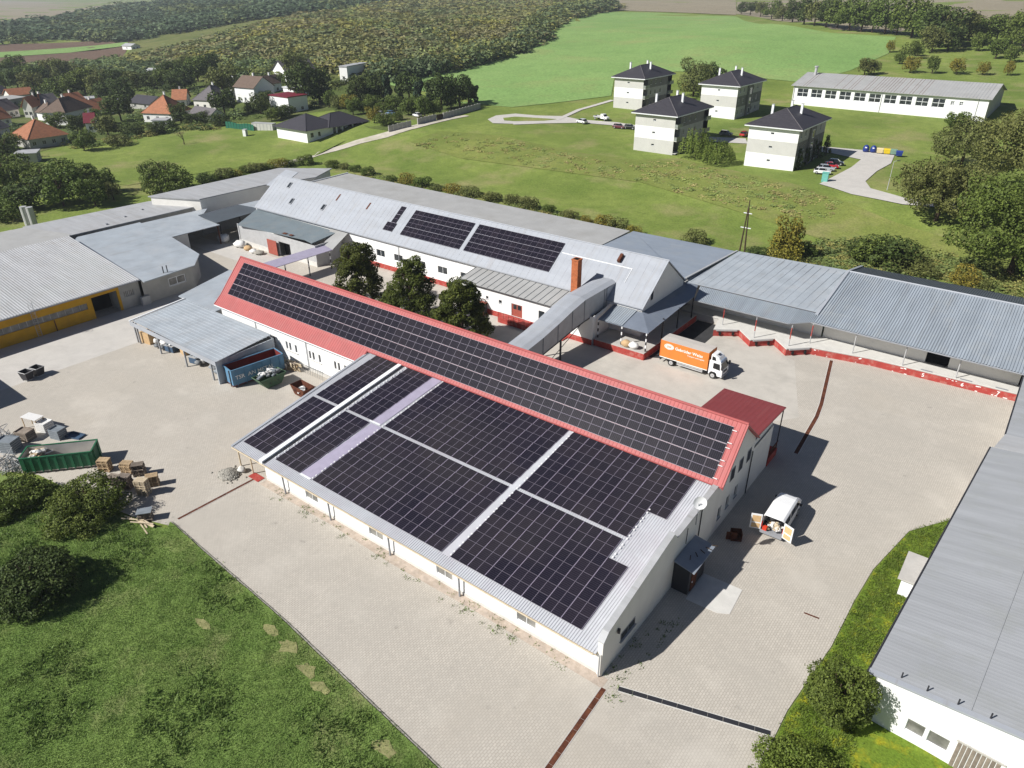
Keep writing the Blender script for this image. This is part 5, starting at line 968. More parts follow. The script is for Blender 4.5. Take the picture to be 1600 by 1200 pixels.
# olive skip with heaped scrap, rusty skip
def skip(label, base, rot, m, L=3.4, Wd=1.8, Hh=1.35, seed=1, fill=True, mats=('plastic_white', 'scrap_wire', 'drum_grey', 'plastic_white')):
    t = thing('skip', label, 'skip', (*base, 0), rot, 'skips in the yard', world=False); x, y = L/2, Wd/2; b = MB()
    o = [(-x, -y, Hh), (x, -y, Hh), (x, y, Hh), (-x, y, Hh), (-x*.55, -y*.92, .12), (x*.55, -y*.92, .12), (x*.55, y*.92, .12), (-x*.55, y*.92, .12)]
    i_ = [(px*.94, py*.92, pz+(0.06 if pz < .5 else 0)) for px, py, pz in o]
    b.add(o, [(0, 1, 5, 4), (1, 2, 6, 5), (2, 3, 7, 6), (3, 0, 4, 7), (4, 5, 6, 7)]); b.add(i_, [(4, 5, 1, 0), (5, 6, 2, 1), (6, 7, 3, 2), (7, 4, 0, 3), (7, 6, 5, 4)]); b.build('shell', m, t)
    for a_, c_ in (((-x, -y), (x, -y)), ((x, -y), (x, y)), ((x, y), (-x, y)), ((-x, y), (-x, -y))): MB().tube((*a_, Hh), (*c_, Hh), .06, 6).build('rim', m, t)
    for s in (-1, 1):
        for xx in (-.6, .6): MB().tube((xx, s*y*.97, .8), (xx, s*(y+.15), .8), .06, 6).build('lifting_lug', 'dark_metal', t)
        for xx in (-.5, .2): MB().slab([(xx, s*(y*.98), 1.2), (xx+.1, s*(y*.98), 1.2), (xx+.1, s*(y*.93), .2), (xx, s*(y*.93), .2)], .02).build('rib', m, t)
    heap(t, 0, 0, Hh-.15 if fill else .45, x*.72, y*.7, .65 if fill else .3, 34 if fill else 14, mats, seed)
    return t
skip('olive green skip heaped with white rubbish beside the blue container', (Vector((-59.30, 12.50))+Vector((.3, .8)))[:], yaw((-58.63, 11.92), (-58.36, 14.55))+.05, 'skip_olive', 3.9, 2.0, 1.45, 5)
skip('rust brown skip with a little scrap beside the hall roof edge', (Vector((-53.51, 13.88))+Vector((0.2, .3)))[:], yaw((-55.39, 13.52), (-51.78, 13.33)), 'rust', 2.9, 1.7, 1.3, 8, False)
# green container at the lawn edge
pa, pb = (-63.03, -15.43), (-58.29, -10.05)
ang = yaw(pa, pb); d = Vector((math.cos(ang), math.sin(ang))); nn = Vector((-d.y, d.x)); LG = (Vector(pb)-Vector(pa)).length; ctr = Vector(pa)+d*LG/2+nn*1.3
gs = container('long green open-top container with rubble at the lawn edge', tuple(ctr), LG, 2.5, 2.05, ang, 'skip_green', 'concrete', 9)
heap(gs, -2.3, .2, 1.1, .9, .8, .9, 26, ('pale_timber', 'plastic_white', 'timber', 'pale_concrete'), 3, (.2, .5)); MB().box(.5, 3.2, -.9, .9, .36, .5).box(2.0, 3.3, -.6, .8, .5, .75).build('rubble_layer', 'pale_concrete', gs)

# ---------------------------------------------------------------- pallets, crates and scrap around the green container
def pallet_mesh():
    b = MB()
    for k in range(7): b.box(-.6, .6, -.4+k*.1225, -.4+k*.1225+.085, .122, .144)
    for x in (-.55, 0, .55): b.box(x-.05, x+.05, -.4, .4, .1, .122); b.box(x-.05, x+.05, -.4, .4, 0, .022)
    for x in (-.55, 0, .55):
        for y in (-.35, 0, .35): b.box(x-.05, x+.05, y-.05, y+.05, .022, .1)
    return b
pal = {}
for m_ in ('timber', 'timber_grey', 'pale_timber'):
    b = pallet_mesh(); me = bpy.data.meshes.new('pallet'); me.from_pydata(b.v, [], b.f); me.materials.append(MATS[m_]); pal[m_] = me
def pallet_stack(label, c, n, rot, m_):
    t = thing('pallet_stack', label, 'pallets', (*c, 0), rot, 'pallet stacks at the lawn edge', world=False)
    for k in range(n):
        o = bpy.data.objects.new('pallet', pal[m_]); COL.objects.link(o); o.parent = t; o.location = (random.uniform(-.05, .05), random.uniform(-.05, .05), k*.146); o.rotation_euler = (0, 0, random.uniform(-.04, .04))
for lab, c, n_, r_, m_ in (('brown pallet stack at the right end of the green container', (-56.91, -9.60), 10, .6, 'timber'), ('brown pallet stack topmost in the group by the container shadow', (-54.61, -8.31), 9, .5, 'timber'), ('weathered grey pallet stack behind the bush', (-52.03, -9.80), 11, .55, 'timber_grey'),
        ('dark brown pallet stack at the back of the group', (-53.16, -7.80), 10, .9, 'timber_grey'), ('tall light-coloured pallet stack at the right of the group', (-49.52, -9.28), 13, .5, 'pale_timber'), ('brown pallet stack furthest right in the group', (-50.25, -7.89), 9, 1.0, 'timber'), ('low grey pallet stack half hidden by the bush', (-53.50, -10.21), 8, .4, 'timber_grey')):
    pallet_stack(lab, c, n_, r_, m_)
pallet_stack('pallet stack nearest the lawn under a grey sheet', (-45.40, -11.32), 7, .9, 'timber_grey')
gs_ = MB().slab([(-.7, -.5, 1.13), (.7, -.5, 1.13), (.7, .5, 1.16), (-.7, .5, 1.10)], .05).build('cover_sheet', 'drum_grey'); gs_.location = (*(-45.40, -11.32), 0); gs_.rotation_euler = (0, 0, .9); tag(gs_, 'grey sheet lying on the pallet stack nearest the lawn', 'sheet')
lg = thing('broken_pallet', 'broken pale pallet timbers lying on the lawn corner', 'timber', (*(-44.58, -12.04), 0))
for k in range(7): x, y = (-44.58, -12.04); MB().obox((x+random.uniform(-1.8, 1.8), y+random.uniform(-.4, .4), .15+.05*k), (2.4, .12, .06), random.uniform(-.3, .6), 0).build('board', 'pale_timber', lg)
# stacks of plastic trays and scrap behind the container
def tray_stack(label, c, n, rot, m_, size=(1.6, 1.2)):
    t = thing('tray_stack', label, 'trays', (*c, 0), rot, 'trays and crates behind the green container', world=False)
    for k in range(n):
        b = MB(); z_ = k*.26; a, e = size[0]/2, size[1]/2; b.box(-a, a, -e, e, z_, z_+.04); 
        for q in ((-a, a, -e, -e+.05), (-a, a, e-.05, e), (-a, -a+.05, -e+.05, e-.05), (a-.05, a, -e+.05, e-.05)): b.box(q[0], q[1], q[2], q[3], z_+.04, z_+.2)
        b.build('tray', m_, t)
for lab, c, n_, r_, m_, sz in (('stack of dark grey trays at the left picture edge', (-69.58, -14.20), 6, .5, 'drum_grey', (2.0, 1.5)), ('stack of brown-grey crates behind the container', (-70.56, -12.11), 5, .4, 'timber_grey', (1.7, 1.3)), ('stack of white plastic boxes behind the container', (-70.83, -9.87), 5, .3, 'plastic_white', (1.5, 1.3)),
        ('stack of blue-grey trays behind the container', (-67.94, -9.61), 5, .3, 'drum_grey', (1.5, 1.2)), ('single blue tray lying right of the tray stacks', (-66.59, -8.41), 1, .4, 'plastic_blue', (2.0, 1.1))):
    tray_stack(lab, c, n_, r_, m_, sz)
ws = thing('white_table', 'white sheet topped table behind the stacked trays', 'table', (*(-72.42, -10.35), 0), .3, world=False); MB().box(-1.2, 1.2, -.6, .6, 1.5, 1.56).build('top', 'plastic_white', ws)
for x in (-1.1, 1.1):
    for y in (-.5, .5): MB().box(x-.04, x+.04, y-.04, y+.04, 0, 1.5).build('leg', 'timber', ws)
for lab, c, s in (('tangle of grey wire and bars left of the green container', (-66.04, -15.77), 4), ('tangle of grey scrap bars at the left picture edge', (-72.17, -14.01), 6)):
    t = thing('scrap_heap', lab, 'scrap', (*c, 0))
    for k in range(46): MB().tube((c[0]+random.uniform(-2, 2), c[1]+random.uniform(-1.4, 1.4), random.uniform(0, 1.2)), (c[0]+random.uniform(-2, 2), c[1]+random.uniform(-1.4, 1.4), random.uniform(0, 1.5)), .04, 4).build('bar', 'scrap_wire' if k % 3 else 'mid_metal', t)
t = thing('scrap_heap', 'racks and boards leaning by the white wall beside the skips', 'scrap', (*(-60.68, 17.90), 0)); c = (-60.36, 17.66)
for k in range(16): MB().obox((c[0]+random.uniform(-1.6, 1.2), c[1]+random.uniform(-.4, .6), random.uniform(.2, 1.2)), (1.3, .1, .5), random.uniform(-.4, .5), random.uniform(-.5, .5)).build('board', random.choice(('timber', 'timber_grey', 'pale_timber')), t)
c2 = (-56.74, 17.82)
for k in range(14): MB().tube((c2[0]-2.2+k*.36, c2[1]+.3, 0), (c2[0]-2.2+k*.36, c2[1]+.45, 1.3), .025, 5).build('rack_bar', 'scrap_wire', t)
MB().tube((c2[0]-2.3, c2[1]+.4, 1.2), (c2[0]+2.8, c2[1]+.4, 1.2), .03, 5).build('rack_rail', 'scrap_wire', t)
# gravel heap and stones at the open end of the hall
gh_ = MB(); gc = (-45.49, -1.98); [gh_.blob((q_[0]*1.3, q_[1]*1.1, .42*max(0, 1-q_[0]**2-q_[1]**2)), (.16, .14, .11), k_, 6, 4, .3) for k_, q_ in enumerate([(random.gauss(0, .42), random.gauss(0, .42)) for _ in range(220)])]; gh_.blob((0, 0, 0.0), (1.25, 1.1, .42), 77, 22, 8, .12); go = gh_.build('gravel_heap', 'gravel_grey', None, True); go.location = (*gc, 0); tag(go, 'small heap of grey gravel at the open end of the long hall', 'gravel')
st_ = MB().blob((0, 0, .3), (.5, .4, .35), 5, 9, 6, .2).build('boulder', 'pale_concrete', None, True); st_.location = (*(-44.90, -0.80), 0); tag(st_, 'pale rounded stone beside the gravel heap', 'stone')
# two dark open bins on the concrete road at the left
for lab, c in (('left of two dark open bins on the concrete road', (-86.18, -5.59)), ('right of two dark open bins on the concrete road', (-86.37, -4.13))):
    t = thing('tipping_bin', lab, 'bin', (*c, 0), .25, 'dark bins on the road', world=False); b = MB()
    o = [(-.75, -.6, 1.25), (.75, -.6, 1.25), (.75, .6, 1.25), (-.75, .6, 1.25), (-.55, -.45, .15), (.55, -.45, .15), (.55, .45, .15), (-.55, .45, .15)]
    b.add(o, [(0, 1, 5, 4), (1, 2, 6, 5), (2, 3, 7, 6), (3, 0, 4, 7), (4, 5, 6, 7)]); b.add([(x*.92, y*.92, z+.03) for x, y, z in o], [(4, 5, 1, 0), (5, 6, 2, 1), (6, 7, 3, 2), (7, 4, 0, 3), (7, 6, 5, 4)]); b.build('hopper', 'dark_metal', t)
    for a_, c_ in (((-.75, -.6), (.75, -.6)), ((.75, -.6), (.75, .6)), ((.75, .6), (-.75, .6)), ((-.75, .6), (-.75, -.6))): MB().tube((*a_, 1.25), (*c_, 1.25), .05, 6).build('rim', 'mid_metal', t)
    MB().box(-.5, -.35, -.5, .5, 0, .15).box(.35, .5, -.5, .5, 0, .15).build('skid', 'mid_metal', t)
bx = MB().prism([(-1.2, -.6), (1.2, -.6), (1.2, .6), (-1.2, .6)], .02, .06).build('flat_board', 'rust'); bx.location = (*(10.83, 15.75), 0); bx.rotation_euler = (0, 0, .1); bx.scale = (.5, .12, .6); tag(bx, 'thin rusty bar lying on the paving near the flower strip', 'bar')

# ---------------------------------------------------------------- vehicles
def wheel(parent, x, y, r, w, side, rim='mid_metal', name='wheel'):
    s = side; b = MB().tube((x, y-s*w/2, r), (x, y+s*w/2, r), r, 18).build(name, 'rubber', parent); MB().tube((x, y+s*(w/2-.02), r), (x, y+s*(w/2+.015), r), r*.62, 14).build('rim', rim, b); MB().tube((x, y+s*(w/2), r), (x, y+s*(w/2+.035), r), r*.2, 8).build('hub', 'grey_metal', b)
    return b
def loft(mb, sections, closed=True):           # sections: list of rings with equal point counts
    n = len(sections[0]); base = len(mb.v); mb.v += [tuple(p) for s in sections for p in s]
    for k in range(len(sections)-1):
        for i in range(n if closed else n-1): mb.f.append([base+k*n+i, base+k*n+(i+1) % n, base+(k+1)*n+(i+1) % n, base+(k+1)*n+i]); mb.m.append(mb.k)
    mb.f.append([base+i for i in range(n)][::-1]); mb.m.append(mb.k); mb.f.append([base+(len(sections)-1)*n+i for i in range(n)]); mb.m.append(mb.k)
def truck():
    ra, rb = (-20.94, 50.14), (-14.01, 50.02)
    ang = yaw(ra, rb); d = Vector((math.cos(ang), math.sin(ang))); nn = Vector((-d.y, d.x)); L = (Vector(rb)-Vector(ra)).length
    t = thing('box_truck', 'orange tarpaulin box truck with white cab and white lettering', 'truck', (*(Vector(ra)+nn*1.2), 0), ang, world=False)
    Lb = 7.0; Wd = 2.45
    b = MB(); b.k = 0; b.box(0, Lb, -Wd/2, Wd/2, 1.05, 3.55); body = b.build('tarp_body', 'orange_tarp', t)
    MB().slab([(-.02, -Wd/2-.02, 3.57), (Lb+.02, -Wd/2-.02, 3.57), (Lb+.02, 0, 3.64), (-.02, 0, 3.64)], .04).slab([(-.02, 0, 3.64), (Lb+.02, 0, 3.64), (Lb+.02, Wd/2+.02, 3.57), (-.02, Wd/2+.02, 3.57)], .04).build('roof_tarp', 'tarp_grey', t)
    MB().box(-.02, Lb+.02, -Wd/2-.03, Wd/2+.03, .95, 1.05).build('side_rail', 'white_line', t)
    for x in (0, Lb): MB().box(x-.05, x+.05, -Wd/2-.025, -Wd/2+.03, 1.05, 3.55).box(x-.05, x+.05, Wd/2-.03, Wd/2+.025, 1.05, 3.55).build('corner_post', 'orange_tarp', t)
    for k in range(1, 5): MB().box(Lb*k/5-.015, Lb*k/5+.015, -Wd/2-.012, -Wd/2, 1.1, 3.5).build('tarp_strap', 'orange_tarp', t)
    # lettering and oval emblem on the near side
    R = Matrix.Rotation(math.pi/2, 4, 'X')
    b = MB(); n = 28; cx, cz = 1.25, 2.78
    for k in range(n):
        a0, a1 = 2*math.pi*k/n, 2*math.pi*(k+1)/n
        b.face(*[(cx+r*.72*math.cos(a), -Wd/2-.016, cz+r*.42*math.sin(a)) for r, a in ((1, a0), (1, a1), (.0, a1))])
    em = b.build('emblem', 'white_line', body)
    b = MB()
    for k in range(n):
        a0, a1 = 2*math.pi*k/n, 2*math.pi*(k+1)/n
        b.face(*[(cx+r*.72*math.cos(a), -Wd/2-.020, cz+r*.42*math.sin(a)) for r, a in ((.86, a0), (.86, a1), (.78, a1), (.78, a0))])
    b.build('emblem_ring', 'orange_tarp', body)
    text_mesh('emblem_letters', 'GW', .42, 'orange_tarp', body, Matrix.Translation((.86, -Wd/2-.019, cz-.15)) @ R, .003, .02)
    text_mesh('lettering', 'Gebrüder Weiss', .60, 'white_line', body, Matrix.Translation((2.15, -Wd/2-.016, 2.58)) @ R, .002, .012)
    text_mesh('lettering', 'Transport und Logistik', .27, 'white_line', body, Matrix.Translation((4.0, -Wd/2-.016, 2.2)) @ R, .002, .003)
    # chassis
    MB().box(.1, 8.6, -.45, -.3, .6, .95).box(.1, 8.6, .3, .45, .6, .95).build('chassis', 'dark_metal', t); [MB().box(2.6, 6.4, a_, a_+.08, b_, b_+.16).build('side_guard', 'mid_metal', t) for a_, b_ in ((-1.2, .45), (1.12, .45), (-1.2, .7))]
    MB().box(-.05, .1, -1.15, 1.15, .45, .62).build('rear_bumper', 'dark_metal', t)
    for x in (1.75,):
        for s in (-1, 1): wheel(t, x, s*.98, .47, .5, s)
    for s in (-1, 1): wheel(t, 7.85, s*1.02, .46, .27, s)
    MB().box(1.15, 2.35, -1.23, -.7, .98, 1.02).build('mudguard', 'dark_metal', t)
    # cab
    hw = 1.08; c = MB()
    side = [(7.18, .55), (7.18, 2.55), (8.35, 2.58), (8.75, 2.42), (9.02, 1.45), (9.08, .95), (9.05, .5), (8.45, .5), (8.32, .85), (8.1, 1.0), (7.6, 1.0), (7.4, .85), (7.3, .55)]
    nS_ = len(side); c.add([(x, -hw*(1 if z < 1.5 else .95), z) for x, z in side]+[(x, hw*(1 if z < 1.5 else .95), z) for x, z in side], [list(range(nS_)), list(range(nS_, 2*nS_))[::-1]]+[((i+1) % nS_, i, nS_+i, nS_+(i+1) % nS_) for i in range(nS_)]); cabm = c.build('cab', 'white_paint', t)
    MB().add([(8.79, -.92, 2.36), (8.79, .92, 2.36), (9.04, .98, 1.5), (9.04, -.98, 1.5)], [(0, 3, 2, 1)]).build('windscreen', 'car_glass', cabm)
    for s in (-1, 1):
        q = [(7.75, s*(hw+.004), 1.5), (8.78, s*(hw+.004), 1.42), (8.62, s*(hw*.955+.02), 2.3), (7.75, s*(hw*.955+.02), 2.3)]; MB().add(q, [(0, 1, 2, 3) if s < 0 else (3, 2, 1, 0)]).build('side_window', 'car_glass', cabm)
        MB().box(8.95, 9.2, min(s*1.1, s*1.32), max(s*1.1, s*1.32), 1.65, 2.15).build('mirror', 'dark_metal', cabm); MB().box(9.06, 9.11, min(s*.62, s*.95), max(s*.62, s*.95), .75, .95).build('headlight', 'lamp_clear', cabm)
    MB().box(9.04, 9.14, -1.05, 1.05, .42, .68).build('bumper', 'grey_metal', cabm); MB().box(9.07, 9.1, -.55, .55, 1.0, 1.3).build('grille', 'dark_metal', cabm)
    df = MB(); secs = []                      # wind deflector
    for x, zt, w_ in ((7.3, 3.35, .95), (7.8, 3.32, .95), (8.3, 3.05, .92), (8.65, 2.65, .88)): secs.append([(x, -w_, 2.5), (x, -w_*.97, zt-.12), (x, -w_*.8, zt), (x, w_*.8, zt), (x, w_*.97, zt-.12), (x, w_, 2.5)])
    loft(df, secs); dfo = df.build('wind_deflector', 'white_paint', cabm)
    MB().add([(7.45, -.97, 2.6), (8.05, -.965, 2.6), (7.85, -.955, 3.1), (7.45, -.96, 3.15)], [(0, 1, 2, 3)]).build('deflector_panel', 'car_glass', dfo); MB().box(7.9, 8.12, -.35, .25, 3.24, 3.30).build('roof_hatch', 'car_glass', dfo); MB().tube((8.66, -.9, 2.66), (8.66, .9, 2.66), .05, 6).build('light_bar', 'car_blue', dfo)
truck()
def van():
    ra, rb = (3.82, 22.93), (5.36, 22.96)      # rear lower corners
    ra, rb = Vector(ra), Vector(rb); ax = (rb-ra).normalized(); fwd = Vector((-ax.y, ax.x)); ang = math.atan2(fwd.y, fwd.x); base = (ra+rb)/2
    t = thing('delivery_van', 'white panel van with both rear doors wide open', 'van', (*base, 0), ang, world=False); t.scale = (1.2, 1.1, 1.22); t.location = (*(base+fwd*.3), 0)
    hw = .97; b = MB(); secs = []
    prof = [(0.0, .38, 1.92, 1.0), (.15, .35, 1.97, 1.0), (2.2, .35, 2.0, 1.0), (3.3, .35, 1.96, .99), (3.75, .35, 1.86, .97), (4.35, .36, 1.38, .95), (4.95, .38, 1.10, .90), (5.08, .42, .85, .82)]
    for x, z0, z1, k in prof: secs.append([(x, -hw*k, z0), (x, -hw*k, z0+(z1-z0)*.45), (x, -hw*k*(.90 if z1 > 1.5 else .97), z1-.10), (x, -hw*k*.74, z1), (x, hw*k*.74, z1), (x, hw*k*(.90 if z1 > 1.5 else .97), z1-.10), (x, hw*k, z0+(z1-z0)*.45), (x, hw*k, z0)])
    loft(b, secs); b.f.pop(-2); b.m.pop(-2); body = b.build('body', 'white_paint', t)      # rear left open
    MB().face((0.02, -.93, .40), (2.6, -.93, .40), (2.6, .93, .40), (0.02, .93, .40)).face((2.6, -.93, .40), (2.6, .93, .40), (2.6, .86, 1.9), (2.6, -.86, 1.9)).build('cargo_floor', 'grey_metal', t)
    MB().box(-.14, .02, -.95, .95, .28, .5).build('rear_bumper', 'grey_metal', t)
    for s in (-1, 1):
        MB().box(-.01, .05, min(s*.86, s*.97), max(s*.86, s*.97), .75, 1.3).build('tail_lamp', 'lamp_red', t); wheel(t, .95, s*.86, .33, .22, s); wheel(t, 4.05, s*.86, .33, .22, s)
        MB().add([(3.05, s*.975, 1.18), (4.1, s*.945, 1.18), (3.72, s*.88, 1.72), (3.05, s*.895, 1.78)], [(0, 1, 2, 3) if s < 0 else (3, 2, 1, 0)]).build('front_window', 'car_glass', t); MB().add([(1.75, s*.975, 1.2), (2.9, s*.975, 1.2), (2.9, s*.895, 1.78), (1.75, s*.895, 1.78)], [(0, 1, 2, 3) if s < 0 else (3, 2, 1, 0)]).build('side_window', 'car_glass', t)
        MB().add([(.35, s*.975, 1.2), (1.55, s*.975, 1.2), (1.55, s*.895, 1.78), (.35, s*.895, 1.78)], [(0, 1, 2, 3) if s < 0 else (3, 2, 1, 0)]).build('side_window', 'car_glass', t)
        MB().obox((3.95, s*1.08, 1.2), (.12, .22, .2)).build('mirror', 'dark_metal', t); MB().obox((5.0, s*.66, .82), (.1, .3, .16)).build('headlight', 'lamp_clear', t)
        h = thing('tmp', 'x', 'x', world=False); bpy.data.objects.remove(h)
        dr = MB().box(-.02, .05, 0, .92, .5, 1.88).build('rear_door', 'white_paint', t); dr.location = (-.02, s*.95, 0); dr.rotation_euler = (0, 0, math.radians(196 if s > 0 else 170)) if s > 0 else (0, 0, math.radians(-16+180-180)); 
        dr.rotation_euler = (0, 0, math.radians(20)) if s > 0 else (0, 0, math.radians(160))
        fl_ = -1 if s > 0 else 1
        x0 = -.03 if s > 0 else .055
        MB().box(min(x0, x0-.004), max(x0, x0+.004), .1, .8, 1.15, 1.75).build('door_panel', 'plywood', dr); MB().box(min(x0, x0-.004), max(x0, x0+.004), .1, .8, .6, 1.02).build('door_panel', 'plywood', dr)
    MB().add([(3.82, -.70, 1.82), (3.82, .70, 1.82), (4.38, .78, 1.40), (4.38, -.78, 1.40)], [(0, 3, 2, 1)]).build('windscreen', 'car_glass', t)
    heap(t, .7, 0, .45, .5, .6, .45, 26, ('pale_timber', 'plastic_white', 'timber', 'scrap_wire', 'plastic_white'), 12, (.12, .3), name='cargo'); MB().obox((.12, .62, .62), (.3, .35, .35)).build('cargo_box', 'logo_red', t); MB().blob((1.7, .5, .9), (.4, .3, .5), 3).build('cargo_bag', 'plastic_white', t)
van()

def car_proto(label, m, loc, rz, kind='hatch', group='cars parked near the apartments'):
    t = thing('parked_car', label, 'car', loc, rz, group, world=False); b = MB(); secs = []
    H1 = 1.45; P_ = {'hatch': [(-2.05, .35, .62, .78), (-1.98, .28, .85, .83), (-1.0, .25, .92, .86), (0.9, .25, .90, .86), (1.7, .27, .78, .82), (2.05, .32, .60, .72)]}['hatch']
    for x, z0, z1, w in P_: secs.append([(x, -w, z0), (x, -w, z1-.15), (x, -w*.93, z1), (x, w*.93, z1), (x, w, z1-.15), (x, w, z0)])
    loft(b, secs); b.build('body', m, t)
    g = MB(); loft(g, [[(x, -w, .88), (x2, -w2, H1-.02), (x2, w2, H1-.02), (x, w, .88)] for x, w, x2, w2 in ((-1.85, .74, -1.45, .56), (-.9, .80, -.95, .62), (.1, .80, .0, .62), (1.05, .76, .35, .58))]); g.build('windows', 'car_glass', t)
    MB().slab([(-1.5, -.58, H1+.02), (.36, -.58, H1+.02), (.36, .58, H1+.02), (-1.5, .58, H1+.02)], .06).build('roof', m, t)
    for s in (-1, 1):
        for x in (-1.3, 1.28): wheel(t, x, s*.78, .31, .2, s)
        MB().box(1.86, 2.02, min(s*.42, s*.7), max(s*.42, s*.7), .58, .70).build('headlight', 'lamp_clear', t); MB().box(-2.06, -1.99, min(s*.5, s*.78), max(s*.5, s*.78), .62, .78).build('tail_light', 'lamp_red', t)
        MB().slab([(-.95, s*.805-.02, .93), (-.85, s*.805-.02, .93), (-.85, s*.64, H1-.02), (-.95, s*.64, H1-.02)], .03).build('pillar', m, t)
    return t
def pickup(label, loc, rz):
    t = thing('pickup_truck', label, 'pickup', loc, rz, world=False); b = MB()
    loft(b, [[(x, -w, z0), (x, -w, z1-.1), (x, -w*.85, z1), (x, w*.85, z1), (x, w, z1-.1), (x, w, z0)] for x, z0, z1, w in ((-.1, .5, 2.0, .95), (.9, .5, 2.02, .95), (1.5, .5, 1.25, .93), (2.5, .5, 1.05, .85))]); b.build('cab', 'white_paint', t)
    MB().box(-3.3, -.2, -1.0, 1.0, .75, .85).box(-3.3, -.2, -1.0, -.95, .85, 1.2).box(-3.3, -.2, .95, 1.0, .85, 1.2).box(-3.3, -3.25, -.95, .95, .85, 1.2).build('cargo_bed', 'mid_metal', t); MB().add([(.95, -.82, 1.95), (.95, .82, 1.95), (1.48, .88, 1.3), (1.48, -.88, 1.3)], [(0, 3, 2, 1)]).build('windscreen', 'car_glass', t)
    for s in (-1, 1):
        MB().add([(.1, s*.965, 1.3), (1.1, s*.965, 1.3), (.9, s*.92, 1.85), (.1, s*.92, 1.85)], [(0, 1, 2, 3) if s < 0 else (3, 2, 1, 0)]).build('side_window', 'car_glass', t)
        for x in (-2.5, 1.7): wheel(t, x, s*.85, .38, .22, s)

# ---------------------------------------------------------------- outbuilding beyond the left picture edge (its shadow lies on the road), right foreground warehouse
MB().box(-96, -84, -32, -13.2, 0, 4.7).build('wall', 'grey_render', nbm); MB().slab([(-96.3, -32.3, 5.0), (-83.7, -32.3, 4.9), (-83.7, -13, 4.9), (-96.3, -13, 5.0)], .2).build('roof', 'roof_felt', nbm)
fw = thing('foreground_warehouse', 'big grey ribbed-roof warehouse filling the lower right corner', 'warehouse', (26, 25, 0))
# roof rises from the left eave to the right; slightly turned against the yard
E0, E1 = (16.25, 8.3), (18.95, 45.6)
MB().corr((E1[0], E1[1], 4.3), (E0[0], E0[1], 4.3), (E0[0]+24, E0[1]-1.7, 7.4), (E1[0]+24, E1[1]-1.7, 7.4), .36, .004).build('ribbed_roof', 'roof_fore', fw)
MB().slab([(E0[0], E0[1], 4.28), (E0[0]+24, E0[1]-1.7, 7.38), (E1[0]+24, E1[1]-1.7, 7.38), (E1[0], E1[1], 4.28)], .14).build('roof_deck', 'grey_metal', fw)
MB().slab([(E0[0]-.02, E0[1]-.04, 4.36), (E0[0]+24, E0[1]-1.74, 7.46), (E0[0]+24, E0[1]-1.3, 7.46), (E0[0]-.02, E0[1]+.4, 4.36)], .12).build('verge_flashing', 'zinc_pale', fw)
for k_ in range(1, 4): MB().slab([(E0[0]+k_*6-.05, E0[1]-k_*.425+.42, 4.335+k_*.775), (E0[0]+k_*6+.07, E0[1]-k_*.425+.42, 4.345+k_*.775), (E1[0]+k_*6+.07, E1[1]-k_*.425, 4.345+k_*.775), (E1[0]+k_*6-.05, E1[1]-k_*.425, 4.335+k_*.775)], .012).build('sheet_lap', 'roof_fore', fw)
gutter(fw, (E0[0]-.06, E0[1], 4.2), (E1[0]-.06, E1[1], 4.2), .1, 'dark_metal')
wl = MB(); a, b = (E0[0]+.5, E0[1]+.02), (E0[0]+23.5, E0[1]-1.6)
hs = [(2.6, 3.75, 0.95, 2.1), (3.95, 5.25, 0.95, 2.1)]
P = wall(wl, a, b, 0, 4.3, hs, .16); dd = (Vector(b)-Vector(a)).normalized()
wl.add([(a[0], a[1], 4.3), (b[0], b[1], 4.3), (b[0], b[1], 7.2)], [(0, 1, 2)]); wl.build('gable_wall', 'white_render', fw)
for h in hs: window(fw, P, h, 'glass_strip', 'white_metal', bars=0, fw=.05)
for k in range(9): q = MB(); u = 5.6+k*.28; q.add([P(u, 0, -.05), P(u+.22, 0, -.05), P(u+.22, 2.5, -.05), P(u, 2.5, -.05), P(u, 0, 0), P(u+.22, 0, 0), P(u+.22, 2.5, 0), P(u, 2.5, 0)], [(0, 1, 2, 3), (3, 2, 6, 7), (1, 5, 6, 2), (4, 0, 3, 7)]); q.build('gate_board', 'timber_grey', fw)
q = MB(); q.add([P(5.5, 2.5, -.1), P(8.3, 2.5, -.1), P(8.3, 2.62, -.1), P(5.5, 2.62, -.1), P(5.5, 2.5, 0), P(8.3, 2.5, 0), P(8.3, 2.62, 0), P(5.5, 2.62, 0)], [(0, 1, 2, 3), (3, 2, 6, 7)]); q.build('gate_rail', 'concrete', fw)
sw = MB(); wall(sw, (E1[0]+.5, E1[1]-.3), (E0[0]+.5, E0[1]), 0, 4.25); sw.build('side_wall', 'white_render', fw)
for u in (1.0, 2.6, 4.4, 6.2, 8.0): x, y = E0[0]+.9+u, E0[1]-.2+.8*(u % 2); z_ = 4.3+(x-E0[0])*.129; MB().tube((x, y, z_), (x, y, z_+.5), .05, 6).build('vent_pipe', 'dark_metal', fw)
f4 = thing('far_right_store', 'grey roofed store at the right picture edge beside the loading dock', 'store', (26, 55, 0))
MB().slab([(19.85, 49.8, 4.05), (26, 49.4, 4.6), (26, 65.8, 4.6), (19.9, 66.2, 4.05)], .2).build('roof', 'roof_fore', f4); MB().box(20.3, 26, 50, 65.6, 0, 3.9).build('wall', 'pale_concrete', f4); MB().slab([(19.2, 46.2, 4.1), (26, 45.8, 4.7), (26, 49.3, 4.7), (19.8, 49.7, 4.1)], .3).build('link_roof', 'zinc_light', f4); gutter(f4, (19.8, 49.8, 4.0), (19.85, 66.2, 4.0), .09, 'dark_metal')
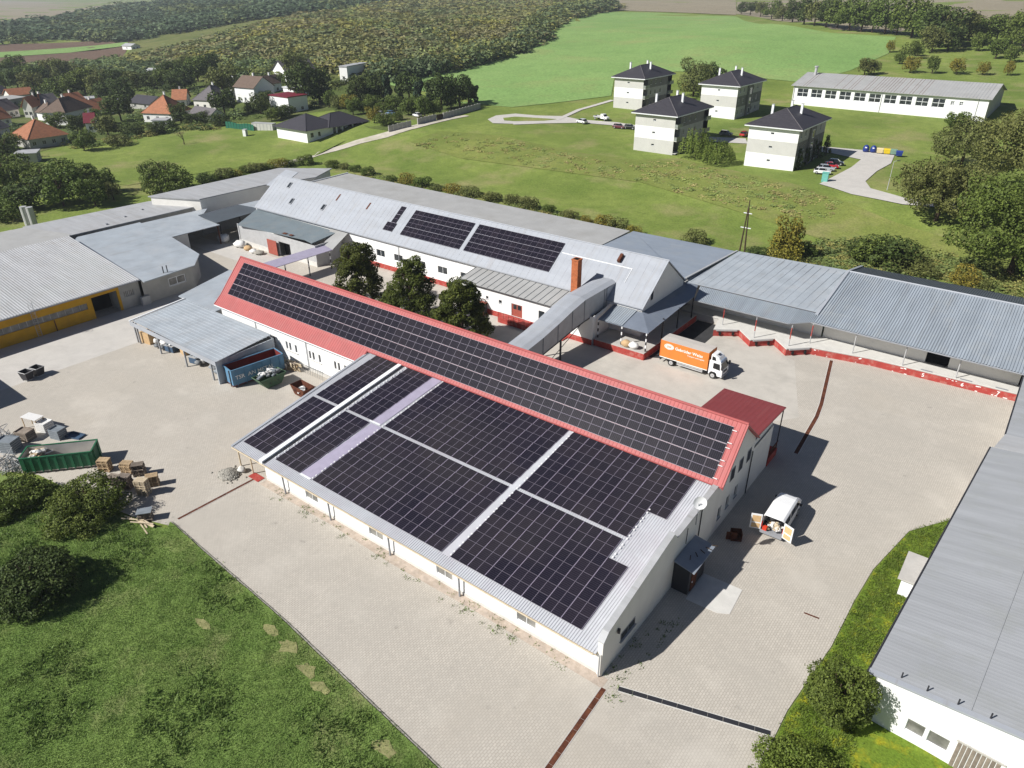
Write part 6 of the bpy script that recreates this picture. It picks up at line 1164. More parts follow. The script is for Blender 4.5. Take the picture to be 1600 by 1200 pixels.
wb = thing('white_cabinet', 'small white masonry cabinet on the flower strip by the warehouse', 'cabinet', (16.9, 24.4, 0)); MB().box(15.9, 17.6, 22.6, 26.0, 0, 1.9).build('body', 'white_render', wb); MB().slab([(15.6, 22.3, 2.05), (17.9, 22.3, 2.05), (17.9, 26.3, 2.15), (15.6, 26.3, 2.15)], .14).build('roof', 'concrete', wb)

# ---------------------------------------------------------------- apartment blocks
def apartment(label, fl, Wd, base, kind, group='apartment blocks on the slope'):
    D, h = 22.5, 10.2; t = thing('apartment_block', label, 'apartments', (fl[0], fl[1], base), 0, group, world=False)
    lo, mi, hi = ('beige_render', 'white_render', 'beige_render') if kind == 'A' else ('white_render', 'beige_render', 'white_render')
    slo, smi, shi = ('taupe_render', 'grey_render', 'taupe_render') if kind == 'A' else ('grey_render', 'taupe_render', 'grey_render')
    bal = 3.4 if kind == 'A' else 0.0
    for k, (m_, s_) in enumerate(((lo, slo), (mi, smi), (hi, shi))):
        z0, z1 = k*3.4-(.6 if k == 0 else 0), (k+1)*3.4
        w = MB(); hole = [(Wd*.45, Wd*.45+.9, z0+1.55+(.6 if k == 0 else 0), z0+2.05+(.6 if k == 0 else 0))]; P = wall(w, (0, 0), (Wd, 0), z0, z1, hole); w.build('front_wall', m_, t); window(t, P, hole[0], 'glass', 'white_metal', bars=0, fw=.05)
        w = MB(); hs = [(u, u+1.1, z0+1.0+(.6 if k == 0 else 0), z0+2.5+(.6 if k == 0 else 0)) for u in ((2.0, 5.5, 9.5) if kind == 'A' else (1.6, 5.2, 13.6, 17.5))]
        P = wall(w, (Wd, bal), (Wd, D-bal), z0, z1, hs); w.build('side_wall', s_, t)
        for h_ in hs: window(t, P, h_, 'glass', 'white_metal', bars=1)
        w = MB(); wall(w, (0, D), (0, 0), z0, z1); wall(w, (Wd, D), (0, D), z0, z1); w.build('rear_wall', m_, t)
        if bal:
            for y0 in (0, D-bal):
                q = MB(); wall(q, (Wd-1.8, y0+.02), (Wd-1.8, y0+bal-.02), z0, z1, [(.6, 2.6, z0+.2, z0+2.6)]); q.build('balcony_recess', s_, t); MB().box(Wd-1.8, Wd+.9, y0+.02, y0+bal-.02, z1-3.4-.15+.1, z1-3.4+.1).build('balcony_slab', 'pale_concrete', t)
                if k: MB().box(Wd+.86, Wd+.9, y0+.1, y0+bal-.1, z0+.12, z0+1.15).box(Wd-.2, Wd+.86, y0+.03, y0+.07, z0+.12, z0+1.15).build('balcony_glass', 'glass_pale', t)
                MB().face((Wd-1.81, y0+.6, z0+.2), (Wd-1.81, y0+2.6, z0+.2), (Wd-1.81, y0+2.6, z0+2.6), (Wd-1.81, y0+.6, z0+2.6)).build('balcony_door', 'glass', t)
                q = MB(); q.face((Wd-1.8, y0+bal, z0), (Wd, y0+bal, z0), (Wd, y0+bal, z1), (Wd-1.8, y0+bal, z1)); q.build('return_wall', s_, t)
    if kind != 'A':
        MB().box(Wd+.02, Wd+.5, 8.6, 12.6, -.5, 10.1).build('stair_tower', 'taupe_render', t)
        for k in range(3): g_ = MB().box(Wd+.5, Wd+.55, 9.8, 11.4, .4+k*3.2, 2.5+k*3.2).build('stair_window', 'white_metal', t); MB().box(Wd+.551, Wd+.56, 9.95, 11.25, .55+k*3.2, 2.35+k*3.2).build('pane', 'glass', g_)
    o = 1.0; e, r_ = 10.25, 13.9; m = MB(); A = [(-o, -o, e), (Wd+o, -o, e), (Wd+o, D+o, e), (-o, D+o, e)]; R0_, R1_ = (Wd/2, 7.6, r_), (Wd/2, D-7.6, r_)
    m.add(A+[R0_, R1_], [(0, 1, 4), (1, 2, 5, 4), (2, 3, 5), (3, 0, 4, 5)]); rf_ = m.build('roof', 'slate_roof', t)
    MB().box(-o, Wd+o, -o, D+o, e-.28, e-.02).build('eave_board', 'white_metal', t)
    for a_, b_ in ((A[0], R0_), (A[1], R0_), (A[2], R1_), (A[3], R1_), (R0_, R1_)): MB().tube((a_[0], a_[1], a_[2]+.02), (b_[0], b_[1], b_[2]+.03), .10, 5).build('ridge_tile', 'grey_tile', rf_)
    for k in range(9):                          # tile courses on the sunny hip and the right slope
        f_ = (k+.5)/9.5; za = e+(r_-e)*f_+.03; xa, xb = -o+(Wd/2+o)*f_, Wd+o-(Wd/2+o)*f_; ya = -o+(7.6+o)*f_
        MB().slab([(xa, ya, za), (xb, ya, za), (xb-.1, ya+.12, za+.06), (xa+.1, ya+.12, za+.06)], .04).build('tile_course', 'slate_roof', rf_)
    for x, y in ((Wd*.28, 5.2), (Wd*.72, 10.8), (Wd*.40, 15.5)): c_ = MB().box(x-.28, x+.28, y-.28, y+.28, 11.4, 14.9).build('chimney', 'white_metal', rf_); MB().box(x-.34, x+.34, y-.34, y+.34, 14.9, 15.0).build('cap', 'mid_metal', c_)
    return t
a1, a2, a3, a4 = (-87.92, 162.97, 4.02), (-53.68, 161.85, 3.98), (-126.18, 216.22, 6.82), (-79.80, 218.08, 6.46)
apartment('nearest left apartment block with beige and white bands and corner balconies', a1, 12.6, a1[2]+.3, 'A')
apartment('nearest right apartment block with white top band beside the car park', a2, 13.1, a2[2]+.3, 'B')
apartment('furthest left apartment block with beige top band at the end of the path', a3, 11.9, a3[2]+.4, 'A')
apartment('rear right apartment block with white top band in front of the crop field', (a4[0]-13.0, a4[1]), 13.0, a4[2]+.4, 'B')
# sports hall
gy_ = thing('sports_hall', 'long white hall with a row of big windows and rust-streaked grey roof', 'hall', ((-74.35, 259.52, 7.62)[0], (-74.35, 259.52, 7.62)[1]-.6, 7.2), -.02, world=False); Lg = 63.5
w = MB(); hs = [(1.6+i*5.05, 1.6+i*5.05+3.9, 3.2, 6.0) for i in range(10)]+[(52.6, 53.7, 4.3, 5.5), (55.2, 56.3, 4.3, 5.5)]
P = wall(w, (0, 0), (Lg, 0), -1.5, 6.9, hs, .3); w.build('front_wall', 'white_render', gy_)
for h in hs: window(gy_, P, h, 'glass', 'white_metal', bars=1, depth=.25, fw=.13, hbars=1)
m = MB(); m.slab([(-.8, -.8, 6.95), (Lg+.8, -.8, 6.95), (Lg+.8, 15, 10.3), (-.8, 15, 10.3)], .15).slab([(-.8, 15, 10.3), (Lg+.8, 15, 10.3), (Lg+.8, 30.8, 6.95), (-.8, 30.8, 6.95)], .15); rf_ = m.build('roof', 'roof_felt', gy_)
for i in range(64):
    x = -.5+i*1.0; MB().slab([(x, -.78, 7.0), (x+.1, -.78, 7.0), (x+.1, 14.9, 10.34), (x, 14.9, 10.34)], .04).build('seam', 'rust' if (24 < i < 46 and i % 3) or (random.random() < .22 and i < 46) else 'grey_metal', rf_)
for x, s in ((0, 1), (Lg, -1)):
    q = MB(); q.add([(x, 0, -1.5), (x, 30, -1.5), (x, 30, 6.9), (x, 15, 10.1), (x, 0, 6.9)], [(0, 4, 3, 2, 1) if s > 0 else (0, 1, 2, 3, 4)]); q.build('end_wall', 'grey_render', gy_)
MB().tube((3, 12.5, 9.6), (3, 12.5, 12.4), .5, 10).build('roof_vent', 'mid_metal', rf_); MB().tube((3, 12.5, 12.4), (3, 12.5, 12.8), .75, 10).build('vent_cap', 'mid_metal', rf_)
for x in (0.3, 31, 60.5): MB().tube((x, -.12, 6.8), (x, -.12, -.5), .1, 6).build('downpipe', 'mid_metal', gy_)

# cars, bins, lamp, cabinet, pole ---------------------------------------------------
CARS = [('white car on the drive beside the pickup', 'car_white', (-120.44, 185.65, 5.52), 2.9), ('maroon car parked left of the black one by the nearest block', 'car_maroon', (-106.05, 185.81, 5.23), .15), ('black car parked against the nearest left block', 'car_black', (-102.59, 186.91, 5.22), .15),
    ('silver-grey car between the two nearest apartment blocks', 'car_grey', (-72.70, 194.57, 5.20), .1), ('white car nearest the teal cabinet in the car park', 'car_white', (-33.41, 162.56, 4.26), .25), ('silver car second in the car park row', 'car_silver', (-33.71, 166.76, 4.29), .25), ('red car third in the car park row', 'car_red', (-33.65, 170.38, 4.32), .25), ('dark car last in the car park row', 'car_black', (-33.66, 174.93, 4.37), .25),
    ('white car parked in the garden behind the panel wall', 'car_white', (-189.66, 158.23, 5.20), .3), ('blue car parked in the garden behind the panel wall', 'car_blue', (-186.50, 160.66, 5.41), .3), ('white car in the garden by the wall gap', 'car_white', (-173.71, 160.80, 5.86), 2.9), ('red car partly hidden behind the nearest right block', 'car_red', (-67.53, 196.73, 5.24), 1.5)]
for lab, m_, p, r_ in CARS: car_proto(lab, m_, (p[0], p[1], p[2]+.16), r_)
p = (-117.43, 194.04, 5.80); pickup('white pickup with an open cargo bed on the drive', (p[0], p[1], p[2]+.16), -.15)
def bottle_bank(label, m_, p, kind):
    t = thing('recycling_bin', label, 'bin', (p[0], p[1], p[2]+.15), .15, 'recycling bins by the car park', world=False)
    if kind == 'bell':
        b = MB(); secs = [[(r*math.cos(a), r*math.sin(a), z) for a in (2*math.pi*i/14 for i in range(14))] for z, r in ((.05, .7), (.5, .85), (1.2, .8), (1.7, .55), (1.9, .25))]; loft(b, secs); b.build('body', m_, t, True); MB().box(-.25, .25, -.86, -.7, 1.15, 1.4).build('slot', 'white_metal', t)
    else:
        b = MB(); b.add([(-.75, -.55, .2), (.75, -.55, .2), (.75, .55, .2), (-.75, .55, .2), (-.85, -.65, 1.2), (.85, -.65, 1.2), (.85, .65, 1.2), (-.85, .65, 1.2)], [(3, 2, 1, 0), (0, 1, 5, 4), (1, 2, 6, 5), (2, 3, 7, 6), (3, 0, 4, 7)]); b.build('body', m_, t)
        l_ = MB(); loft(l_, [[(x, -.68, 1.2), (x, -.4, 1.5), (x, .4, 1.5), (x, .68, 1.2)] for x in (-.88, .88)]); l_.build('lid', m_, t)
        for x in (-.65, .65):
            for y in (-.45, .45): MB().tube((x-.04, y, .12), (x+.04, y, .12), .12, 8).build('castor', 'rubber', t)
for lab, m_, p, k in (('blue bell recycling bin at the left of the row', 'bin_blue', (-31.39, 195.78, 4.71), 'bell'), ('second blue bell recycling bin from the left', 'bin_blue', (-29.50, 196.15, 4.70), 'bell'), ('cream wheeled bin between the blue and yellow bins', 'bin_cream', (-27.67, 195.98, 4.68), 'box'), ('bright yellow wheeled bin', 'bin_yellow', (-25.88, 196.28, 4.66), 'box'), ('grey-green wheeled bin right of the yellow one', 'bin_green', (-24.24, 196.48, 4.65), 'box'), ('dark blue bin at the right end of the row', 'bin_blue', (-22.48, 195.28, 4.61), 'box')): bottle_bank(lab, m_, p, k)
p = (-30.35, 154.43, 4.26); t = thing('teal_cabinet', 'teal metal cabinet standing at the car park entrance', 'cabinet', p, .1, world=False); MB().box(-.7, .7, -.5, .5, 0, 2.1).build('body', 'cabinet_teal', t); MB().slab([(-.8, -.6, 2.25), (.8, -.6, 2.25), (.8, .6, 2.3), (-.8, .6, 2.3)], .15).build('roof', 'cabinet_teal', t); MB().box(-.6, .6, -.52, -.5, .15, 1.95).build('door', 'cabinet_teal', t)
p = (-15.93, 153.77, 4.47); t = thing('street_lamp', 'slim grey street lamp on the grass beside the bending drive', 'lamp', p, world=False); MB().tube((0, 0, 0), (0, 0, 6.6), .09, 8, .05).build('pole', 'mid_metal', t); MB().tube((0, 0, 6.5), (.7, .2, 6.75), .04, 6).build('arm', 'mid_metal', t); MB().obox((.9, .25, 6.75), (.7, .28, .14), .27).build('lamp_head', 'dark_metal', t)
p = (-29.28, 100.73, -0.15); t = thing('utility_pole', 'twin-legged dark wooden utility pole behind the flat roofs', 'pole', p, world=False)
for s in (-.55, .55): MB().tube((s, 0, 0), (s*.12, 0, 9.6), .17, 8, .12).build('leg', 'bark', t)
MB().tube((0, 0, 9.2), (0, 0, 11.2), .13, 8, .10).build('top', 'bark', t)
for z_, w_ in ((8.6, .8), (5.8, 1.0)): MB().box(-w_, w_, -.06, .06, z_, z_+.14).build('crossarm', 'white_metal', t)

# ---------------------------------------------------------------- new bungalow, garden wall, sheds
nh = thing('new_bungalow', 'new grey-white bungalow with dark hipped roof and carport by the track', 'house', ((-200.98, 119.71, 1.37)[0], (-200.98, 119.71, 1.37)[1]+1.2, 2.2), 0.0, world=False)
W1, D1 = 15.8, 11.0; wl = MB(); hs = [(1.5, 2.7, .9, 2.2), (4.6, 5.6, .9, 2.2)]; P = wall(wl, (0, 0), (W1, 0), -1.2, 3.2); P2 = wall(wl, (W1, 0), (W1, D1), -1.2, 3.2, hs); wall(wl, (0, D1), (0, 0), -1.2, 3.2); wl.build('wall', 'white_render', nh)
for h in hs: window(nh, P2, h, 'glass', 'dark_metal', bars=1)
wl = MB(); P3 = wall(wl, (W1-1.2, D1+4.2), (W1-1.2, D1+7.6), -.6, 2.95, [(.8, 2.2, -.3, 2.3)]); wall(wl, (4, D1), (W1-1.2, D1), -.6, 2.95); wl.build('rear_wing_wall', 'white_render', nh)
MB().box(4, W1-1.5, D1+.1, D1+13, -.6, 2.9).build('rear_wing', 'brick_grey', nh)
for y in (D1+1.0, D1+3.6, D1+8.2, D1+12.6): post(nh, W1+.6, y, -.6, 2.9, .2, 'white_render', 'porch_column')
def hip(parent, x0, x1, y0, y1, e, r_, m_='slate_roof', name='roof', along='y'):
    q = MB(); A = [(x0, y0, e), (x1, y0, e), (x1, y1, e), (x0, y1, e)]; cx, cy = (x0+x1)/2, (y0+y1)/2
    if along == 'y': k = min((x1-x0)/2, (y1-y0)/2-.2); R = [(cx, y0+k, r_), (cx, y1-k, r_)]; F = [(0, 1, 4), (1, 2, 5, 4), (2, 3, 5), (3, 0, 4, 5)]
    else: k = min((y1-y0)/2, (x1-x0)/2-.2); R = [(x0+k, cy, r_), (x1-k, cy, r_)]; F = [(0, 1, 5, 4), (1, 2, 5), (2, 3, 4, 5), (3, 0, 4)]
    q.add(A+R, F); q.face(*A[::-1]); rr = q.build(name, m_, parent)
    es = [(A[0], R[0]), (A[1], R[0]), (A[2], R[1]), (A[3], R[1])] if along == 'y' else [(A[0], R[0]), (A[1], R[1]), (A[2], R[1]), (A[3], R[0])]
    for a_, b_ in es+[(R[0], R[1])]: MB().tube((a_[0], a_[1], a_[2]+.02), (b_[0], b_[1], b_[2]+.03), .09, 5).build('ridge_tile', m_, rr)
    return rr
hip(nh, -1.0, W1+1, -1.0, D1+3.5, 3.15, 7.0); hip(nh, 3.0, W1+1.6, D1-3, D1+15.5, 3.12, 6.5, name='rear_roof')
MB().box(W1-1.4, W1-1.3, D1+8.6, D1+12.2, -.5, 2.6).build('carport_opening', 'void', nh)
def panel_wall(label, a, b, n):
    t = thing('panel_wall', label, 'wall', a); A, B = Vector(a), Vector(b)
    for i in range(n):
        p, q = A.lerp(B, i/n), A.lerp(B, (i+1)/n-.004); d = (q-p); nn_ = Vector((-d.y, d.x, 0)).normalized()*.08
        MB().add([p+nn_-Vector((0, 0, .5)), q+nn_-Vector((0, 0, .5)), q-nn_-Vector((0, 0, .5)), p-nn_-Vector((0, 0, .5)), p+nn_+Vector((0, 0, 2)), q+nn_+Vector((0, 0, 2)), q-nn_+Vector((0, 0, 2)), p-nn_+Vector((0, 0, 2))], [(0, 1, 5, 4), (1, 2, 6, 5), (2, 3, 7, 6), (3, 0, 4, 7), (4, 5, 6, 7)]).build('panel', 'brick_grey', t)
        MB().obox((p.x, p.y, p.z+.8), (.26, .26, 2.7), math.atan2(d.y, d.x)).build('pillar', 'concrete', t)
panel_wall('grey panel wall nearest the new bungalow carport', (-165.45, 138.81, 4.42), (-162.75, 146.63, 5.47), 5)
panel_wall('middle stretch of grey panel wall along the track', (-162.83, 149.80, 5.68), (-162.90, 159.10, 5.96), 5)
panel_wall('far stretch of grey panel wall ending at the crop field', (-162.46, 162.23, 6.04), (-165.77, 186.57, 6.43), 12)
gt = thing('garden_gate', 'dark timber gate between two stretches of panel wall', 'gate', (-162.77, 160.60, 6.00)); g_ = Vector((-162.71, 159.21, 5.97)); h_ = Vector((-162.65, 162.11, 6.04))
for i in range(8): c = g_.lerp(h_, (i+.5)/8); MB().obox((c.x, c.y, c.z+.9), ((h_-g_).length/8-.03, .06, 1.9), math.atan2(h_.y-g_.y, h_.x-g_.x)).build('gate_board', 'bark', gt)
t = thing('site_container', 'grey and white site container behind the lawn', 'container', (-217.92, 125.54, 1.84), .35, world=False); MB().box(-2, 6.5, -1.2, 1.3, 0, 2.4).build('body', 'beige_render', t); MB().box(-2.05, 6.55, -1.25, 1.35, 2.4, 2.5).build('roof', 'mid_metal', t); MB().box(-2.03, -2.0, -1, 1.1, .2, 2.2).build('door', 'white_metal', t)
for k in range(6): MB().box(-1.5+k*1.4, -1.3+k*1.4, -1.24, -1.2, .1, 2.3).build('rib', 'mid_metal', t)
t = thing('site_toilet', 'narrow white cabin alone on the mown lawn', 'cabin', (-213.91, 117.08, 1.23), .3, world=False); MB().box(-.6, .6, -.6, .6, 0, 2.2).build('body', 'white_metal', t); MB().slab([(-.68, -.68, 2.3), (.68, -.68, 2.3), (.68, .68, 2.4), (-.68, .68, 2.4)], .1).build('roof', 'mid_metal', t); MB().box(.6, .63, -.45, .45, .1, 2.0).build('door', 'mid_metal', t)
a, b = Vector((-233.12, 122.07, 1.48)), Vector((-217.99, 123.42, 1.68)); t = thing('green_net_fence', 'sagging green net fence at the edge of the mown lawn', 'fence', a)
for i in range(10):
    p, q = a.lerp(b, i/10), a.lerp(b, (i+1)/10); MB().add([p, q, q+Vector((0, .1, 2.2+.2*math.sin(i+1))), p+Vector((0, .1, 2.2+.2*math.sin(i)))], [(0, 1, 2, 3)]).build('net', 'net_green', t); MB().tube(p, p+Vector((0, .05, 2.5)), .05, 5).build('stake', 'dark_metal', t)

# ---------------------------------------------------------------- village houses
def house(label, a, b, depth, h, rh, kind, wm_, rm, chim=True, name='village_house', wins=3):
    A, B = Vector(a[:2]), Vector(b[:2]); Wd = (B-A).length; rot = math.atan2(B.y-A.y, B.x-A.x); z0 = min(a[2], b[2])
    t = thing(name, label, 'house', (A.x, A.y, z0), rot, 'houses of the village', world=False); ww = MB()
    n = wins if Wd > 7 else max(1, wins-1); hs = [(Wd*(i+.5)/n-.6, Wd*(i+.5)/n+.6, 1.0, 2.3) for i in range(n)]
    P = wall(ww, (0, 0), (Wd, 0), -.8, h, hs); hs2 = [(depth*.3-.6, depth*.3+.6, 1.0, 2.3), (depth*.7-.6, depth*.7+.6, 1.0, 2.3)]; P2 = wall(ww, (Wd, 0), (Wd, depth), -.8, h, hs2); wall(ww, (Wd, depth), (0, depth), -.8, h); wall(ww, (0, depth), (0, 0), -.8, h)
    if kind == 'gable_x': ww.add([(0, 0, h), (0, depth, h), (0, depth/2, h+rh-.1), (Wd, 0, h), (Wd, depth, h), (Wd, depth/2, h+rh-.1)], [(0, 2, 1), (3, 4, 5)])
    if kind == 'gable_y': ww.add([(0, 0, h), (Wd, 0, h), (Wd/2, 0, h+rh-.1), (0, depth, h), (Wd, depth, h), (Wd/2, depth, h+rh-.1)], [(0, 1, 2), (3, 5, 4)])
    ww.build('wall', wm_, t)
    for q in hs: window(t, P, q, 'glass', 'white_metal', bars=1, sill=False)
    for q in hs2: window(t, P2, q, 'glass', 'white_metal', bars=1, sill=False)
    o = .5
    if kind == 'hip': rr = hip(t, -o, Wd+o, -o, depth+o, h, h+rh, rm, along='x' if Wd > depth else 'y')
    elif kind == 'gable_x': rr = MB().slab([(-o, -o, h-.1), (Wd+o, -o, h-.1), (Wd+o, depth/2, h+rh), (-o, depth/2, h+rh)], .15).slab([(-o, depth/2, h+rh), (Wd+o, depth/2, h+rh), (Wd+o, depth+o, h-.1), (-o, depth+o, h-.1)], .15).build('roof', rm, t)
    elif kind == 'gable_y': rr = MB().slab([(-o, -o, h-.1), (Wd/2, -o, h+rh), (Wd/2, depth+o, h+rh), (-o, depth+o, h-.1)], .15).slab([(Wd/2, -o, h+rh), (Wd+o, -o, h-.1), (Wd+o, depth+o, h-.1), (Wd/2, depth+o, h+rh)], .15).build('roof', rm, t)
    else: rr = MB().slab([(-.3, -.3, h+.3), (Wd+.3, -.3, h+.3), (Wd+.3, depth+.3, h+rh), (-.3, depth+.3, h+rh)], .3).build('roof', rm, t)
    if chim: c_ = MB().box(Wd*.5-.3, Wd*.5+.3, depth*.55-.3, depth*.55+.3, h+rh*.5, h+rh+1.0).build('chimney', 'white_render', rr); MB().box(Wd*.5-.38, Wd*.5+.38, depth*.55-.38, depth*.55+.38, h+rh+1.0, h+rh+1.12).build('cap', 'concrete', c_)
    return t
house('large red-tiled hip roof bungalow at the corner of the mown lawn', (-256.06, 64.69, -0.06), (-256.26, 76.96, -0.06), 13, 3.2, 5.0, 'hip', 'grey_render', 'terracotta', wins=4)
house('grey gable house cut by the left picture edge', (-281.83, 62.32, -0.06), (-288.23, 71.29, -0.06), 11, 3.4, 4.2, 'gable_x', 'cream_render', 'grey_tile')
house('small house with a tan gable roof and pale end wall', (-331.05, 93.29, -0.20), (-328.24, 95.56, -0.23), 12, 4.2, 3.8, 'gable_y', 'cream_render', 'terracotta')
house('long grey-roofed house beside the small tan gable', (-330.60, 98.52, -0.29), (-331.99, 108.85, -0.34), 10, 3.2, 4.6, 'gable_x', 'grey_render', 'grey_tile')
house('white house with brown hipped roof in the village middle', (-295.53, 94.31, 0.02), (-303.39, 108.11, -0.02), 10, 4.6, 4.6, 'hip', 'white_render', 'brown_tile')
house('low house with a bright orange tiled roof', (-306.60, 110.17, -0.06), (-312.17, 120.41, 0.01), 10, 2.8, 3.4, 'gable_x', 'cream_render', 'terracotta')
house('tiny house with a dark red metal roof', (-272.10, 90.49, 0.06), (-270.46, 92.95, 0.11), 6, 3.6, 3.0, 'gable_x', 'white_render', 'maroon_roof', wins=2)
house('square house with tall orange pyramid roof', (-275.46, 114.05, 0.58), (-264.17, 119.29, 0.97), 12.5, 3.4, 6.0, 'hip', 'white_render', 'terracotta')
house('yellow-walled house with grey hipped roof behind trees', (-281.59, 139.64, 1.66), (-271.59, 143.15, 2.09), 13, 4.0, 5.2, 'hip', 'cream_render', 'grey_tile')
house('garden shed house with grey gable in front of the yellow-walled house', (-263.57, 126.81, 1.28), (-250.23, 127.02, 1.52), 6, 2.4, 2.2, 'gable_x', 'white_render', 'grey_tile', False, wins=2)
house('two-storey white villa with a wide brown gable roof', (-277.06, 156.81, 3.22), (-265.37, 158.22, 3.46), 11, 6.4, 4.0, 'gable_x', 'white_render', 'brown_tile', wins=3)
house('grey gable house with white chimney below the wooded hill', (-301.67, 194.91, 7.45), (-289.82, 193.72, 7.43), 16, 4.4, 4.6, 'gable_y', 'white_render', 'grey_tile', wins=2)
house('white row building with flat maroon roof', (-244.69, 150.64, 2.99), (-232.45, 150.30, 3.12), 9, 6.0, .5, 'flat', 'white_render', 'maroon_roof', False, wins=5)
house('small white flat-roofed annex behind the maroon roof', (-263.52, 171.45, 4.80), (-256.75, 171.62, 4.77), 8, 4.0, .6, 'flat', 'white_render', 'white_metal', False, wins=2)
house('modern white cube house above its clipped hedge', (-266.82, 206.36, 8.06), (-262.85, 207.53, 7.93), 18, 6.4, .5, 'flat', 'white_render', 'zinc_light', False, wins=2)
house('long low pale outbuilding behind the village roofs', (-349.42, 114.46, -0.33), (-343.63, 128.12, 0.00), 6, 3.0, .6, 'flat', 'grey_render', 'zinc_light', False, wins=4)
house('long low grey outbuilding at the left picture edge', (-365.19, 95.13, -0.26), (-371.39, 110.69, -0.32), 8, 3.2, .8, 'flat', 'grey_render', 'roof_felt', False, wins=4)
house('low house with purple-grey roof at the left picture edge', (-394.11, 102.26, -0.09), (-396.76, 113.71, -0.05), 9, 3.0, 3.0, 'gable_x', 'cream_render', 'slate_roof')
house('row house with faded red roof behind the long outbuilding', (-385.30, 109.73, -0.19), (-385.34, 119.86, -0.11), 8, 3.0, 2.6, 'gable_x', 'cream_render', 'terracotta', False)
house('dark-roofed house between trees near the orange pyramid roof', (-316.29, 130.17, 0.37), (-303.19, 132.04, 0.72), 9, 2.8, 2.6, 'gable_x', 'grey_render', 'slate_roof', False, wins=2)
house('white field hut beside the ploughed strip', (-641.03, 294.78, 1.66), (-628.52, 295.94, 2.09), 8, 3.4, 1.6, 'gable_x', 'white_render', 'zinc_light', False, wins=1)
house('white greenhouse shed among the gardens', (-419.58, 194.14, 2.04), (-411.25, 197.76, 2.91), 8, 3.0, 1.4, 'gable_x', 'white_render', 'zinc_light', False, wins=2)
house('small grey shed at the near edge of the gardens', (-236.17, 52.54, -0.06), (-232.98, 57.19, -0.06), 5, 2.6, .5, 'flat', 'zinc_dark' and 'grey_render', 'zinc_light', False, wins=1)
house('pale shed roof behind the modern white cube house', (-266.69, 225.67, 9.02), (-265.72, 231.54, 9.19), 6, 2.8, .5, 'flat', 'grey_render', 'zinc_light', False, wins=1)

for lab, a, b, d_, h, rh, kd, wm_, rm in (('cream house with orange gable behind the brown hipped roof', (-329.41, 112.46, -0.28), (-331.31, 119.34, -0.18), 9, 3.4, 4.0, 'gable_x', 'cream_render', 'terracotta'),
        ('pale house with grey gable in front of the row house', (-333.46, 86.57, -0.10), (-336.65, 93.58, -0.23), 9, 3.2, 3.8, 'gable_x', 'white_render', 'grey_tile'),
        ('small orange-roofed house near the left picture edge', (-311.84, 75.62, -0.06), (-313.52, 81.63, -0.06), 8, 3.0, 3.6, 'gable_x', 'cream_render', 'terracotta'),
        ('brown-roofed house between the tan gable and the hip roof', (-311.89, 94.54, -0.10), (-312.56, 100.22, -0.13), 8, 3.0, 3.6, 'hip', 'white_render', 'brown_tile'),
        ('white house with a flat pale roof right of the orange roof', (-319.87, 125.44, 0.08), (-317.86, 129.55, 0.31), 8, 3.4, .5, 'flat', 'white_render', 'zinc_light'),
        ('low white garage beside the orange pyramid house', (-259.10, 108.63, 0.72), (-255.25, 112.03, 0.88), 5, 2.5, .4, 'flat', 'white_render', 'zinc_light'),
        ('white house with terracotta roof between trees above the yellow-walled house', (-297.82, 139.60, 1.35), (-294.24, 143.51, 1.73), 9, 3.2, 3.6, 'gable_x', 'white_render', 'terracotta'),
        ('pale house with dark roof left of the two-storey villa', (-295.78, 163.69, 3.75), (-291.50, 166.13, 4.09), 9, 3.6, 3.4, 'gable_y', 'white_render', 'grey_tile'),
        ('white house end just above the maroon roof', (-282.62, 172.44, 4.91), (-276.52, 173.11, 5.01), 8, 4.2, 3.2, 'gable_y', 'white_render', 'brown_tile')):
    house(lab, a, b, d_, h, rh, kd, wm_, rm, kd != 'flat')

# ---------------------------------------------------------------- vegetation
def leaf_quads(P, Nn, size, rng, aspect=0.7, jitter=0.9):
    n = len(P); r = rng.normal(size=(n, 3)); d = Nn + jitter*r/np.linalg.norm(r, axis=1, keepdims=True); d /= np.linalg.norm(d, axis=1, keepdims=True)
    a = np.cross(d, rng.normal(size=(n, 3))); a /= np.linalg.norm(a, axis=1, keepdims=True)+1e-9; b = np.cross(d, a); s = (size*rng.uniform(.6, 1.35, n))[:, None]
    a = a*s; b = b*s*aspect
    V = np.stack([P-a*.5, P+b*.5, P+a*.5, P-b*.5], 1).reshape(-1, 3); Q = np.arange(4*n).reshape(-1, 4)
    return V, Q
def lobes_crown(seed, n, leaf, shape, nl=16, lobe=(.28, .5), fill=.25):
    """Leaves spread over and under the surface of many uneven lobes; shape(u) gives a lobe centre in a unit-height crown."""
    rng = np.random.default_rng(seed); C = np.array([shape(rng) for _ in range(nl)]); R = rng.uniform(lobe[0], lobe[1], nl)
    k = rng.choice(nl, n*3, p=R**2/np.sum(R**2)); d = rng.normal(size=(n*3, 3)); d /= np.linalg.norm(d, axis=1, keepdims=True)
    rad = R[k]*(1-np.abs(rng.normal(0, fill, n*3))*.6)*rng.uniform(.88, 1.12, n*3); P = C[k]+d*rad[:, None]*np.array([1, 1, .85])
    P += d*(.045*np.sin(P[:, :1]*23+seed)*np.sin(P[:, 1:2]*19+2)*np.sin(P[:, 2:]*17+1)); P[:, 0] += (P[:, 2]-.4)*rng.uniform(-.14, .14); P[:, 1] += (P[:, 2]-.4)*rng.uniform(-.14, .14)
    D = np.linalg.norm((P[:, None, :]-C[None])/np.array([1, 1, .85]), axis=2)/R[None]; keep = (np.sort(D, axis=1)[:, 0] > .62); P, d = P[keep][:n], d[keep][:n]
    P[:, 2] = np.maximum(P[:, 2], .02)
    return leaf_quads(P, d+np.array([0, 0, .35]), leaf, rng)
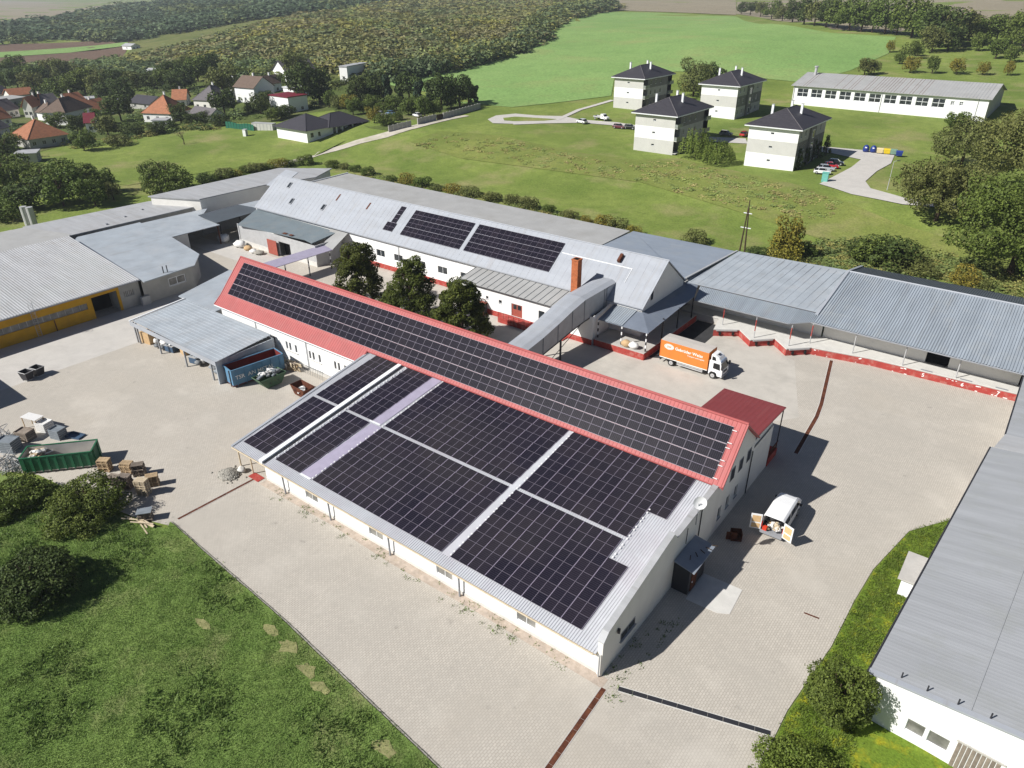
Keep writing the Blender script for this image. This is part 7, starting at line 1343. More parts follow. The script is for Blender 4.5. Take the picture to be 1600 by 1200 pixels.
def sh_round(r): # rounded crown sitting on the ground to 1.0 high, half width about .5
    t = r.uniform(0, 2*math.pi); z = r.uniform(.25, .78); k = math.sqrt(max(0, 1-((z-.48)/.52)**2))*.36*math.sqrt(r.uniform(.1, 1)); return (k*math.cos(t), k*math.sin(t), z)
def sh_bush(r):
    t = r.uniform(0, 2*math.pi); z = r.uniform(.12, .62); k = (1-.6*z)*.5*math.sqrt(r.uniform(.05, 1)); return (k*math.cos(t), k*math.sin(t), z)
def sh_egg(r):
    t = r.uniform(0, 2*math.pi); z = r.uniform(.08, .88); k = .40*(1-z)**.62*min(1, (z/.14)**.5)*math.sqrt(r.uniform(.35, 1)); return (k*math.cos(t), k*math.sin(t), z)
def sh_cone(r):
    z = r.uniform(.05, .92)**1.15; t = r.uniform(0, 2*math.pi); k = .24*(1-z)*r.uniform(.4, 1); return (k*math.cos(t), k*math.sin(t), z)
PROTO = {}
def proto(key, m, seed, n, leaf, shape, nl, lobe, fill=.25):
    V, Q = lobes_crown(seed, n, leaf, shape, nl, lobe, fill); o = np_mesh('crown', V, Q, m); me = o.data; bpy.data.objects.remove(o); PROTO[key] = me
for k, (m, n) in {'g0': ('leaf_green', 2600), 'g1': ('leaf_green', 2600), 'd0': ('leaf_dark', 2600), 'd1': ('leaf_dark', 2600), 'o0': ('leaf_olive', 2600), 'o1': ('leaf_olive', 2400), 'y0': ('leaf_yellow', 2000)}.items():
    proto('tree_'+k, m, sum(map(ord, k))*7, n, .058, sh_round, 34, (.07, .2)); proto('bush_'+k, m, sum(map(ord, k))*11, n, .058, sh_bush, 34, (.08, .24))
proto('cone', 'leaf_pine', 41, 1300, .09, sh_cone, 26, (.06, .14)); proto('cone1', 'leaf_pine', 42, 1300, .09, sh_cone, 24, (.06, .15)); proto('thuja', 'leaf_dark', 43, 1400, .06, sh_egg, 60, (.05, .1))
def trunk_mesh():
    b = MB(); b.tube((0, 0, -.05), (.01, 0, .45), .03, 7, .022); b.tube((.01, 0, .42), (.12, .05, .70), .018, 5, .008); b.tube((.01, 0, .40), (-.10, .09, .68), .016, 5, .008); b.tube((.0, 0, .44), (.0, -.10, .75), .014, 5, .007)
    me = bpy.data.meshes.new('trunk'); me.from_pydata(b.v, [], b.f); me.materials.append(MATS['bark']); return me
TRUNK = trunk_mesh()
def plant(name, label, key, loc, width, height, group=None, cat='tree', trunk=True):
    t = thing(name, label, cat, loc, random.uniform(0, 6.28), group, world=False)
    c = bpy.data.objects.new('crown', PROTO[key]); COL.objects.link(c); c.parent = t; c.scale = (width, width, height)
    if trunk: k = bpy.data.objects.new('trunk', TRUNK); COL.objects.link(k); k.parent = t; k.scale = (height, height, height)
    return t
def big_plant(name, label, loc, width, height, m, seed, n, leaf, shape, nl, lobe, cat='tree', fill=.25, trunk=True):
    V, Q = lobes_crown(seed, n, 1.0, shape, nl, lobe, fill)
    # leaves keep their true size: rebuild quads about their centres at the plant's scale
    C = V.reshape(-1, 4, 3).mean(1, keepdims=True); E = V.reshape(-1, 4, 3)-C; V = (C*np.array([width, width, height])+E*leaf).reshape(-1, 3)
    t = thing(name, label, cat, loc, 0, None, world=False); np_mesh('crown', V, Q, m, t)
    if trunk: k = bpy.data.objects.new('trunk', TRUNK); COL.objects.link(k); k.parent = t; k.scale = (height, height, height)
    return t
# foreground and yard plants
big_plant('lawn_bush', 'big dark green bush on the foreground lawn at the left edge', (*(-43.07, -22.46), 0), 7.6, 5.2, 'leaf_dark', 3, 22000, .21, sh_bush, 60, (.09, .2), 'bush')
big_plant('lawn_bush', 'broad green bush in front of the pallet stacks', (*(-50.50, -14.45), 0), 7.4, 4.4, 'leaf_green', 4, 18000, .2, sh_bush, 64, (.08, .2), 'bush')
big_plant('lawn_bush', 'olive green bush left of the pallets below the green container', (*(-57.76, -17.92), 0), 7.0, 3.2, 'leaf_green', 5, 13000, .2, sh_bush, 54, (.09, .2), 'bush')
big_plant('corner_tree', 'leafy green shrub tree at the white corner of the foreground warehouse', (*(15.02, 6.69), 0), 5.4, 5.7, 'leaf_green', 6, 18000, .15, sh_round, 60, (.07, .17))
big_plant('corner_bush', 'yellowish green bush at the bottom picture edge by the drain', (*(15.06, -0.38), 0), 7.2, 3.1, 'leaf_willow', 7, 16000, .14, sh_bush, 60, (.08, .19), 'bush')
for i, (c, w, h, lab) in enumerate((((-70.32, 39.19), 11.4, 11.0, 'left of three dark egg-shaped trees behind the red roof'), ((-58.64, 39.46), 12.0, 10.6, 'middle of three dark egg-shaped trees behind the red roof'), ((-47.64, 38.89), 11.8, 9.9, 'right of three dark egg-shaped trees behind the red roof'))):
    big_plant('hornbeam_tree', lab, (*c, 0), w*1.08, h*1.06, 'leaf_hornbeam', 20+i, 32000, .25, sh_egg, 170, (.035, .085), fill=.2)
t_ = (11.53, 115.07, -0.23); big_plant('chestnut_tree', 'huge dark green tree at the right picture edge', (t_[0]+2, t_[1]+4, t_[2]), 27, 20, 'leaf_green', 31, 26000, .46, sh_round, 90, (.06, .15))
t_ = (-2.44, 137.29, 3.30); big_plant('chestnut_tree', 'large brownish green tree left of the huge dark one', t_, 20, 14.5, 'leaf_olive', 32, 18000, .42, sh_round, 80, (.06, .16))
t_ = (4.44, 165.99, 4.62); big_plant('chestnut_tree', 'large olive green tree behind the huge dark one', (t_[0]+6, t_[1]+6, t_[2]), 30, 21, 'leaf_olive', 33, 20000, .52, sh_round, 80, (.06, .16))
t_ = (-6.54, 190.58, 4.49); big_plant('chestnut_tree', 'brownish tree in front of the sports hall end', t_, 19, 14, 'leaf_olive', 34, 12000, .45, sh_round, 70, (.07, .16))
t_ = (-16.43, 240.00, 6.05); plant('garden_tree', 'small round tree at the right end of the sports hall', 'tree_g0', t_, 9, 7)
t_ = (-111.58, 253.56, 8.21); big_plant('field_tree', 'big yellow-green tree between the two rear apartment blocks', t_, 13.5, 15.5, 'leaf_olive', 35, 5000, .6, sh_round, 26, (.15, .25)); t_ = (-112.36, 270.33, 8.98); plant('field_tree', 'dark green tree right behind the yellow-green one', 'tree_d0', t_, 13, 12); t_ = (-117.72, 262.94, 8.81); plant('field_tree', 'small yellow shrub in front of the two field trees', 'bush_y0', t_, 7, 5, cat='shrub', trunk=False)
# willows beside the nearest block: strands that hang
def willow(label, loc, w, h, seed, n=5200, leaf=.36):
    rng = np.random.default_rng(seed); P = []; 
    for s in range(150):
        a = rng.uniform(0, 6.28); r = w/2*math.sqrt(rng.uniform(.05, 1)); z1 = h*(1-.55*(2*r/w)**2)*rng.uniform(.85, 1.02); z0 = z1*rng.uniform(.1, .5); k = n//150
        zz = rng.uniform(z0, z1, k); P.append(np.stack([r*math.cos(a)*(1+.12*(z1-zz)/h)+rng.normal(0, .15, k), r*math.sin(a)*(1+.12*(z1-zz)/h)+rng.normal(0, .15, k), zz], 1))
    P = np.concatenate(P); N_ = P*np.array([1, 1, .4]); N_ /= np.linalg.norm(N_, axis=1, keepdims=True)+1e-6; V, Q = leaf_quads(P, N_, leaf, rng, .6, .7)
    t = thing('willow_tree', label, 'tree', loc, world=False); np_mesh('crown', V, Q, 'leaf_willow', t); k = bpy.data.objects.new('trunk', TRUNK); COL.objects.link(k); k.parent = t; k.scale = (h, h, h*.9)
t_ = (-68.41, 163.26, 3.91); willow('taller round willow beside the nearest left apartment block', t_, 9.5, 9.0, 3); t_ = (-60.74, 159.66, 3.89); willow('drooping willow between the two nearest apartment blocks', t_, 9.5, 7.0, 4)
t_ = (-41.00, 163.92, 4.16); plant('garden_shrub', 'small shrub at the corner of the nearest right block', 'bush_g0', t_, 3, 3, cat='shrub', trunk=False)
for i, (px, py, h) in enumerate(((0, 0, 6.0), (1, 0, 5.2), (2, 0, 6.6), (3, 0, 5.0), (4, 0, 6.2))):
    t_ = [(-40.04, 164.52, 4.18), (-40.36, 170.63, 4.26), (-40.28, 176.22, 4.35), (-40.21, 180.96, 4.45), (-39.29, 185.38, 4.54)][i]; plant('cypress', '%s dark cypress from the left along the shaded apartment wall' % ordinal(i), 'thuja', t_, 3.2, h, 'cypresses along the apartment wall')

def row(pts, keys, name, lab, group, wr, hr, cat='tree', trunk=True):
    pts = sorted(pts, key=lambda p: -p[0]*0.79-p[1]*0.61) if False else pts
    for i, p in enumerate(pts):
        k = p[3] if len(p) > 3 else 1.0
        plant(name, lab % ordinal(i), random.choice(keys), (p[0], p[1], p[2]-.05), random.uniform(*wr)*k, random.uniform(*hr)*k, group, cat, trunk)
row([(-155.61, 105.97, -0.06, 1), (-151.62, 106.87, -0.07, 1), (-146.46, 106.67, -0.09, .9), (-140.79, 105.88, -0.09, 1.2), (-129.01, 103.87, -0.05, .8), (-123.96, 104.65, -0.00, 1.3), (-118.01, 104.35, 0.06, 1.2), (-111.77, 103.52, 0.13, .9), (-107.57, 104.75, 0.18, 1.1), (-101.21, 104.34, 0.23, 1.4), (-93.60, 103.59, 0.28, 1), (-88.32, 104.43, 0.31, 1.1), (-82.69, 103.55, 0.31, 1.3), (-76.61, 103.28, 0.30, .9), (-70.47, 102.05, 0.27, 1), (-65.75, 101.89, 0.24, .7), (-60.38, 101.20, 0.19, 1.2), (-56.90, 100.99, 0.16, 1.1), (-52.96, 100.65, 0.12, .8)], ['bush_g0', 'bush_g1', 'bush_o0', 'bush_y0', 'bush_o1'], 'hedge_shrub', '%s shrub from the left in the line behind the flat grey roof', 'shrubs behind the flat roofs', (3.6, 5.0), (2.3, 3.4), 'shrub', False)
row([(-39.89, 103.35, -0.02, 1.2), (-26.69, 101.36, -0.18, .9), (-22.21, 103.55, -0.24, 1.5), (-19.97, 109.10, -0.26, 1.0), (-10.44, 113.85, -0.26, 1.1), (-8.01, 113.46, -0.29, 1.6), (-5.62, 113.07, -0.31, 1.9), (-3.28, 112.68, -0.34, 1.4), (0.77, 111.56, -0.37, .9), (7.68, 110.71, -0.40, 1.1), (10.27, 109.97, -0.41, .8)], ['bush_o0', 'bush_y0', 'bush_g0', 'bush_o1', 'bush_d1'], 'bank_shrub', '%s shrub from the left on the bank behind the dock roofs', 'shrubs on the bank behind the dock', (4.4, 6.2), (3.0, 4.6), 'shrub', False)
t_ = (-22.39, 106.25, -0.25); plant('thin_birch', 'thin yellow-leaved birch standing behind the steel-grey roof', 'tree_y0', t_, 6.5, 9)
# orchard on the right behind the sports hall, tree belt on the skyline
row([(-75.10, 405.18, 16.68, .9), (-61.75, 366.76, 14.57, .8), (-52.36, 344.26, 12.98, 1.1), (-44.03, 347.29, 12.95, 1.0), (-35.13, 350.64, 12.94, 1.1), (-25.91, 353.97, 12.95, .9), (-16.81, 356.89, 12.99, .8), (-61.82, 385.87, 15.53, 1.2), (-60.61, 396.22, 16.07, .9), (-67.34, 329.54, 12.25, 1.1), (-64.60, 334.16, 12.56, 1.0), (-38.07, 421.76, 17.82, 1.2), (-27.26, 398.10, 16.33, 1.5), (-20.11, 388.79, 15.65, 1.2)], ['tree_g0', 'tree_o0', 'tree_g1', 'tree_y0'], 'orchard_tree', '%s small tree in the orchard behind the sports hall', 'orchard trees behind the sports hall', (6.2, 8.0), (6.5, 8.5))
row([(-304.87, 780.34, 21.75, .8), (-287.03, 759.29, 21.38, 1), (-263.73, 725.24, 21.51, 1), (-241.16, 692.43, 20.67, 1.1), (-214.38, 643.88, 21.10, 1.1), (-190.91, 599.14, 22.01, 1.2), (-157.22, 521.05, 23.97, 1.2), (-148.11, 513.91, 23.64, 1.1), (-137.63, 504.11, 23.09, 1.3), (-128.68, 498.23, 22.79, 1.3), (-118.63, 487.39, 22.37, 1.2), (-109.80, 481.02, 22.15, 1.3), (-103.03, 478.87, 22.07, 1.2), (-94.60, 473.64, 21.84, 1.4), (-87.24, 469.04, 21.57, 1.2), (-77.76, 463.04, 21.13, 1.5), (-66.89, 445.76, 19.72, 1.6), (-57.52, 430.05, 18.39, 1.5), (-51.59, 436.74, 18.86, 1.3), (-48.73, 458.70, 20.33, 1.1), (-40.61, 451.41, 19.73, 1.3), (-35.56, 459.62, 20.11, 1.2), (-26.88, 446.55, 19.26, 1.3), (-20.18, 427.21, 18.24, 1.2), (-57.13, 411.67, 17.04, 1.1), (-51.10, 418.09, 17.51, 1.0)], ['tree_g0', 'tree_d0', 'tree_o0', 'tree_o1', 'tree_g1', 'tree_d1'], 'belt_tree', '%s tree in the belt along the top of the crop field', 'tree belt above the crop field', (13, 18), (12, 17))
# plantation behind the garden wall
row([(-215.92, 171.00, 4.53, 1.1), (-217.02, 177.16, 4.74, 1), (-218.05, 183.43, 4.97, 1.2), (-211.37, 182.76, 5.07, 1.1), (-211.41, 189.72, 5.32, 1), (-204.94, 188.73, 5.43, 1.3), (-190.51, 179.29, 5.68, 1.2), (-190.04, 184.92, 5.80, 1.1), (-176.98, 177.24, 6.10, 1.3), (-175.83, 181.34, 6.19, 1.1), (-177.49, 188.01, 6.24, 1.2), (-178.89, 194.97, 6.31, .9), (-178.82, 198.80, 6.39, .8)], ['cone', 'cone1', 'tree_d0', 'tree_d1'], 'plantation_tree', '%s dark evergreen from the left behind the garden wall', 'evergreens behind the garden wall', (8, 10.5), (9, 12.5))
row([(-202.40, 156.26, 4.55, 1.1), (-200.64, 159.77, 4.74, 1), (-202.07, 165.66, 4.86, 1), (-194.58, 164.54, 5.16, 1), (-191.85, 168.55, 5.39, 1.2), (-180.11, 162.78, 5.71, 1.1), (-180.59, 168.96, 5.84, 1.4), (-170.12, 160.97, 5.94, 1.2), (-169.08, 164.48, 6.04, 1.0), (-214.76, 164.96, 4.35, 1), (-221.22, 165.66, 4.21, 1.1), (-227.52, 166.10, 4.13, 1), (-180.45, 146.41, 5.08, 1), (-173.75, 144.55, 5.11, .9), (-175.93, 152.82, 5.55, .7)], ['tree_g0', 'tree_g1', 'tree_o0', 'tree_y0', 'bush_g0'], 'garden_tree', '%s green garden tree from the track side of the plantation', 'garden trees by the panel wall', (6, 8.5), (5, 7.5))
# single trees on the mown lawn and along its edge
t_ = (-221.20, 98.21, 0.43); bt_ = thing('bare_tree', 'small bare leafless tree alone on the mown lawn', 'tree', t_, world=False); b = MB(); rs = random.Random(4)
def twig(b, p, d, L, r, k):
    q = p+d*L; b.tube(p, q, r, 5, r*.6)
    if k:
        for _ in range(3): twig(b, q, (d+Vector((rs.uniform(-.9, .9), rs.uniform(-.9, .9), rs.uniform(-.1, .5)))).normalized(), L*.72, r*.55, k-1)
twig(b, Vector((0, 0, 0)), Vector((.1, 0, 1)), 1.5, .2, 4); b.build('branches', 'bark', bt_)
for lab, key, c, w, h in (('round bush tree on the mown lawn beside the red-tiled bungalow', 'tree_g0', (-239.82, 74.12, -0.06), 9, 7.5), ('olive bush on the mown lawn edge right of the bungalow', 'bush_o0', (-239.30, 85.04, -0.02), 8, 5), ('large dark tree between the maroon roof and the pyramid roof', 'tree_d0', (-286.22, 110.40, 0.28), 13, 12), ('green tree left of the pyramid roof house', 'tree_o0', (-257.93, 91.15, 0.08), 11, 9), ('dark shrub below the pyramid roof house', 'bush_d0', (-251.59, 97.18, 0.34), 8, 6), ('dark tree right of the pyramid roof house', 'tree_d1', (-259.48, 119.99, 1.08), 9, 8), ('tall yellow-green tree above the grey hipped roof', 'tree_o0', (-289.93, 159.08, 3.31), 16, 17), ('dark tree in front of the brown-gable villa', 'tree_d0', (-254.59, 136.07, 1.92), 12, 12),
        ('dark tree beside the maroon flat roof', 'tree_d1', (-244.39, 145.53, 2.65), 9, 9), ('tall dark tree beside the new bungalow roof', 'tree_d0', (-240.34, 164.51, 4.01), 17, 19), ('second tall dark tree beside the bungalow', 'tree_d1', (-240.05, 171.63, 4.51), 14, 15), ('yellowish tree above the maroon roof', 'tree_o1', (-284.10, 195.58, 7.63), 15, 15), ('dark tree behind the grey gable house', 'tree_d1', (-280.78, 180.53, 5.89), 8, 7), ('dark conifer beside the village white house', 'cone', (-334.68, 100.22, -0.34), 7, 10)):
    plant('village_tree', lab, key, c, w, h)
# clipped hedge by the cube house
a, b_ = Vector((-259.56, 192.45, 6.76)), Vector((-260.70, 226.28, 8.75)); h_ = thing('clipped_hedge', 'dark clipped hedge in front of the modern white cube house', 'hedge', a, world=False); rng = np.random.default_rng(5); L = b_-a; n = 3200; u_ = rng.uniform(0, 1, n); side = rng.uniform(-1, 1, n); zz = rng.uniform(0, 2.4, n); P = np.stack([L.x*u_, L.y*u_, L.z*u_+zz], 1)+np.outer(np.where(np.abs(side) > .4, np.sign(side), side), np.array([-L.y, L.x, 0])/L.length)*.8
V, Q = leaf_quads(P, np.tile([0, -.5, .5], (n, 1)), .5, rng); np_mesh('foliage', V, Q, 'leaf_dark', h_)
# trees along the near left boundary behind the pale roofs
row([(-201.06, 36.01, -0.06, 1.2), (-178.37, 30.03, -0.06, 1.1), (-180.24, 34.36, -0.06, 1.2), (-192.37, 42.51, -0.06, 1.3), (-174.62, 38.57, -0.06, 1.2), (-178.61, 44.69, -0.06, 1.3), (-168.38, 43.24, -0.06, .9), (-219.95, 44.61, -0.06, 1.1), (-211.12, 46.36, -0.06, 1), (-200.75, 49.42, -0.06, 1.1), (-193.59, 52.03, -0.06, .8), (-180.34, 51.50, -0.06, .8), (-170.90, 48.90, -0.06, .6), (-172.54, 24.35, -0.06, .8)], ['tree_g0', 'tree_d0', 'tree_g1', 'tree_o0', 'bush_g0'], 'boundary_tree', '%s green tree in the thicket at the left beyond the pale roofs', 'thicket at the left boundary', (8, 11), (6, 9))
t_ = (-167.36, 61.16, -0.05); big_plant('boundary_tree', 'large round green tree beyond the long white roof', t_, 13.5, 9.5, 'leaf_green', 51, 9000, .45, sh_bush, 30, (.15, .25))
row([(-169.00, 72.83, -0.00, 1), (-169.34, 76.17, 0.02, .9), (-169.01, 79.14, 0.05, 1), (-168.68, 82.17, 0.07, .8), (-169.79, 86.27, 0.08, .9), (-168.92, 89.05, 0.06, 1), (-168.49, 92.66, 0.03, .8), (-168.05, 96.34, 0.01, 1), (-167.38, 100.17, -0.01, .9), (-165.28, 103.91, -0.00, 1.1)], ['bush_o0', 'bush_d0', 'bush_g0', 'bush_y0'], 'verge_shrub', '%s shrub from the left beyond the tall white roof', 'shrubs beyond the white roof', (4.5, 6.5), (2.6, 4), 'shrub', False)
# village garden trees
row([(-506.02, 153.01, 0.30, 1), (-515.42, 162.74, 0.42, 1.2), (-491.05, 158.23, 0.06, 1.1), (-473.65, 157.96, -0.26, 1.3), (-479.99, 168.50, -0.13, 1.2), (-456.69, 164.57, -0.45, 1.3), (-462.69, 174.52, -0.29, 1.1), (-432.04, 167.26, -0.47, 1.2), (-405.09, 161.22, -0.11, 1.1), (-388.65, 160.55, 0.43, 1.3), (-397.69, 171.46, 0.72, 1), (-366.77, 160.35, 1.34, 1.2), (-361.83, 164.47, 1.89, 1.1), (-356.49, 168.37, 2.48, 1), (-331.15, 160.39, 2.65, 1.1), (-335.59, 168.15, 3.32, 1.2), (-350.63, 184.54, 4.43, 1.3), (-357.65, 196.54, 5.47, 1.2), (-440.89, 128.46, -0.13, 1), (-429.82, 130.25, -0.16, 1.1), (-411.38, 130.39, -0.12, 1.2), (-389.51, 133.14, -0.02, 1.1), (-378.75, 134.36, 0.06, 1.2), (-377.90, 140.08, 0.14, 1.3), (-358.05, 136.66, 0.22, 1.2), (-347.53, 137.49, 0.37, 1.3), (-336.62, 138.25, 0.57, 1.2), (-372.77, 180.21, 2.81, 1.1), (-393.70, 207.44, 5.15, 1.2), (-389.09, 198.59, 4.12, 1)], ['tree_g0', 'tree_d0', 'tree_g1', 'tree_o0', 'tree_d1', 'bush_g0', 'tree_o1'], 'garden_tree', '%s garden tree in the belt behind the village roofs', 'garden trees behind the village', (10, 13.5), (8, 11.5))
row([(-293.46, 88.92, -0.02, .8), (-277.85, 89.74, 0.03, .8), (-283.79, 101.63, 0.19, 1), (-259.81, 60.57, -0.06, .7), (-244.62, 53.16, -0.06, 1.1), (-343.15, 105.83, -0.42, .8), (-321.78, 108.96, -0.25, .6), (-246.03, 102.52, 0.61, .6), (-247.89, 107.77, 0.81, .7), (-251.35, 119.60, 1.19, .6), (-239.42, 124.08, 1.52, .7), (-252.76, 125.88, 1.43, .7), (-226.07, 137.12, 2.48, .6), (-226.53, 141.85, 2.77, .7), (-227.93, 146.51, 3.02, .6), (-251.42, 146.64, 2.64, .7), (-262.31, 161.83, 3.83, .7), (-293.52, 176.87, 5.37, .9), (-321.90, 191.56, 6.50, 1), (-293.16, 183.38, 6.17, .8)], ['tree_g0', 'tree_d0', 'tree_d1', 'bush_g0', 'bush_d0'], 'garden_shrub', '%s shrub or small tree between the village houses', 'shrubs between the village houses', (9, 12), (7, 9.5), 'shrub')

# ---------------------------------------------------------------- woods and scrub that read as one mass
def far_crown(seed, n, leaf): return lobes_crown(seed, n, leaf, sh_bush, 7, (.26, .42), .2)
FC = [far_crown(60+i, 95, .2) for i in range(6)]; FP = [lobes_crown(70+i, 60, .24, sh_cone, 12, (.1, .2)) for i in range(3)]
CAMXY = np.array([17.5, -34.0])
def wood(name, label, poly, n, tints, wr, hr, protos, m='leaf_wood', k0=0.010, seed=1):
    rs = random.Random(seed); xs = [p[0] for p in poly]; ys = [p[1] for p in poly]; VV = []; QQ = []; TT = []; b = 0; c = 0; tries = 0
    dmin = min(math.hypot(p[0]-17.5, p[1]+34) for p in poly)
    while c < n and tries < n*400:
        tries += 1; x, y = rs.uniform(min(xs), max(xs)), rs.uniform(min(ys), max(ys)); d = math.hypot(x-17.5, y+34)
        if rs.random() > (dmin/d)**1.7 or not inside(x, y, poly): continue
        V, Q = rs.choice(protos); w = rs.uniform(*wr)*max(1, d/420); h = rs.uniform(*hr)*max(1, d/700); a = rs.uniform(0, 6.28); ca, sa = math.cos(a), math.sin(a)
        v = np.stack([(V[:, 0]*ca-V[:, 1]*sa)*w+x, (V[:, 0]*sa+V[:, 1]*ca)*w+y, V[:, 2]*h+terrain(x, y)-.2], 1); pn = math.sin(x*.021+1.7*math.sin(y*.013))*math.sin(y*.027+1.3*math.sin(x*.017)); t = tints[min(len(tints)-1, max(0, int((pn*.5+.5)*len(tints)+rs.gauss(0, 1.1))))]; q = rs.uniform(.75, 1.2)
        VV.append(v); QQ.append(Q+b); TT.append(np.tile([t[0]*q, t[1]*q, t[2]*q, 1.0], (len(v), 1))); b += len(v); c += 1
    o = np_mesh(name, np.concatenate(VV), np.concatenate(QQ), m, None, np.concatenate(TT), 'stuff'); o['label'] = label; o['category'] = 'wood'
    return o
SCRUB = [(1.0, 1.0, .95), (1.2, 1.12, .8), (.8, .88, .95), (1.12, 1.0, 1.05), (.95, 1.08, .85), (.7, .8, .85), (1.3, 1.2, .75), (1.08, .98, 1.1)]
wood('scrub_wood', 'olive and brown scrub wood covering the hillside above the village', [(-529.10, 238.56, 1.12), (-514.74, 266.61, 5.74), (-537.62, 312.58, 10.12), (-597.05, 446.03, 19.97), (-791.63, 788.88, 25.39), (-543.19, 920.55, 25.56), (-468.32, 783.62, 22.51), (-394.68, 583.06, 20.39), (-273.02, 372.83, 16.23), (-253.26, 320.52, 12.92), (-247.87, 260.30, 9.14), (-257.09, 224.90, 8.50), (-263.78, 214.75, 8.38), (-295.20, 217.99, 9.75), (-348.81, 226.97, 10.00), (-384.00, 213.62, 6.54), (-438.19, 213.19, 3.70)], 3600, SCRUB, (6, 15), (3.5, 8), FC, seed=2)
wood('dark_wood', 'dark wood along the field edge at the far left', [(-1024.09, 327.61, 3.37), (-1123.10, 463.98, 4.61), (-1462.06, 718.64, 7.82), (-1468.75, 866.27, 15.68), (-1155.34, 820.04, 25.41), (-932.83, 933.13, 28.31), (-805.61, 803.19, 25.84), (-674.21, 532.65, 22.06), (-710.29, 476.81, 16.87), (-699.64, 416.54, 12.08), (-716.04, 370.85, 5.62), (-719.73, 340.58, 2.53), (-819.28, 327.41, 2.07), (-793.45, 243.97, 1.60)], 1100, [(.42, .6, .75), (.5, .68, .75), (.36, .5, .62), (.6, .7, .6)], (9, 13), (7, 10), FC, seed=3)
wood('garden_scrub', 'mixed scrub and garden bushes between the far fields and the village', [(-550.26, 156.02, 0.46), (-547.77, 209.56, -0.24), (-550.33, 246.82, 1.22), (-451.57, 220.81, 3.89), (-392.65, 219.25, 7.02), (-352.44, 229.68, 10.28), (-312.02, 219.49, 9.92), (-290.37, 190.79, 7.09), (-306.40, 184.31, 6.07), (-353.17, 193.65, 5.35), (-385.29, 182.95, 2.42), (-426.40, 178.98, 0.20), (-481.33, 175.69, -0.08), (-497.36, 136.84, 0.07)], 420, [(.75, .95, .8), (.6, .8, .8), (1.0, 1.1, .8), (.5, .65, .7)], (7, 10), (4, 7), FC, seed=4)
wood('hedgerow', 'dark hedgerow between the scrub hill and the crop field', [(-527.99, 886.67, 24.77), (-465.65, 786.37, 22.49), (-403.89, 603.28, 20.71), (-348.87, 493.64, 19.74), (-276.86, 379.59, 16.50), (-252.67, 323.33, 13.11), (-249.78, 282.65, 10.14), (-245.92, 230.78, 8.12), (-250.56, 213.67, 7.62), (-264.10, 223.24, 8.79), (-261.51, 246.81, 9.41), (-265.43, 298.62, 11.79), (-270.04, 342.51, 15.05), (-309.16, 411.93, 18.67), (-427.69, 594.13, 21.08), (-510.97, 763.31, 23.05)], 520, [(.62, .78, .8), (.75, .9, .75), (.9, .95, .7), (.5, .65, .7)], (8, 11), (6, 10), FC, seed=5)
wood('bank_scrub', 'low weeds and brambles on the bank below the apartments', [(-148.23, 133.53, 3.21), (-145.15, 145.14, 5.00), (-125.94, 150.43, 4.70), (-97.76, 147.14, 3.89), (-79.71, 148.38, 3.75), (-70.47, 157.02, 3.81), (-49.49, 150.46, 3.95), (-33.27, 145.41, 4.03), (-22.47, 138.89, 3.42), (-22.06, 129.19, 1.78), (-42.23, 129.28, 1.74), (-70.55, 135.39, 2.54), (-99.46, 133.62, 2.38), (-127.73, 131.13, 2.34)], 420, [(1.5, 1.7, 1.2), (1.8, 1.6, 1.4), (1.3, 1.6, 1.2), (1.9, 1.6, 1.6), (1.5, 1.7, 1.3)], (1.6, 3.2), (.35, .8), FC, seed=6)
wood('bank_scrub', 'weeds and brambles behind the dock roofs at the right', [(-31.12, 102.68, -0.14), (-23.40, 113.67, -0.17), (-15.13, 123.78, 0.87), (-4.25, 123.98, 0.89), (4.83, 123.68, 0.84), (15.55, 121.70, 0.53), (17.10, 108.47, -0.41), (5.12, 110.77, -0.40), (-9.03, 108.45, -0.36), (-20.93, 102.71, -0.26)], 520, [(.9, 1.1, .8), (1.1, 1.2, .9), (1.3, 1.2, .9), (.8, 1.0, .8)], (1.6, 3.2), (.5, 1.3), FC, seed=7)
wood('bank_scrub', 'tall weeds along the far edge of the flat grey roof', [(-151.83, 102.75, -0.10), (-124.68, 101.53, -0.02), (-93.40, 100.86, 0.25), (-66.69, 99.42, 0.21), (-49.82, 97.68, 0.06), (-50.81, 102.31, 0.11), (-69.90, 104.37, 0.28), (-98.05, 106.58, 0.26), (-131.12, 107.90, -0.04), (-155.31, 108.14, -0.02)], 170, [(.9, 1.05, .8), (1.3, 1.1, .9), (.8, .95, .8)], (1.4, 2.6), (.5, 1.2), FC, seed=8)

wood('garden_bushes', 'low bushes and vegetable plots scattered between the village houses', [(-483.01, 125.30, -0.05), (-471.95, 175.12, -0.19), (-379.87, 179.88, 2.39), (-339.26, 188.38, 5.41), (-311.72, 203.26, 8.20), (-278.33, 211.68, 8.89), (-225.65, 179.82, 4.77), (-223.82, 164.60, 4.12), (-226.53, 141.85, 2.77), (-246.47, 128.72, 1.65), (-256.76, 109.84, 0.79), (-260.74, 80.92, -0.06), (-249.21, 43.96, -0.06)], 260, [(.5, .68, .6), (.65, .85, .6), (.42, .58, .6), (.85, .95, .6)], (2.5, 6), (1.2, 4), FC, seed=11)
wood('village_weeds', 'weeds and bushes at the far edge of the mown lawn', [(-256.65, 75.24, -0.06), (-251.45, 92.43, 0.14), (-251.78, 107.01, 0.75), (-250.10, 118.83, 1.18), (-236.00, 123.18, 1.51), (-228.50, 119.51, 1.38), (-241.75, 113.71, 1.07), (-243.84, 102.49, 0.61), (-242.65, 87.87, 0.03), (-245.72, 72.38, -0.06)], 60, [(.7, .9, .6), (1.2, 1.1, .8), (.5, .7, .6)], (2, 5), (1, 3), FC, seed=12)
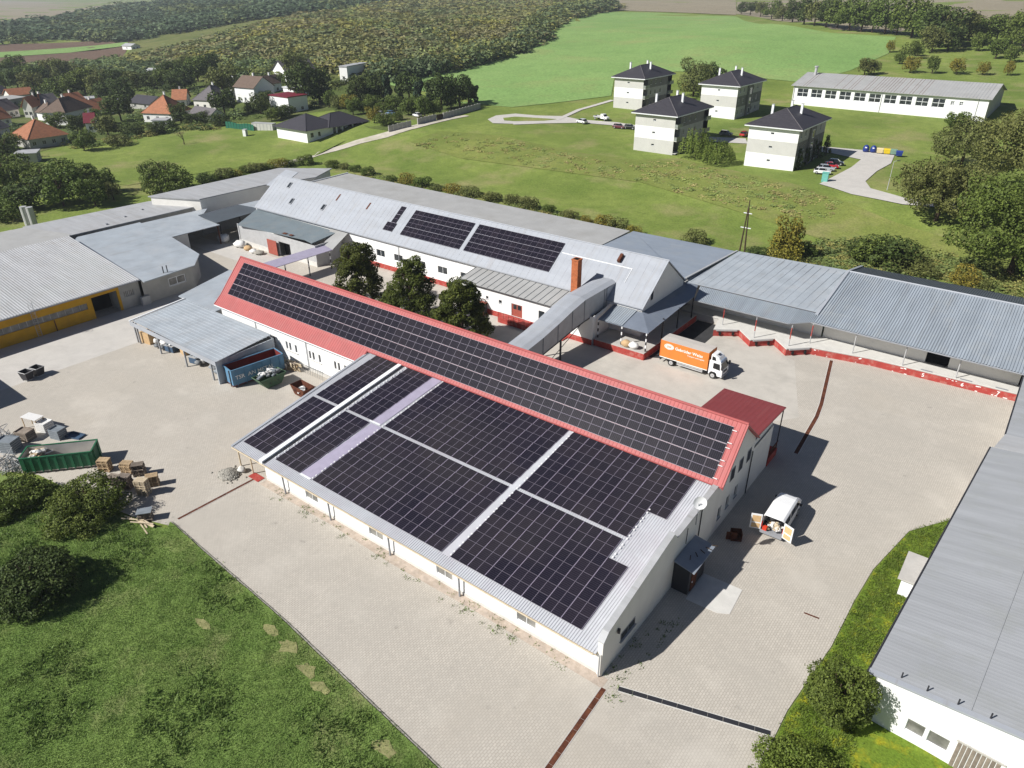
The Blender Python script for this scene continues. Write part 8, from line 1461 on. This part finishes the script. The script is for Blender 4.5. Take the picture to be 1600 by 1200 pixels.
# ---------------------------------------------------------------- grass and weeds
def tufts(name, label, poly, n, hf, m, blades=5, h=(.10, .26), spread=.16, seed=1, keep=None):
    rng = np.random.default_rng(seed); xs = [p[0] for p in poly]; ys = [p[1] for p in poly]; ring = [(p[0], p[1]) for p in poly]; pts = []
    while len(pts) < n:
        x, y = rng.uniform(min(xs), max(xs)), rng.uniform(min(ys), max(ys))
        if inside(x, y, ring) and (keep is None or keep(x, y, rng)): pts.append((x, y, hf(x, y)))
    C = np.repeat(np.array(pts), blades, 0); k = len(C); a = rng.uniform(0, 6.28, k); H_ = rng.uniform(h[0], h[1], k); o = C+np.stack([rng.normal(0, spread, k), rng.normal(0, spread, k), np.zeros(k)], 1); w = rng.uniform(.03, .07, k)*(h[1]/.26)
    d = np.stack([np.cos(a), np.sin(a), np.zeros(k)], 1); l = np.stack([rng.normal(0, .10, k), rng.normal(0, .10, k), H_], 1)*np.array([h[1]/.26, h[1]/.26, 1])
    V = np.stack([o-d*w[:, None], o+d*w[:, None], o+l], 1).reshape(-1, 3); V[:, 2] -= .01
    ob = np_mesh(name, V, np.arange(3*k).reshape(-1, 3), m, kind='stuff', tri=True); ob['label'] = label; ob['category'] = 'grass'
    return ob
vis = [(14.0, -15.4), (-4.7, -13.35), (-23.5, -11.55), (-43.1, -10.35), (-41.94, -11.10), (-45.86, -12.64), (-52.67, -14.06), (-60.10, -15.22), (-63.98, -17.45), (-42.69, -26.48), (-28.30, -31.75), (-3.89, -13.17)]
tufts('grass', 'short green grass of the foreground lawn', vis, 42000, lawn_h, 'grass_blade', 6, (.05, .14), .2, 3, lambda x, y, r: all(((x-q[0])/1.5)**2+(y-q[1])**2 > (k*.8)**2 or r.random() < .5 for q, k in dry_spots))
tufts('lawn_weeds', 'taller weed clumps scattered through the foreground lawn', vis, 300, lawn_h, 'weed_leaf', 26, (.12, .34), .3, 5, lambda x, y, r: math.sin(x*.31+2)*math.sin(y*.42+x*.1) > .25)
tufts('verge_grass', 'yellow-green grass of the strip beside the foreground warehouse', [(12.6, -8), (12.6, 5.5), (13.4, 13.5), (13.5, 19.6), (13.8, 24.7), (15.2, 32.3), (18.3, 37.2), (18.2, 30), (16.4, 9), (17, 5), (17, -8)], 6000, lambda x, y: .1, 'leaf_willow', 6, (.07, .2), .2, 7)
edge_pts = [(-41+random.random()*41, -1.0+random.gauss(0, .25)) for _ in range(70)]+[(0.6+random.gauss(0, .35), -.7+random.gauss(0, .3)) for _ in range(40)]+[(random.uniform(.2, 2.2), random.uniform(1, 9)) for _ in range(30)]+[(random.uniform(-43, -5), -12.4+random.gauss(0, .5)) for _ in range(0)]
tufts('joint_weeds', 'small weeds growing along the foot of the long hall and in the paving joints', [(-41.5, -1.7), (2.4, -1.7), (2.4, 9), (0.1, 9), (0.1, -.1), (-41.5, -.1)], 110, lambda x, y: .01, 'weed_leaf', 10, (.06, .2), .16, 9, lambda x, y, r: r.random() < (.25+.75*(math.sin(x*.9)*math.sin(x*.37+1) > .2)))

# ---------------------------------------------------------------- thin haze filling the air of the valley
def haze():
    m = bpy.data.materials.new('haze_air'); m.use_nodes = True; n = m.node_tree.nodes; n.clear(); o = n.new('ShaderNodeOutputMaterial'); v = n.new('ShaderNodeVolumePrincipled')
    v.inputs['Color'].default_value = (0.80, 0.86, 0.95, 1); v.inputs['Density'].default_value = 0.00016; v.inputs['Anisotropy'].default_value = 0.2
    m.node_tree.links.new(v.outputs[0], o.inputs['Volume']); MATS['haze_air'] = m
    b = MB().box(-6200, 1700, -1100, 6700, -6, 90).build('haze', 'haze_air', kind='stuff'); b['label'] = 'thin pale haze over the whole valley'; b['category'] = 'haze'
haze()
